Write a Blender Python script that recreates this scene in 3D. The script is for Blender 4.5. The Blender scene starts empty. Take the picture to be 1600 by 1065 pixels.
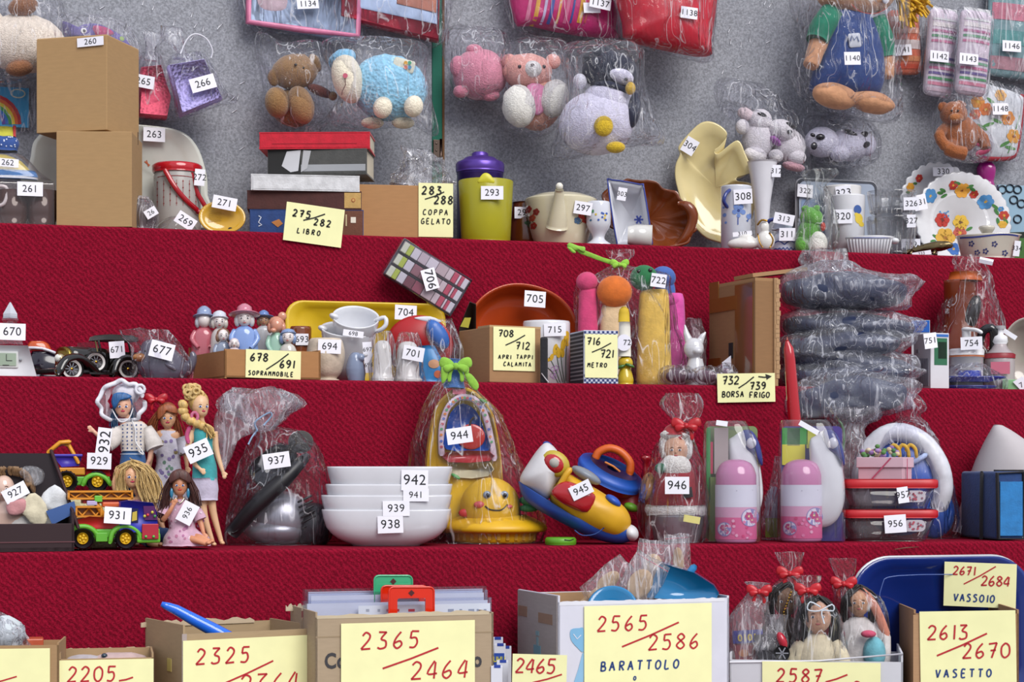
import bpy, math, random
from mathutils import Matrix, Vector, Euler, noise
from mathutils.bvhtree import BVHTree
S = bpy.context.scene; COL = S.collection
# ---------------------------------------------------------------- camera
F = 3000.0                       # focal length in pixels of a 1600 px wide frame
TH = math.radians(16.1)          # the stand runs away to the right of the camera axis
EYE = 1.45; HORIZON = 735.0
cd = bpy.data.cameras.new('camera'); cam = bpy.data.objects.new('camera', cd); COL.objects.link(cam)
cam.location = (0, 0, EYE); cam.rotation_euler = (math.pi/2, 0, -TH)
cd.sensor_width = 36; cd.lens = F/1600*36; cd.shift_y = (HORIZON-532.5)/1600; cd.clip_start = .1
S.camera = cam
# ---------------------------------------------------------------- light
W = bpy.data.worlds.new('sky'); S.world = W; W.use_nodes = True
nt = W.node_tree; nt.nodes.clear()
tc = nt.nodes.new('ShaderNodeTexCoord'); sx = nt.nodes.new('ShaderNodeSeparateXYZ'); rmp = nt.nodes.new('ShaderNodeValToRGB')
bg = nt.nodes.new('ShaderNodeBackground'); wo = nt.nodes.new('ShaderNodeOutputWorld')
mth = nt.nodes.new('ShaderNodeMath'); mth.operation = 'MULTIPLY_ADD'; mth.inputs[1].default_value = .5; mth.inputs[2].default_value = .5
nt.links.new(tc.outputs['Generated'], sx.inputs[0]); nt.links.new(sx.outputs[2], mth.inputs[0]); nt.links.new(mth.outputs[0], rmp.inputs[0])
cr = rmp.color_ramp; cr.elements[0].position = .3; cr.elements[0].color = (.22, .21, .22, 1)
cr.elements[1].position = .62; cr.elements[1].color = (.80, .84, .97, 1)
e_ = cr.elements.new(.49); e_.color = (.42, .42, .45, 1)
nt.links.new(rmp.outputs[0], bg.inputs[0]); bg.inputs[1].default_value = .78; nt.links.new(bg.outputs[0], wo.inputs[0])
sd = bpy.data.lights.new('sun', 'SUN'); so = bpy.data.objects.new('sun', sd); COL.objects.link(so)
sd.energy = 2.25; sd.angle = math.radians(38); sd.color = (1, .97, .93)
so.rotation_euler = Euler((math.radians(50), 0, math.radians(14)))
S.view_settings.view_transform = 'Standard'; S.view_settings.look = 'None'; S.view_settings.gamma = 1
S.view_settings.use_curve_mapping = False
S.view_settings.exposure = .38
S.cycles.transparent_max_bounces = 40; S.cycles.max_bounces = 10
# ---------------------------------------------------------------- rows of the stand: front edge (depth from the camera, height)
ROW = {1: (4.02, EYE+.502), 2: (3.72, EYE+.178), 3: (3.42, EYE-.1406), 4: (3.12, EYE-.46)}
WALL = 4.335
c_, s_ = math.cos(TH), math.sin(TH)
def ray(x, y):
    u = (x-800)/F; v = (HORIZON-y)/F
    return Vector((s_+u*c_, c_-u*s_, v))
def at(x, y, Y):
    r = ray(x, y); return Vector((0, 0, EYE)) + r*(Y/r.y)
# ---------------------------------------------------------------- materials
def lin(h):
    r = []
    for i in (0, 2, 4):
        v = int(h[i:i+2], 16)/255; r.append(v/12.92 if v <= .04045 else ((v+.055)/1.055)**2.4)
    return r
MATS = {}
def mat(key):
    if key in MATS: return MATS[key]
    kind, _, h = key.rpartition(':')
    m = bpy.data.materials.new(key.replace(':', '_')); m.use_nodes = True; MATS[key] = m
    t = m.node_tree; N = t.nodes; L = t.links; N.clear()
    out = N.new('ShaderNodeOutputMaterial'); co = N.new('ShaderNodeTexCoord')
    col = [c*.9 for c in lin(h)]
    def nz(scale, detail=3, stretch=None, dist=0):
        n = N.new('ShaderNodeTexNoise'); n.inputs['Scale'].default_value = scale; n.inputs['Detail'].default_value = detail
        n.inputs['Distortion'].default_value = dist
        src = co.outputs['Object']
        if stretch:
            mp = N.new('ShaderNodeMapping'); mp.inputs['Scale'].default_value = stretch; L.new(src, mp.inputs[0]); src = mp.outputs[0]
        L.new(src, n.inputs['Vector']); return n.outputs[0]
    def vary(fac, lo, hi, a=.35, b=.65):
        mr = N.new('ShaderNodeMapRange'); mr.inputs[1].default_value = a; mr.inputs[2].default_value = b; L.new(fac, mr.inputs[0])
        mx = N.new('ShaderNodeMix'); mx.data_type = 'RGBA'; L.new(mr.outputs[0], mx.inputs[0])
        mx.inputs[6].default_value = [c*lo for c in col]+[1]; mx.inputs[7].default_value = [min(1, c*hi) for c in col]+[1]
        return mx.outputs[2]
    def bump(fac, st, dist=.001):
        b = N.new('ShaderNodeBump'); b.inputs['Strength'].default_value = st; b.inputs['Distance'].default_value = dist
        L.new(fac, b.inputs['Height']); return b.outputs[0]
    if kind in ('f', 'fx', 't', 'v', 'w'):          # clear film, crinkled film, tinted translucent plastic, clear glass, clear hard plastic
        tr = N.new('ShaderNodeBsdfTransparent'); gl = N.new('ShaderNodeBsdfGlossy'); df = N.new('ShaderNodeBsdfDiffuse')
        lw = N.new('ShaderNodeLayerWeight'); lw.inputs[0].default_value = .42
        tl = {'f': 1, 'fx': .93, 't': .55, 'v': .93, 'w': .95}[kind]
        tr.inputs[0].default_value = [min(1, c/.9)**({'t': 1, 'v': .28}.get(kind, .5)) for c in col]+[1]
        df.inputs[0].default_value = col+[1]
        gl.inputs['Roughness'].default_value = {'f': .1, 'fx': .14, 't': .25, 'v': .02, 'w': .06}[kind]
        m1 = N.new('ShaderNodeMixShader'); m1.inputs[0].default_value = {'f': .025, 'fx': .1, 't': .55, 'v': .03, 'w': .02}[kind]
        L.new(tr.outputs[0], m1.inputs[1]); L.new(df.outputs[0], m1.inputs[2])
        pw_ = N.new('ShaderNodeMath'); pw_.operation = 'POWER'; pw_.inputs[1].default_value = 2.2; L.new(lw.outputs['Facing'], pw_.inputs[0]); mr = N.new('ShaderNodeMapRange'); L.new(pw_.outputs[0], mr.inputs[0])
        mr.inputs[3].default_value = {'f': .012, 'fx': .03, 't': .03, 'v': .04, 'w': .05}[kind]; mr.inputs[4].default_value = {'f': .8, 'fx': .9, 't': .5, 'v': .9, 'w': .8}[kind]
        m2 = N.new('ShaderNodeMixShader'); L.new(mr.outputs[0], m2.inputs[0]); L.new(m1.outputs[0], m2.inputs[1]); L.new(gl.outputs[0], m2.inputs[2])
        if kind in ('f', 'fx'):
            n0 = nz(15 if kind == 'f' else 26, 2, (1.5, 1.5, .4), 1.4); sb = N.new('ShaderNodeMath'); sb.operation = 'SUBTRACT'; sb.inputs[1].default_value = .5; L.new(n0, sb.inputs[0])
            ab = N.new('ShaderNodeMath'); ab.operation = 'ABSOLUTE'; L.new(sb.outputs[0], ab.inputs[0])
            b = bump(ab.outputs[0], 1, .035)
            n2_ = nz(9 if kind == 'f' else 14, 1.5, (2.4, 2.4, .3), 1.0); s2 = N.new('ShaderNodeMath'); s2.operation = 'SUBTRACT'; s2.inputs[1].default_value = .5; L.new(n2_, s2.inputs[0])
            a3 = N.new('ShaderNodeMath'); a3.operation = 'ABSOLUTE'; L.new(s2.outputs[0], a3.inputs[0])
            cr_ = N.new('ShaderNodeMapRange'); L.new(a3.outputs[0], cr_.inputs[0]); cr_.inputs[1].default_value = 0; cr_.inputs[2].default_value = .016 if kind == 'f' else .03
            cr_.inputs[3].default_value = .42 if kind == 'f' else .45; cr_.inputs[4].default_value = .012 if kind == 'f' else .1; L.new(cr_.outputs[0], m1.inputs[0])      # whitened creases of the film, with its highlight streaks painted in as white
            L.new(b, lw.inputs['Normal']); L.new(b, gl.inputs['Normal'])
        L.new(m2.outputs[0], out.inputs[0]); return m
    p = N.new('ShaderNodeBsdfPrincipled'); L.new(p.outputs[0], out.inputs[0])
    R = p.inputs['Roughness']; R.default_value = .42
    lo, hi, sc = .94, 1.05, 25
    if kind == 'g': R.default_value = .12; p.inputs['Coat Weight'].default_value = .4; p.inputs['Coat Roughness'].default_value = .05; lo, hi = .97, 1.03
    if kind == 'n': R.default_value = .75; lo, hi = .97, 1.02
    if kind == 'e': R.default_value = .25; p.inputs['Metallic'].default_value = 1
    if kind == 'm': R.default_value = .3; p.inputs['Metallic'].default_value = .5
    if kind == 'p':
        R.default_value = .95; p.inputs['Sheen Weight'].default_value = .35; lo, hi, sc = .92, 1.15, 170
        L.new(bump(nz(330, 3), .7, .004), p.inputs['Normal'])
    if kind == 'pc':
        R.default_value = .95; p.inputs['Sheen Weight'].default_value = .3; lo, hi, sc = .85, 1.15, 110
        vo = N.new('ShaderNodeTexVoronoi'); vo.inputs['Scale'].default_value = 130; L.new(co.outputs['Object'], vo.inputs['Vector'])
        L.new(bump(vo.outputs[0], .8, .004), p.inputs['Normal'])
    if kind == 'c':
        R.default_value = .85; lo, hi, sc = .86, 1.08, 60; p.inputs['Sheen Weight'].default_value = .15
        L.new(bump(nz(240, 2), .35, .002), p.inputs['Normal'])
    if kind == 's': R.default_value = .36; lo, hi, sc = .85, 1.1, 30; L.new(bump(nz(35, 2, (1, 1, .3), .6), .3, .008), p.inputs['Normal'])   # shiny padded fabric
    if kind == 'k':
        R.default_value = .85; lo, hi = .96, 1.03; f = nz(40, 5, (1, 1, 5)); L.new(bump(nz(60, 3, (1, 1, .1)), .1, .001), p.inputs['Normal'])
        L.new(vary(f, lo, hi), p.inputs['Base Color']); return m
    if kind == 'h':
        R.default_value = .5; f = nz(90, 3, (2.2, 2.2, .35)); L.new(bump(f, .6, .003), p.inputs['Normal'])
        L.new(vary(f, .7, 1.2), p.inputs['Base Color']); return m
    if kind == 'o':                                  # open-pored sponge
        R.default_value = .9; vo = N.new('ShaderNodeTexVoronoi'); vo.inputs['Scale'].default_value = 150; L.new(co.outputs['Object'], vo.inputs['Vector'])
        L.new(vary(vo.outputs[0], .75, 1.1, .05, .35), p.inputs['Base Color']); L.new(bump(vo.outputs[0], .6, .003), p.inputs['Normal']); return m
    if kind == 'red':                                # ribbed needle felt carpet
        R.default_value = .95; p.inputs['Specular IOR Level'].default_value = .08; n1 = nz(150, 4, (1.6, 1, .8), .5); n2 = nz(420, 2); ad = N.new('ShaderNodeMath'); ad.operation = 'ADD'
        L.new(n1, ad.inputs[0]); L.new(n2, ad.inputs[1])
        wv = N.new('ShaderNodeTexWave'); wv.inputs['Scale'].default_value = 52; wv.inputs['Distortion'].default_value = 5; wv.inputs['Detail'].default_value = 3; wv.bands_direction = 'DIAGONAL'
        L.new(co.outputs['Object'], wv.inputs['Vector'])
        a2 = N.new('ShaderNodeMath'); a2.operation = 'MULTIPLY_ADD'; L.new(wv.outputs['Fac'], a2.inputs[0]); a2.inputs[1].default_value = .34; L.new(ad.outputs[0], a2.inputs[2])
        L.new(vary(a2.outputs[0], .66, 1.36, .92, 1.45), p.inputs['Base Color']); L.new(bump(ad.outputs[0], .5, .004), p.inputs['Normal']); return m
    if kind == 'felt':
        R.default_value = .95; p.inputs['Specular IOR Level'].default_value = .1; n1 = nz(210, 6, None, .5); L.new(vary(n1, .74, 1.25, .36, .66), p.inputs['Base Color']); L.new(bump(nz(260, 3), .3, .003), p.inputs['Normal']); return m
    L.new(vary(nz(sc), lo, hi), p.inputs['Base Color'])
    return m
# ---------------------------------------------------------------- shape builder (metres, in a thing's own frame; arguments are read off in photo pixels)
def rot3(R):                                          # (pitch, roll, yaw) in degrees; roll > 0 turns clockwise as seen from the front
    if R is None: return Matrix.Identity(3)
    if not isinstance(R, tuple): R = (0, R, 0)
    a, b, c = (math.radians(v) for v in R)
    return Matrix.Rotation(b, 3, 'Y') @ Matrix.Rotation(c, 3, 'Z') @ Matrix.Rotation(a, 3, 'X')
def sm(pts, n=4, closed=True):                        # smooth a coarse outline
    o = []; k = len(pts); rng = range(k) if closed else range(k-1)
    g = (lambda i: pts[i % k]) if closed else (lambda i: pts[max(0, min(k-1, i))])
    for i in rng:
        p0, p1, p2, p3 = g(i-1), g(i), g(i+1), g(i+2)
        for j in range(n):
            t = j/n
            o.append(tuple(.5*(2*b+(c-a)*t+(2*a-5*b+4*c-d)*t*t+(3*b-a-3*c+d)*t**3) for a, b, c, d in zip(p0, p1, p2, p3)))
    if not closed: o.append(tuple(pts[-1]))
    return o
def oval(x, y, rx, ry=None, n=24, roll=0):
    ry = ry or rx; a = math.radians(roll)
    return [(x+rx*math.cos(t)*math.cos(a)-ry*math.sin(t)*math.sin(a), y+rx*math.cos(t)*math.sin(a)+ry*math.sin(t)*math.cos(a)) for t in (2*math.pi*i/n for i in range(n))]
def rrect(l, t, r, b, c, n=4):
    o = []
    for cx, cy, a0 in ((r-c, t+c, -90), (r-c, b-c, 0), (l+c, b-c, 90), (l+c, t+c, 180)):
        for i in range(n+1):
            a = math.radians(a0+90*i/n); o.append((cx+c*math.cos(a), cy+c*math.sin(a)))
    return o
THINGS = []; OFFS = {}
OFFS = {7: 0.032, 8: -0.029, 10: 0.003, 11: -0.054, 12: 0.090, 13: 0.030, 14: 0.059, 16: -0.003, 17: -0.005, 18: 0.002, 19: -0.066, 28: 0.048, 29: 0.017, 36: 0.060, 37: 0.066, 38: 0.018, 40: 0.038, 41: 0.012, 42: 0.012, 43: 0.018, 45: -0.005, 48: 0.078, 51: 0.008, 52: 0.010, 53: -0.001, 56: -0.005, 57: -0.071, 59: -0.020, 60: -0.120, 61: -0.007, 62: -0.004, 63: -0.030, 64: -0.004, 65: -0.038, 66: -0.080, 67: -0.007, 68: -0.025, 69: -0.024, 73: 0.021, 74: -0.012, 75: -0.034, 84: -0.012, 85: 0.048, 88: 0.036, 89: 0.024, 90: -0.024, 91: 0.006, 93: 0.012, 96: 0.005, 97: -0.012, 98: 0.012, 100: -0.024, 108: -0.024, 109: 0.019, 110: -0.018, 111: 0.012, 112: 0.036, 113: 0.036, 114: -0.036, 123: -0.023, 124: 0.036, 126: 0.030, 127: 0.002, 128: 0.026, 129: -0.030, 130: 0.007, 132: -0.044, 134: 0.048, 135: -0.016, 137: -0.006, 138: 0.068, 139: 0.056, 141: 0.070, 142: 0.007, 143: 0.090, 148: 0.072, 150: -0.018, 153: 0.018, 154: -0.015, 155: 0.013, 156: -0.006, 157: 0.030, 162: -0.006, 163: -0.049, 164: -0.012}      # how far each thing stands behind (+) or before (-) its first place, metres
class T:
    """One thing. x = its column in the photo, row/off = shelf and distance behind its front edge (or Y = depth), y = height in the photo when it does not stand on a shelf."""
    def __init__(s, name, label, cat, x, row=None, off=.08, y=None, Y=None, yaw=0, al=False, group=None, z=None, hang=False):
        s.name, s.label, s.cat, s.group = name, label, cat, group; s.row, s.z0, s.y0, s.hang = row, z, y, hang
        if row: Y = ROW[row][0]+off
        Y += OFFS.get(len(THINGS), 0)
        p = at(x, HORIZON if y is None else y, Y)
        if y is None: p.z = ROW[row][1] if z is None else z
        s.loc = p; r = ray(x, HORIZON); d = Y/ray(x, 0).y
        al = al or (row is None and y is not None and Y > WALL-.14 and not yaw)
        s.rz = math.radians(yaw) if al else -math.atan2(r.x, r.y)+math.radians(yaw)
        s.M = Matrix.Translation(p) @ Matrix.Rotation(s.rz, 4, 'Z'); s.I = s.M.inverted(); s.C = s.I @ Vector((0, 0, EYE)); s.I3 = s.I.to_3x3()
        s.floor = .0006 if (row and z is None and y is None) else None; s.k = d/F; s.x, s.by = x, HORIZON-F*(p.z-EYE)/d; s.parts = []
        s.kx = (s.A(x+2, 0, 0).x-s.A(x-2, 0, 0).x)/4
        THINGS.append(s)
    def A(s, x, y, q=0):                              # the point of the plane «depth q» (pixels behind the thing's root) seen at (x, y)
        r = s.I3 @ ray(x, y); return s.C + r*((q*s.k-s.C.y)/r.y)
    def part(s, name, label=None, parent=None, **kw):
        m = MB(s, name, label, parent, **kw); s.parts.append(m); return m
    def front(s, x, y):                               # depth (px) of the foremost surface at (x, y)
        p = s.A(x, y, 0); best = None
        for m in s.parts:
            h = m.hit(p.x, p.z)
            if h is not None and (best is None or h < best): best = h
        return best
    def tag(s, text, x, y, w=40, h=28, R=0, q=None, size=None, parent=None, name='price_tag', col='n:f4f3fb', tx=0, ty=0):
        a = math.radians(R if not isinstance(R, tuple) else R[1])
        if q is None:
            qs = [s.front(x+dx*w*math.cos(a)-dy*h*math.sin(a), y+dx*w*math.sin(a)+dy*h*math.cos(a)) for dx, dy in ((0, 0), (.45, .4), (-.45, .4), (.45, -.4), (-.45, -.4))]
            qs = [v for v in qs if v is not None]; q = (min(qs) if qs else 0)-1.2
        m = s.part(name, None, parent)
        m.box(x-w/2, y-h/2, x+w/2, y+h/2, .8, q-.8, R=R, m=col)
        if text: m.txt(x+tx, y+ty, text, (size or h*.62)*.86, q-1.1, R, 'n:15151c', pivot=(x, y))
        return m
def off_edge(m): return m.t.name not in ('paper_note', 'cash_note', 'twig')      # what hangs over a shelf edge is not held up by it
class MB:
    def __init__(s, t, name, label, parent, disp=None, vox=None, sub=0):
        s.t, s.name, s.label, s.parent, s.disp, s.vox, s.sub = t, name, label, parent, disp, vox, sub
        s.v, s.f, s.fm, s.fs, s.mats = [], [], [], [], []; s._b = None; s._bn = 0
    def mi(s, m):
        if m not in s.mats: s.mats.append(m)
        return s.mats.index(m)
    def add(s, vs, fs, m, smooth=True):
        o = len(s.v); s.v += [tuple(v) for v in vs]; i = s.mi(m)
        for f in fs: s.f.append([o+j for j in f]); s.fm.append(i); s.fs.append(smooth)
    def hit(s, x, z):
        if not s.f: return None
        if s._bn != len(s.f): s._b = BVHTree.FromPolygons(s.v, s.f); s._bn = len(s.f)
        h = s._b.ray_cast(Vector((x, -9, z)), Vector((0, 1, 0)))
        return None if h[0] is None else h[0].y/s.t.k
    def mark(s): return (len(s.v), len(s.f))
    def snap(s, mk, gap=.7):                          # lay what was added since mark() onto the surface already there
        if mk[1] == 0: return
        b = BVHTree.FromPolygons(s.v[:mk[0]], s.f[:mk[1]]); k = s.t.k
        last = None
        for i in range(mk[0], len(s.v)):
            v = s.v[i]; h = b.ray_cast(Vector((v[0], -9, v[2])), Vector((0, 1, 0)))
            if h[0] is None: h = b.find_nearest(Vector(v))
            s.v[i] = (v[0], h[0].y-gap*k, v[2])
    def box(s, l, t, r, b, d, q=0, R=None, bev=0, m='c8c8c8', seg=2, xq=None):
        import bmesh
        T_ = s.t; q2 = q if xq is None else xq; a = T_.A(l, (t+b)/2, q2); e = T_.A(r, (t+b)/2, q2); k = T_.k; top = T_.A((l+r)/2, t, q); bot = T_.A((l+r)/2, b, q)
        w, h, dd = e.x-a.x, top.z-bot.z, d*k; c = Vector(((a.x+e.x)/2, q*k+dd/2, (top.z+bot.z)/2)); M = rot3(R)
        bm = bmesh.new(); bmesh.ops.create_cube(bm, size=1)
        for v in bm.verts: v.co = Vector((v.co.x*w, v.co.y*dd, v.co.z*h))
        if bev: bmesh.ops.bevel(bm, geom=bm.edges[:], offset=min(bev*k, w*.49, h*.49, dd*.49), segments=seg, affect='EDGES', profile=.5)
        bm.verts.index_update()
        s.add([c+M@v.co for v in bm.verts], [[v.index for v in f.verts] for f in bm.faces], m, bool(bev) and seg > 2); bm.free()
    def ell(s, x, y, rx, ry=None, rq=None, q=0, R=None, m='c8c8c8', n=20, pw=None):
        ry = ry or rx; rq = rq or min(rx, ry); k = s.t.k; c = s.t.A(x, y, q); M = rot3(R); h = n//2; vs = []; fs = []
        for i in range(h+1):
            p = math.pi*i/h
            for j in range(n):
                a = 2*math.pi*j/n
                vs.append(c+M@Vector((rx*s.t.kx*math.sin(p)*math.cos(a), rq*k*math.sin(p)*math.sin(a), ry*k*math.cos(p))))
        for i in range(h):
            for j in range(n): fs.append([i*n+j, (i+1)*n+j, (i+1)*n+(j+1) % n, i*n+(j+1) % n])
        s.add(vs, fs, m)
    def rings(s, rows, m, cap=True, smooth=True, closed=True):
        n = len(rows[0]); vs = [v for r in rows for v in r]; fs = []
        for i in range(len(rows)-1):
            for j in range(n if closed else n-1): fs.append([i*n+j, (i+1)*n+j, (i+1)*n+(j+1) % n, i*n+(j+1) % n])
        if cap and closed: fs += [list(range(n))[::-1], [(len(rows)-1)*n+j for j in range(n)]]
        s.add(vs, fs, m, smooth)
    def loft(s, st, q=0, m='c8c8c8', seg=28, n=2.0, wr=0, fr=30, fold=0, cap=True, R=None, piv=None, sub=1, smooth=True):
        """stack of level sections (y, left, right, half depth)"""
        st = [tuple(e) if len(e) > 3 else (*e, (e[2]-e[1])/2) for e in st]
        if sub > 1: st = sm(st, sub, False)
        k, kx = s.t.k, s.t.kx; rows = []; M = rot3(R)
        py = sum(e[0] for e in st)/len(st); px = sum((e[1]+e[2])/2 for e in st)/len(st)
        if piv: px, py = piv
        c = s.t.A(px, py, q)
        for i, (y, l, r, d) in enumerate(st):
            row = []
            for j in range(seg):
                a = 2*math.pi*j/seg; ca, sa = math.cos(a), math.sin(a)
                ex = math.copysign(abs(ca)**(2/n), ca); eq = math.copysign(abs(sa)**(2/n), sa)
                f = 1+fold*math.sin(j*2.4+.35*i)*(.5+.5*math.sin(j*1.3))
                v = Vector((((l+r)/2-px+ex*f*(r-l)/2)*kx, eq*f*d*k, (py-y)*k))
                if wr:
                    w = noise.noise_vector((v+s.t.loc*3)*fr); v += Vector((w.x*wr*kx, w.y*wr*k*1.6, w.z*wr*k*.5))
                row.append(c+M@v)
            rows.append(row)
        s.rings(rows, m, cap, smooth)
    def lathe(s, x, st, q=0, m='c8c8c8', seg=32, R=None, piv=None, sub=1, sq=1, cap=True, wr=0, fr=30, fold=0, smooth=True):
        s.loft([(y, x-r, x+r, r*sq) for y, r in st], q, m, seg, 2, wr, fr, fold, cap, R, piv, sub, smooth)
    def pillow(s, pts, q=0, f=10, b=None, m='c8c8c8', rings=7, p=.5, c=None, wr=0, fr=30, R=None, piv=None):
        """cushion over an outline: bulges f px to the front and b px to the back"""
        b = f if b is None else b; k, kx = s.t.k, s.t.kx; n = len(pts)
        cx, cy = c or (sum(a[0] for a in pts)/n, sum(a[1] for a in pts)/n); px, py = piv or (cx, cy); o = s.t.A(px, py, q); M = rot3(R)
        vs, fs = [], []
        def put(x, y, d):
            v = Vector(((x-px)*kx, d*k, (py-y)*k))
            if wr:
                w = noise.noise_vector((v+s.t.loc*3)*fr); v += Vector((w.x*wr*kx*.6, w.y*wr*k*1.6, w.z*wr*k*.6))
            vs.append(o+M@v)
        for side, dep in ((-1, f), (1, b)):
            for i in range(rings):
                u = 1-(i/rings) if side < 0 else (i+1)/rings
                if side > 0 and i == rings-1: continue
                u = math.sin(u*math.pi/2)
                for a in pts: put(cx+(a[0]-cx)*u, cy+(a[1]-cy)*u, side*dep*(max(0, 1-u*u))**p)
        # order: front rows go from rim to centre; back rows from centre to rim
        nf = rings
        for i in range(nf-1):
            for j in range(n): fs.append([i*n+j, (i+1)*n+j, (i+1)*n+(j+1) % n, i*n+(j+1) % n][::-1])
        put(cx, cy, -f); ic = len(vs)-1
        for j in range(n): fs.append([(nf-1)*n+j, (nf-1)*n+(j+1) % n, ic])
        put(cx, cy, b); ib = len(vs)-1; o2 = nf*n; nb = rings-1
        for j in range(n): fs.append([o2+(j+1) % n, o2+j, ib])
        for i in range(nb-1):
            for j in range(n): fs.append([o2+i*n+j, o2+(i+1)*n+j, o2+(i+1)*n+(j+1) % n, o2+i*n+(j+1) % n][::-1])
        for j in range(n): fs.append([o2+(nb-1)*n+j, j, (j+1) % n, o2+(nb-1)*n+(j+1) % n][::-1])
        s.add(vs, fs, m)
    def plate(s, pts, q=0, d=2, m='c8c8c8', bev=0, R=None, piv=None, holes=None):
        k, kx = s.t.k, s.t.kx; n = len(pts); px, py = piv or (sum(a[0] for a in pts)/n, sum(a[1] for a in pts)/n); o = s.t.A(px, py, q); M = rot3(R)
        if holes:                                     # ring plate: holes[0] has as many points as pts
            h = holes[0]; lay = lambda P, dq: [o+M@Vector(((a-px)*kx, dq*k, (py-b)*k)) for a, b in P]
            rows = [lay(pts, 0), lay(pts, d), lay(h, d), lay(h, 0), lay(pts, 0)]; s.rings(rows, m, False, False); return
        lay = [(0, 1), (d, 1)] if not bev else [(0, 1-bev), (d*.15, 1-bev*.3), (d*.4, 1), (d*.6, 1), (d*.85, 1-bev*.3), (d, 1-bev)]
        s.rings([[o+M@Vector(((a-px)*f*kx, dq*k, (py-b)*f*kx)) for a, b in pts] for dq, f in lay], m, True, bool(bev))
    def poly(s, pts, q=0, m='c8c8c8', R=None, piv=None, rings=2):
        k, kx = s.t.k, s.t.kx; n = len(pts); cx, cy = (sum(a[0] for a in pts)/n, sum(a[1] for a in pts)/n); px, py = piv or (cx, cy); o = s.t.A(px, py, q); M = rot3(R)
        vs = [o+M@Vector(((cx+(a-cx)*u-px)*kx, 0, (py-cy-(b-cy)*u)*k)) for u in [1-i/rings for i in range(rings)] for a, b in pts]+[o+M@Vector(((cx-px)*kx, 0, (py-cy)*k))]
        fs = [[i*n+j, i*n+(j+1) % n, (i+1)*n+(j+1) % n, (i+1)*n+j] for i in range(rings-1) for j in range(n)]+[[(rings-1)*n+j, (rings-1)*n+(j+1) % n, rings*n] for j in range(n)]
        s.add(vs, fs, m)
    def disc(s, x, y, rx, ry=None, q=0, m='c8c8c8', roll=0, n=14): s.poly(oval(x, y, rx, ry, n, roll), q, m)
    def ribbon(s, pts, w, q=0, m='c8c8c8', R=None, piv=None):
        k, kx = s.t.k, s.t.kx; n = len(pts); px, py = piv or pts[0][:2]; o = s.t.A(px, py, q); M = rot3(R); a_, b_ = [], []
        for i in range(n):
            p0, p1 = pts[max(0, i-1)], pts[min(n-1, i+1)]; dx, dy = p1[0]-p0[0], p1[1]-p0[1]; L = math.hypot(dx, dy) or 1
            nx, ny = -dy/L*w/2, dx/L*w/2
            if len(pts[i]) > 2: dq = pts[i][2]
            else: dq = 0
            for lst, sg in ((a_, 1), (b_, -1)): lst.append(o+M@Vector(((pts[i][0]+nx*sg-px)*kx, dq*k, (py-pts[i][1]-ny*sg)*k)))
        s.add(a_+b_, [[i, i+1, n+i+1, n+i] for i in range(n-1)], m)
    def tube(s, pts, r=2, m='c8c8c8', q=0, seg=8, closed=False, sub=1, flat=1):
        pts = [tuple(p) if len(p) > 2 else (*p, 0) for p in pts]; rr = r if isinstance(r, (list, tuple)) else [r]*len(pts)
        P4 = [(*p[:3], a) for p, a in zip(pts, rr)]
        if sub > 1: P4 = sm(P4, sub, closed)
        P = [s.t.A(p[0], p[1], q+p[2]) for p in P4]; n = len(P); rows = []; up = None; k = s.t.k
        for i in range(n):
            d = (P[(i+1) % n]-P[i-1]) if closed else (P[min(n-1, i+1)]-P[max(0, i-1)])
            d = d.normalized() if d.length > 1e-9 else Vector((0, 0, 1))
            if up is None: up = Vector((0, 1, 0)) if abs(d.y) < .9 else Vector((1, 0, 0))
            up = (up-d*up.dot(d)); up = up.normalized() if up.length > 1e-6 else d.orthogonal().normalized(); sd_ = d.cross(up)
            rows.append([P[i]+(up*math.sin(a)*flat+sd_*math.cos(a))*P4[i][3]*k for a in (2*math.pi*j/seg for j in range(seg))])
        if closed: rows.append(rows[0])
        elif not isinstance(r, (list, tuple)) and r > 1.5:   # rounded ends
            for idx in (0, -1):
                ce = P[idx]; dr = (P[idx]-P[1 if idx == 0 else -2]).normalized(); e = [ce+dr*P4[idx][3]*k*.8+(v-ce)*.5 for v in rows[idx]]
                rows.insert(0, e) if idx == 0 else rows.append(e)
        s.rings(rows, m, not closed)
    def txt(s, x, y, text, size, q, R=0, m='n:15151c', pivot=None, bold=.0, wide=1.0):
        key = (text, bold)
        if key not in TXT:
            cu = bpy.data.curves.new('lettering', 'FONT'); cu.body = text; cu.align_x = 'CENTER'; cu.align_y = 'CENTER'; cu.size = 1; cu.offset = bold; cu.space_character = 1.06; cu.resolution_u = 3
            ob = bpy.data.objects.new('lettering', cu); COL.objects.link(ob); bpy.context.view_layer.update()
            me = bpy.data.meshes.new_from_object(ob); TXT[key] = ([tuple(v.co) for v in me.vertices], [list(p.vertices) for p in me.polygons])
            bpy.data.objects.remove(ob); bpy.data.curves.remove(cu); bpy.data.meshes.remove(me)
        vs, fs = TXT[key]; px, py = pivot or (x, y); o = s.t.A(px, py, q); M = rot3(R); k, kx = s.t.k, s.t.kx
        s.add([o+M@Vector(((x-px+v[0]*size*1.33*wide)*kx, 0, (py-y+v[1]*size*1.33)*k)) for v in vs], fs, m, False)
    def hand(s, x, y, text, h, q, m, w=3, adv=.8, R=0, piv=None, slant=.08):
        """hand-lettering: x, y = left end of the base line"""
        piv = piv or (x, y)
        for ch in text:
            for st in GLYPH.get(ch, []):
                P = [(x+(a+slant*b+random.uniform(-.015, .015))*h, y-(b+random.uniform(-.015, .015))*h) for a, b in st]
                if len(P) > 2: P = sm(P, 4, False)
                s.ribbon(P, w, q, m, R, piv)
            x += h*(adv if ch not in 'I1' else adv*.62)
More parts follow.
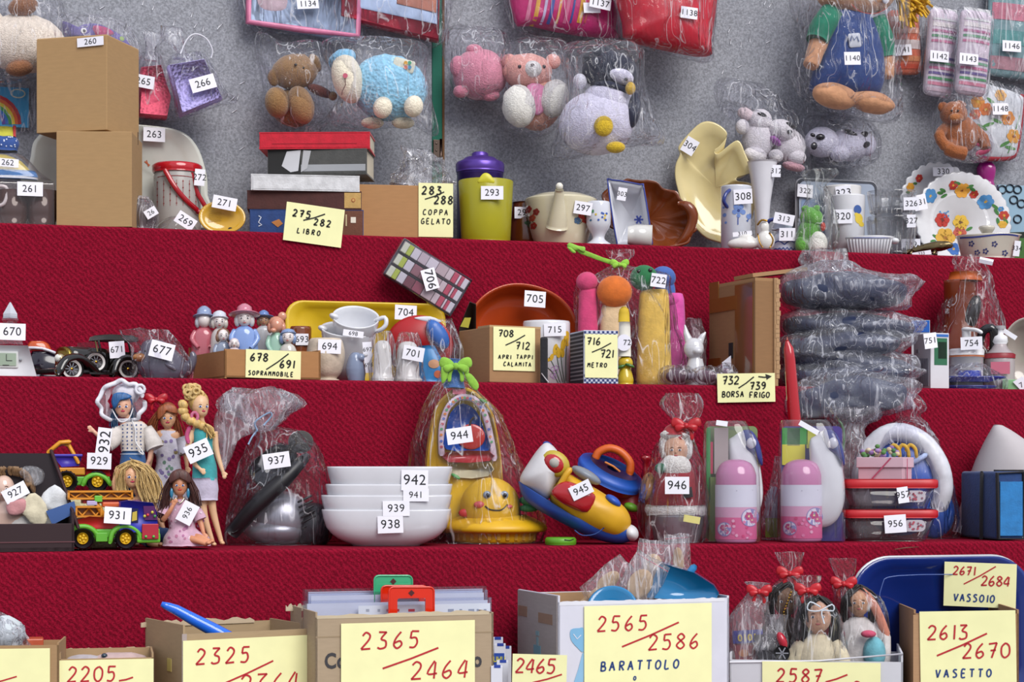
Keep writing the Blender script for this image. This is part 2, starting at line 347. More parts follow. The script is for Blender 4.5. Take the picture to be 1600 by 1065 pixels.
    def emit(s, root, parent, as_root=False):
        me = bpy.data.meshes.new(s.name)
        if s.disp:
            am, fr = s.disp; o = []
            import bmesh
            me0 = s
            for v in s.v:
                w = noise.noise_vector(Vector(v)*fr+s.t.loc); o.append(tuple(Vector(v)+w*am*s.t.k))
            s.v = o
        if s.t.floor is not None and s.name != 'bag_tail' and off_edge(s): s.v = [(v[0], v[1], max(v[2], s.t.floor)) for v in s.v]
        me.from_pydata(s.v, [], s.f)
        for i, p in enumerate(me.polygons): p.material_index = s.fm[i]; p.use_smooth = s.fs[i]
        for m in s.mats: me.materials.append(mat(m))
        ob = bpy.data.objects.new(s.name, me); COL.objects.link(ob)
        if s.vox:
            md = ob.modifiers.new('fuse', 'REMESH'); md.mode = 'VOXEL'; md.voxel_size = s.vox*s.t.k; md.use_smooth_shade = True
            m2 = ob.modifiers.new('soften', 'SMOOTH'); m2.factor = .5; m2.iterations = 3
        if s.label: ob['label'] = s.label
        if not as_root: ob.parent = parent
        s.ob = ob; return ob
TXT = {}
GLYPH = {
 '0': [[(.3, 1), (.05, .75), (.05, .25), (.3, 0), (.55, .25), (.55, .75), (.3, 1)]], '1': [[(.2, 1), (.2, 0)]],
 '2': [[(.05, .8), (.25, 1), (.5, .85), (.45, .55), (.02, 0)], [(.02, 0), (.58, .03)]], '3': [[(.05, 1), (.52, 1)], [(.52, 1), (.22, .6), (.5, .45), (.5, .1), (.2, 0), (.02, .1)]],
 '4': [[(.4, 1), (.02, .3), (.58, .3)], [(.48, .95), (.42, 0)]], '5': [[(.12, 1), (.56, 1)], [(.12, 1), (.08, .58)], [(.08, .58), (.4, .6), (.52, .3), (.35, .02), (.02, .05)]],
 '6': [[(.45, 1), (.15, .6), (.05, .2), (.28, 0), (.52, .2), (.4, .45), (.08, .3)]], '7': [[(.02, .95), (.56, 1)], [(.56, 1), (.25, 0)], [(.15, .5), (.52, .52)]],
 '8': [[(.3, .55), (.08, .78), (.3, 1), (.52, .78), (.3, .55), (.05, .25), (.3, 0), (.56, .25), (.3, .55)]], '9': [[(.52, .7), (.3, .5), (.06, .7), (.28, 1), (.52, .8), (.48, .3), (.2, 0)]],
 'A': [[(.0, 0), (.25, 1)], [(.25, 1), (.55, 0)], [(.1, .4), (.45, .4)]], 'B': [[(.08, 0), (.08, 1)], [(.08, 1), (.42, .95), (.42, .6), (.1, .52)], [(.1, .52), (.54, .42), (.5, .05), (.05, 0)]],
 'C': [[(.52, .9), (.25, 1), (.04, .6), (.06, .15), (.3, 0), (.54, .1)]], 'D': [[(.08, 0), (.08, 1)], [(.08, 1), (.55, .7), (.5, .2), (.08, 0)]],
 'E': [[(.5, 1), (.08, 1), (.08, 0), (.52, 0)], [(.08, .52), (.42, .52)]], 'F': [[(.55, 1), (.08, 1), (.08, 0)], [(.08, .52), (.42, .52)]],
 'G': [[(.52, .88), (.28, 1), (.04, .6), (.08, .12), (.35, 0), (.54, .15), (.54, .42), (.3, .42)]], 'I': [[(.2, 1), (.2, 0)]], 'L': [[(.1, 1), (.06, 0), (.52, 0)]],
 'M': [[(.02, 0), (.1, 1)], [(.1, 1), (.3, .5)], [(.3, .5), (.52, 1)], [(.52, 1), (.58, 0)]], 'O': [[(.3, 1), (.04, .7), (.06, .2), (.32, 0), (.56, .3), (.54, .75), (.3, 1)]],
 'P': [[(.08, 0), (.08, 1)], [(.08, 1), (.48, .95), (.5, .6), (.08, .48)]], 'R': [[(.08, 0), (.08, 1)], [(.08, 1), (.48, .95), (.48, .6), (.08, .5)], [(.2, .5), (.56, 0)]],
 'S': [[(.5, .92), (.25, 1), (.08, .78), (.45, .42), (.46, .1), (.2, 0), (.03, .08)]], 'T': [[(.0, 1), (.58, 1)], [(.29, 1), (.29, 0)]],
 'U': [[(.06, 1), (.06, .2), (.3, 0), (.52, .2), (.54, 1)]], 'V': [[(.02, 1), (.26, 0)], [(.26, 0), (.56, 1)]], 'Z': [[(.05, 1), (.55, 1)], [(.55, 1), (.03, 0)], [(.03, 0), (.55, 0)]],
 'N': [[(.06, 0), (.06, 1)], [(.06, 1), (.52, 0)], [(.52, 0), (.52, 1)]], '/': [[(0, 0), (.9, 1)]],
}
SUB = {'head': 'eye muzzle snout nose ear face hair beak pompom brow mouth cap hat bonnet'.split(), 'bag': 'bag_neck bag_mouth bag_tail ribbon ribbon_curl cord string zip'.split(), 'film': 'ribbon zip'.split(),
       'dress': ['lace_hem', 'sash'], 'dungarees': ['patch'], 'blouse': [], 'screen': [], 'face_ball': ['face'], 'hair_cap': ['fringe', 'hair_bow', 'bun', 'braid'], 'braid': ['loose_end', 'hair_tie'], 'refill_can': ['can_label'], 'dispenser': ['nozzle_plate'], 'pump': [], 'cab': ['side_window', 'windscreen'], 'tub': ['tub_lid', 'line']}
def finish():
    for t in THINGS:
        for m in t.parts:                                 # what belongs to a part hangs under that part
            if m.parent is None and not any(o.parent is m for o in t.parts):
                own = [h for h in t.parts if h is not m and h.parent is None and m.name in SUB.get(h.name, ())]
                if own: m.parent = own[0]
        t.parts.sort(key=lambda m: m.parent is not None)
        solo = len(t.parts) == 1
        if solo: root = t.parts[0].emit(None, None, True); root.name = t.name
        else: root = bpy.data.objects.new(t.name, None); root.empty_display_size = .02; COL.objects.link(root)
        root.location = t.loc; root.rotation_euler = (0, 0, t.rz)
        t.root = root; root['label'] = t.label; root['category'] = t.cat
        if t.group: root['group'] = t.group
        if not solo:
            for m in t.parts: m.emit(root, m.parent.ob if m.parent else root)
def note(t, l, tp, r, b, lines, q=None, R=0, col='n:f1efb4', d=1, name='note', pin=False):
    """yellow paper sheet; lines = (x, y, text, height, colour, stroke) in photo pixels, '/' lines = ('line', x0, y0, x1, y1, colour, stroke)"""
    cx, cy = (l+r)/2, (tp+b)/2
    if q is None:
        qs = [t.front(l+(r-l)*a, tp+(b-tp)*c) for a in (.1, .5, .9) for c in (.1, .5, .9)]; qs = [v for v in qs if v is not None]; q = (min(qs) if qs else 0)-2.5
    m = t.part(name) if t.parts or not pin else t.part(name)
    m.box(l, tp, r, b, d, q, R=R, m=col)
    for e in lines:
        if e[0] == 'line': m.ribbon([(e[1], e[2]), ((e[1]+e[3])/2, (e[2]+e[4])/2+1), (e[3], e[4])], e[6], q-.6, e[5])
        else: m.hand(e[0], e[1], e[2], e[3], q-.6, e[4], e[5], e[6] if len(e) > 6 else .8, R, (e[0], e[1]))
    return m
def dish(s, pts, prof, q=0, m='c8c8c8', R=None, piv=None, c=None, smooth=True, calm=None):
    """shallow vessel seen from the front: prof = (scale of the outline, depth)"""
    k, kx = s.t.k, s.t.kx; n = len(pts); cx, cy = c or (sum(a[0] for a in pts)/n, sum(a[1] for a in pts)/n); px, py = piv or (cx, cy); o = s.t.A(px, py, q); M = rot3(R)
    s.rings([[o+M@Vector(((cx+(a-cx)*u-px)*kx, dq*k, (py-cy-(b-cy)*u)*k)) for a, b in (calm if calm and u < .93 else pts)] for u, dq in prof], m, True, smooth)
MB.dish = dish
def mesh_obj(name, boxes, m, bevel=0, label=None, kind=None, parent=None):
    import bmesh
    bm = bmesh.new()
    for (x0, y0, z0, x1, y1, z1) in boxes:
        g = bmesh.ops.create_cube(bm, size=1)['verts']
        for v in g: v.co = Vector(((x0+x1)/2+v.co.x*(x1-x0), (y0+y1)/2+v.co.y*(y1-y0), (z0+z1)/2+v.co.z*(z1-z0)))
    if bevel: bmesh.ops.bevel(bm, geom=bm.edges[:], offset=bevel, segments=4, affect='EDGES', profile=.5)
    me = bpy.data.meshes.new(name); bm.to_mesh(me); bm.free(); me.materials.append(mat(m))
    o = bpy.data.objects.new(name, me); COL.objects.link(o)
    if label: o['label'] = label
    if kind: o['kind'] = kind
    if parent: o.parent = parent
    return o
# ------------------------------------------------------------------ the setting
mesh_obj('floor', [(-3, -2, -.05, 6, 6, 0)], 'k:8a8682', kind='structure')
xs = at(684, 300, WALL).x
mesh_obj('wall_back', [(-1, WALL, 1.6, xs-.014, WALL+.03, 3.2), (xs+.014, WALL, 1.6, 4.2, WALL+.03, 3.2)], 'felt:96989f', kind='structure')
tp = mesh_obj('trim_1', [(xs-.014, WALL-.004, 1.6, xs+.010, WALL+.02, 3.2)], 'k:1f6a55', .002, kind='structure')
mesh_obj('trim_2', [(xs+.010, WALL-.005, 1.6, xs+.015, WALL+.02, 3.2)], 'k:6b4a2c', 0, kind='structure')
hg = T('hinge', 'rusty steel hinge at the foot of the green post between the felt boards', 'hinge', 683, Y=WALL-.005, y=235)
p = hg.part('hinge'); p.box(677, 218, 689, 252, 2, -2, m='e:6a5a50', bev=.8); p.lathe(689, [(217, 2), (253, 2)], q=-2, m='e:5a4a44', seg=10)
for yy in (224, 235, 246): p.ell(682, yy, 1.6, q=-2.4, m='e:8a7a70', n=8)
st = bpy.data.objects.new('display_stand', None); COL.objects.link(st); st['label'] = 'stepped market stand covered in crimson ribbed carpet'; st['category'] = 'stand'
for r in (4, 3, 2, 1):
    Yr, z = ROW[r]; zb = ROW[r+1][1]-.004 if r < 4 else 0
    mesh_obj('step', [(-1, Yr, zb, 4.2, Yr+.306+(.0 if r > 1 else .008), z)], 'red:820f28', .007, parent=st)
random.seed(5)
# ------------------------------------------------------------------ films
def wallbag(t, pts, f, b, q=0, wr=5, fr=34, m='f:f6f6fb', name='bag', c=None, n=5, parent=None):
    p = t.part(name, parent=parent); p.pillow(sm(pts, n), q, f, b, m, 12, .5, c, wr, fr); return p
def neckbag(t, st_, q=0, wr=4, fr=38, m='f:f6f6fb', name='bag', fold=.05, sub=4, seg=56, n=2):
    p = t.part(name); p.loft(st_, q, m, seg, n, wr, fr, fold, True, sub=sub); return p
def bow(t, x, y, w, q, m, name='ribbon', tails=True):
    p = t.part(name)
    for sg in (-1, 1):
        for a, sc, dq in ((-8, 1, -3), (24, .75, -6)):
            o = [inrot((x+sg*w*sc*u, y+w*sc*v), (x, y), a*sg) for u, v in ((0, -.06), (.45, -.42), (.95, -.46), (1.1, -.12), (.95, .2), (.45, .16), (0, .1))]
            p.pillow(sm(o, 3), q+dq, w*.2, w*.14, m, 5, .5)
        if tails: p.pillow(sm([(x-1, y), (x+sg*w*.25, y+w*.1), (x+sg*w*.55, y+w*.6), (x+sg*w*.5, y+w*1.0), (x+sg*w*.3, y+w*.95), (x+sg*w*.25, y+w*.5)], 3), q-2, w*.08, w*.06, m, 4, .5)
    p.ell(x, y, w*.22, w*.24, q=q-6, m=m, n=10); return p
def inrot(pt, c, a): a = math.radians(a); return (c[0]+(pt[0]-c[0])*math.cos(a)-(pt[1]-c[1])*math.sin(a), c[1]+(pt[0]-c[0])*math.sin(a)+(pt[1]-c[1])*math.cos(a))
# ------------------------------------------------------------------ wall, left half
t = T('plush_dog', 'cream plush dog with brown paws, bagged on the felt board above the cardboard boxes', 'plush toy', 40, Y=WALL-.085, y=70)
p = t.part('body', disp=(3, 40)); p.ell(38, 68, 64, 47, 42, m='p:e9dccb', n=28); p.ell(-30, 40, 40, 34, 34, m='p:e9dccb')
p = t.part('paw', 'brown paw'); p.ell(36, 10, 24, 15, 16, q=-24, R=-18, m='p:8a5a3a')
p = t.part('paw', 'brown paw'); p.ell(30, 106, 22, 13, 16, q=-30, R=-10, m='p:8a5a3a')
wallbag(t, [(-70, -25), (60, -30), (108, 20), (104, 92), (60, 122), (-60, 124)], 56, 54)
t = T('plush_fish', 'purple plush fish with a pink fin peeking over the upper cardboard box', 'plush toy', 150, Y=WALL-.05, y=62)
p = t.part('body'); p.pillow(sm([(98, 36), (113, 50), (128, 40), (152, 37), (182, 48), (202, 64), (206, 88), (150, 92), (116, 62), (101, 60)], 4), 0, 16, 16, 'c:5f4fa0')
mk = p.mark(); p.disc(190, 62, 4, m='c:8fae4a'); p.disc(199, 76, 4, m='c:8fae4a'); p.snap(mk)
p = t.part('fin', 'pink fin'); p.pillow(sm([(146, 41), (168, 43), (178, 52), (160, 57), (148, 56)], 3), -14, 4, 4, 'c:c02a72')
p = t.part('eye'); p.ell(131, 48, 5, 4.5, 2, q=-15, m='n:f2f2f2'); p.ell(131.5, 48, 2.6, 2.4, 2, q=-16, m='g:202020')
wallbag(t, [(95, 28), (140, 22), (200, 35), (222, 80), (190, 105), (110, 100), (90, 60)], 22, 20, wr=7, m='fx:f6f6fb')
t = T('booklet', 'blue card with a rainbow arch hanging left of the cardboard boxes', 'card', 10, Y=WALL-.012, y=166)
p = t.part('card'); p.box(-60, 135, 45, 197, 2, 0, m='n:3f9fd0')
for i, h in enumerate(('b8202c', 'e0662a', 'e8d23c', '3f9a4a', '2f6ab8', '5a3f98')):
    p.ribbon([(-12+(43-i*5)*math.cos(a/12*math.pi), 194-(43-i*5)*math.sin(a/12*math.pi)) for a in range(0, 13)], 5.2, -.6-i*.02, 'n:'+h)
p.disc(28, 146, 12, 7.5, q=-.6, m='n:d8dcc8'); p.disc(28, 146, 10, 5.5, q=-.9, m='n:4fa6d0')
wallbag(t, [(-62, 132), (46, 132), (48, 200), (-62, 200)], 4, 6, wr=2)
t = T('cup_set', 'brown glass cups in a clear box with tag 261 at the top shelf end', 'cup', 40, 1, .085)
b = t.by
for x in (66, 20): 
    p = t.part('cup'); p.lathe(x, [(b-2, 20), (b-20, 24), (b-58, 27), (b-58, 25), (b-20, 21), (b-6, 17)], m='g:4a322e')
    p.tube([(x+24, b-48), (x+36, b-44), (x+36, b-26), (x+23, b-20)], 2.4, 'g:4a322e', 0, 8, sub=3)
p = t.part('handle', 'white cup handle'); p.tube([(-6, 290, -20), (9, 292, -22), (11, 304, -22), (6, 318, -22), (-6, 322, -20)], 3, 'g:e4e4ea', 0, 8, sub=3)
p = t.part('clear_box'); p.box(-50, 283, 86, b, 62, -31, bev=3, m='w:e8dcd8')
t.tag('261', 47, 295, 40, 22)
t = T('snack_box', 'yellow and blue packet with tag 262 on top of the brown glass cups', 'packet', 20, 1, .085, z=at(40, 283, ROW[1][0]+.085).z+.001)
b = t.by
p = t.part('packet'); p.loft([(b, -60, 58, 24), (b-6, -60, 60, 26), (b-14, -58, 56, 24)], m='c:3f7ab8', n=4, sub=2); p.loft([(b-13, -56, 50, 22), (b-30, -50, 34, 18), (b-40, -40, 10, 8)], m='c:c8b24a', n=3, sub=2)
p.loft([(b-1, -60, 59, 25.5), (b-4, -60, 60, 26.4)], m='n:e4e6ea', n=4)
p = t.part('clear_lid'); p.loft([(b, -62, 84, 30), (b-14, -60, 62, 30), (b-38, -50, 40, 20), (b-44, -30, 20, 8)], m='w:ecebf2', n=3, sub=2)
t.tag('262', 12, 254, 34, 13, 3, size=11)
t = T('folded_cloth', 'folded yellow, red and blue patterned cloth on the packet with tag 262', 'cloth', 0, 1, .085, z=at(40, 240, ROW[1][0]+.085).z+.002)
b = t.by
p = t.part('cloth', disp=(2, 60)); p.loft([(b-1, -50, 28, 16), (b-14, -50, 31, 17), (b-24, -48, 26, 15)], m='c:2f4f92', n=3, sub=3, seg=20)
p.loft([(b-22, -50, 24, 15), (b-38, -50, 23, 14)], m='c:b8b43a', n=4); p.loft([(b-21, 19, 25, 13), (b-38, 19, 24.5, 13)], m='c:b03030', n=4)
mk = p.mark()
for i in range(26): p.disc(random.uniform(-20, 28), b-4-random.random()*16, 1.2, m='n:c8d0e4', n=6)
p.snap(mk, .9)
# platter and boxes
t = T('platter', 'large cream oval platter with tag 263 leaning behind the cardboard boxes', 'platter', 188, 1, .235, al=True)
b = t.by
p = t.part('platter'); p.dish(sm([(50, 250), (62, 218), (90, 200), (160, 194), (225, 194), (280, 200), (308, 222), (323, 262), (326, 300), (322, 352), (54, 352)], 5), [(.0, 9), (.70, 9), (.78, 5), (.95, 0), (1, -1), (1, 2), (.8, 10), (0, 13)], m='g:d8dad0')
p.ribbon([(226, 252), (234, 258)], 2, 8.2, 'n:b0532a'); p.ribbon([(229, 250), (232, 260)], 1.5, 8.1, 'n:b0532a')
t.tag('263', 241, 210, 34, 22, 1, q=-3)
t = T('cardboard_box', 'plain brown cardboard box resting on the shelf under another box', 'box', 206, 1, .03, yaw=-9)
p = t.part('carton'); p.box(88, 205, 206, t.by, 105, 0, bev=1, m='k:a8875c')
mk = p.mark(); t.parts[-1]
f = t.part('flap', 'slit of the side flap'); f.box(205.6, 206, 206.6, 226, 2, 60, m='n:3a2a1c', xq=0)
t = T('cardboard_box', 'plain brown cardboard box with tag 260, uppermost of the two', 'box', 167, Y=ROW[1][0]+.03, y=205.5, yaw=-27)
p = t.part('carton'); p.box(57, 58, 167, 205.5, 112, 0, bev=1, m='k:ad8b5f')
p = t.part('lid', 'lid flap'); p.box(58, 57, 167, 60, 110, .6, bev=.8, m='k:b8966a')
t.tag('260', 141, 65, 41, 14, -2, q=-2, size=11)
t = T('red_sponge', 'pink-red bath sponge in a clear bag beside the upper cardboard box', 'sponge', 250, Y=WALL-.045, y=140)
p = t.part('sponge'); p.plate([(222, 104), (252, 99), (268, 150), (262, 182), (218, 180)], -22, 40, 'o:f0647e', bev=.05)
wallbag(t, [(215, 96), (232, 82), (246, 84), (258, 100), (272, 140), (282, 186), (240, 186), (214, 182)], 27, 26, wr=4)
p = t.part('bag_neck'); p.loft([(95, 224, 250, 8), (80, 230, 244, 5), (60, 226, 256, 7), (50, 228, 262, 6)], m='fx:f6f6fb', wr=5, fold=.2, sub=3)
t.tag('265', 224, 127, 34, 20, 8, q=-29, size=13)
t = T('purple_sponge', 'lilac bath sponge in a clear bag with tag 266, tied with white string', 'sponge', 306, Y=WALL-.045, y=135)
p = t.part('sponge'); p.plate([(264, 102), (320, 89), (349, 150), (284, 180)], -24, 44, 'o:b6ace8', bev=.07)
wallbag(t, [(262, 98), (290, 84), (322, 86), (352, 140), (372, 155), (350, 162), (284, 184), (270, 150)], 30, 28, wr=4)
p = t.part('bag_neck'); p.loft([(92, 272, 300, 9), (82, 276, 290, 5), (62, 254, 288, 8), (42, 252, 284, 6)], m='fx:f6f6fb', wr=6, fold=.25, sub=3)
p = t.part('string'); p.tube([(282, 84, -8), (292, 62, -8), (305, 53, -8), (322, 60, -6), (332, 78, -4), (330, 90, -2)], 1.2, 'n:dcdce4', 0, 6, sub=4)
t.tag('266', 317, 130, 40, 22, -18)
t = T('jar', 'glass jar with a red lid and red strap handle, tag 272', 'jar', 277, 1, .12)
b = t.by
p = t.part('jar_body'); p.lathe(277, [(b, 34), (b-3, 37), (276, 37), (268, 34), (262, 34)], m='t:dcd8d4')
p.lathe(277, [(b-6, 33), (280, 33)], m='n:ddd9d2')
mk = p.mark()
for i in range(7):
    for j in range(4): p.disc(246+i*10, 288+j*10+(i % 2)*4, 1.2, m='n:8a3030', n=6)
    p.ribbon([(246+i*10, 286+a) for a in (0, 14, 28, 40)], .8, 0, 'n:9a5050')
p.ribbon([(241+a, 280+1.2*math.sin(a)) for a in range(0, 73, 6)], 1, 0, 'n:8a3030'); p.snap(mk)
p = t.part('lid', 'red lid'); p.lathe(277, [(271, 38), (268, 39.5), (260, 39.5), (257, 36), (258, 20)], m='g:b81522')
p = t.part('strap', 'red strap handle'); p.tube([(258, 266, -38), (272, 290, -42), (290, 312, -38), (308, 328, -30)], 4, 'g:a81420', 0, 8, sub=3, flat=.4); p.tube([(300, 272, -28), (308, 300, -24), (318, 318, -22), (322, 328, -20), (308, 331, -26)], 3.5, 'g:a81420', 0, 8, sub=3, flat=.4)
t.tag('272', 312, 277, 16, 26, 4, q=-30, size=12)
t = T('dark_pouch', 'dark wrapped packet with a small tag between box and jar', 'packet', 228, 1, .05)
b = t.by
p = t.part('pouch'); p.loft([(b, 212, 240, 12), (b-30, 210, 244, 16), (b-52, 212, 232, 8)], m='s:3c2630', sub=3, wr=3)
p = t.part('wrapper'); p.loft([(b, 208, 246, 16), (b-35, 207, 246, 19), (b-56, 212, 230, 8)], m='fx:eeeaf0', sub=3, wr=4)
t.tag('26', 236, 332, 20, 14, -32, size=9)
t = T('glass_dome', 'clear glass dome lying on the shelf with tag 269', 'bowl', 275, 1, .045)
b = t.by
p = t.part('bowl'); p.loft([(b, 236, 312, 30), (b-5, 238, 311, 30), (b-20, 252, 300, 24), (b-28, 266, 288, 10)], m='v:d8d6da', sub=3)
p.lathe(275, [(b, 38), (b-2, 38.5), (b-3, 37)], m='e:a08070')
t.tag('269', 290, 345, 32, 20, 33, q=-40, size=13)
t = T('yellow_plate', 'yellow painted round plate with tag 271 propped beside the jar', 'plate', 347, 1, .06)
b = t.by
p = t.part('plate'); p.dish(oval(347, b-26, 37, 27, 36), [(0, 5), (.7, 5), (.8, 3), (.97, 0), (1, 1), (.9, 5), (0, 8)], m='g:c79a22', R=(-10, 0, 0))
p.disc(352, b-3, 3.5, 2, q=1, m='n:2a2418'); p.disc(360, b-8, 3.5, 2, q=1, m='n:2a2418'); p.disc(364, b-4, 3, 2, q=1, m='n:2a2418')
for i in range(6): p.ribbon([(326, 334+i*2.4), (346, 332+i*2.4)], .6, 2, 'n:8a6a1c')
t.tag('271', 351, 317, 38, 20, 10, q=-6, size=13)
# ------------------------------------------------------------------ comforters and plush in bags
t = T('comforter', 'pale blue comforter with pink border, bagged, tag 1134, at the top edge', 'comforter', 475, Y=WALL-.03, y=0)
p = t.part('comforter'); p.plate([(388, -60), (566, -60), (560, 58), (390, 38)], -14, 26, 's:c0d2f0', bev=.04)
p = t.part('border', 'pink border'); p.tube([(390, -60), (388, 34), (470, 46), (559, 56), (563, -60)], 5.5, 's:d2789c', -12, 8)
p = t.part('print'); p.pillow(sm([(405, -20), (445, -20), (448, 12), (420, 18), (402, 8)], 3), -13, 3, 2, 'c:c8b0b8')
wallbag(t, [(384, -70), (568, -70), (566, 62), (480, 56), (384, 44)], 22, 19, wr=4)
t.tag('1134', 481, 6, 34, 15, -6, size=11)
t = T('comforter', 'red bordered comforter pack with a bear picture, at the top edge beside the green post', 'comforter', 610, Y=WALL-.03, y=0)
p = t.part('comforter'); p.plate([(532, -60), (690, -60), (688, 57), (531, 30)], -14, 26, 's:b81c3c', bev=.05)
p = t.part('print', 'pale blue print'); p.pillow([(558, -60), (684, -60), (684, 34), (558, 16)], -14, 3, 2, 's:b8cae8')
p = t.part('picture'); p.pillow([(620, -60), (684, -60), (682, 18), (620, 8)], -17, 2, 1, 'c:b87a68')
wallbag(t, [(528, -70), (694, -70), (692, 62), (600, 48), (526, 34)], 24, 19, wr=5)
t = T('teddy_bear', 'small brown plush bear lying in a clear bag above the stack of books', 'plush toy', 462, Y=WALL-.07, y=140)
p = t.part('body', disp=(2.5, 60)); p.ell(458, 168, 34, 30, 26, m='p:8d6a40', n=24)
p = t.part('head', disp=(2, 60)); p.ell(460, 112, 36, 27, 26, q=-14, R=-8, m='p:94714a', n=24); p.ell(430, 120, 11, 15, 8, q=-18, R=20, m='p:86653f'); p.ell(492, 98, 9, 15, 8, q=-16, R=-18, m='p:86653f')
p = t.part('leg'); p.ell(433, 160, 19, 24, 20, q=-24, R=-10, m='p:8d6a40'); p = t.part('leg'); p.ell(470, 164, 20, 30, 20, q=-28, R=-18, m='p:94714a')
p = t.part('arm'); p.ell(500, 142, 22, 8, 8, q=-18, R=20, m='p:6a3a34'); p.ell(520, 150, 7, q=-20, m='p:94714a')
p = t.part('eye'); p.ell(474, 106, 2, q=-38, m='g:201810', n=8); p = t.part('nose'); p.ell(462, 101, 2.6, 2, q=-42, m='g:201810', n=8)
wallbag(t, [(398, 58), (440, 66), (500, 62), (512, 90), (534, 140), (505, 200), (470, 208), (425, 192), (410, 140)], 50, 44)
t = T('plush_sheep', 'sky blue curly plush sheep with cream face and feet in a clear bag', 'plush toy', 595, Y=WALL-.085, y=130)
p = t.part('body', disp=(2.5, 70)); p.ell(608, 138, 60, 52, 40, m='pc:92cbe6', n=32, R=10)
p = t.part('head', 'cream head'); p.ell(543, 122, 24, 40, 26, q=-18, R=-14, m='p:ece2cc', n=24)
p = t.part('cap', 'blue fleece cap', disp=(2, 70)); p.ell(535, 92, 23, 14, 22, q=-10, R=-20, m='pc:84c0e0')
for x, y in ((598, 168), (646, 166)):
    p = t.part('foot', 'cream foot'); p.ell(x, y, 15, 17, 15, q=-36, R=15, m='p:ece2cc')
for x, y in ((582, 192), (630, 192)):
    p = t.part('foot', 'cream foot'); p.ell(x, y, 18, 9, 12, q=-8, m='p:d8ceb6')
p = t.part('mouth'); p.ribbon([(539, 122), (540, 132), (535, 142), (534, 148)], 1.4, -46, 'n:5a3a3a'); p.disc(539.5, 118, 3.8, q=-46, m='n:c05a70')
p = t.part('badge'); p.pillow(rrect(614, 92, 648, 112, 4), -30, 3, 2, 'n:dcdcc8', R=14); 
for i, h in enumerate(('d8a040', '50a078', 'c86a5a', '5090b8')): p.disc(634+i % 2*6, 98+i//2*7, 3, q=-35, m='n:'+h)
wallbag(t, [(505, 66), (560, 58), (660, 66), (668, 110), (676, 160), (684, 210), (640, 196), (560, 204), (510, 190), (530, 150), (514, 110)], 54, 50, c=(598, 130))
# ------------------------------------------------------------------ books, box
bx = [(405, 206, 606, 236, 'red cloth hardback, topmost of the stack of books', 'c4162e', 'c4162e', -6, 28),
      (418, 232.5, 606, 283, 'thick grey and black book, second from the top of the stack', '4a4a48', '3a3a3a', -9, 33),
      (392, 273, 562, 300, 'white book in the middle of the stack', 'd4d4d6', 'd4d4d6', 3, 0),
      (386, 298, 565, 333, 'dark brown book with a tan spine band, second from the bottom', '4a2420', '4a2420', 0, 0),
      (390, 327, 568, 372, 'blue book with a brown leather spine end, lowest of the stack', '24427a', '24427a', 0, 0)]
zs = [None]*5
for i in (4, 3, 2, 1, 0):
    l, tp, r, b, lab, h, h2, yw, rw = bx[i]
    sp = r-rw if rw else r
    if i == 4: t = T('book', lab, 'book', sp, 1, .035, yaw=yw, group='stacked books'); b = t.by
    else:
        b = bx[i+1][1]
        t = T('book', lab, 'book', sp, Y=ROW[1][0]+.035+(.02 if i < 2 else 0), y=b, yaw=yw, group='stacked books')
    d = 80
    p = t.part('cover'); p.box(l, tp, sp, b, 5, 0, bev=1.5, m='c:'+h); 
    p.box(l, tp, sp, tp+2.5, d, 0, m='c:'+h); p.box(l, b-2.5, sp, b, d, 0, m='c:'+h)
    g = t.part('pages', 'cut page block'); g.box(l+2, tp+2.5, sp-1, b-2.5, d-3, 3, m='n:d2cab6')
    e = t.part('spine_print')
    if i == 0:
        c2 = t.part('back_board', 'blue edge of the cover'); c2.box(sp-6, tp+.4, sp, tp+2, d, 2, m='c:2a4a90')
    if i == 1:
        e.box(l+1, tp+1, l+52, b-1, .4, -.5, m='n:161616'); e.box(l+52, tp+24, sp-2, b-6, .4, -.5, m='n:9a9ca0'); e.poly([(l+30, tp+4), (l+52, tp+2), (l+48, b-6), (l+36, b-4), (l+22, b-14)], -1.2, 'n:c4c4c8'); e.poly([(l+56, tp+2), (l+68, tp+3), (l+62, b-10), (l+52, b-4)], -1.2, 'n:b0b0b4')
    elif i == 2: e.box(l+2, tp+2, l+4, b-2, .3, -.4, m='n:c0c0c4')
    elif i == 3: e.box(sp-27, tp+3, sp-1, b-2, .4, -.5, m='c:c09a5a'); e.disc(sp-13, (tp+b)/2, 3, q=-1.2, m='n:a8502a'); e.disc(sp-13, (tp+b)/2, 2, q=-1.4, m='c:c09a5a')
    elif i == 4:
        e.box(sp-35, tp+2, sp-1, b, .4, -.5, m='c:6a3f2c'); e.box(sp-20, tp+12, sp-12, tp+21, .4, -1, m='n:e0d8c8'); e.box(sp-28, tp+8, sp-26, tp+26, .4, -1, m='n:c8b890')
        e.ribbon([(l+14, tp+10), (l+18, tp+12), (l+14, tp+20), (l+19, tp+24), (l+14, tp+26)], 1.6, -.8, 'n:c8d0dc'); e.poly([(l+34, tp+20), (l+46, tp+15), (l+52, tp+22), (l+44, tp+28)], -.8, 'n:b8763a')
    else: e.ribbon([(l+20, b-8), (sp-20, b-8)], .8, -.6, 'n:8e1022')
t = T('paper_note', 'yellow note reading 275/282 LIBRO hanging off the books over the shelf edge', 'note', 490, 1, -.006, z=ROW[1][1]-.018, al=True)
note(t, 445, 321, 536, 381, [(457, 337, '275', 10.5, 'n:1c1c18', 2.4, 1.0), (490, 351, '282', 10, 'n:1c1c18', 2.2, 1.0), ('line', 474, 344, 508, 333, 'n:1c1c18', 2), (464, 363, 'LIBRO', 7.5, 'n:1c1c18', 1.8, 1.15)], q=0, R=6, pin=True)
t = T('cardboard_box', 'low cardboard box carrying the COPPA GELATO note, right of the books', 'box', 706, 1, .045, yaw=7)
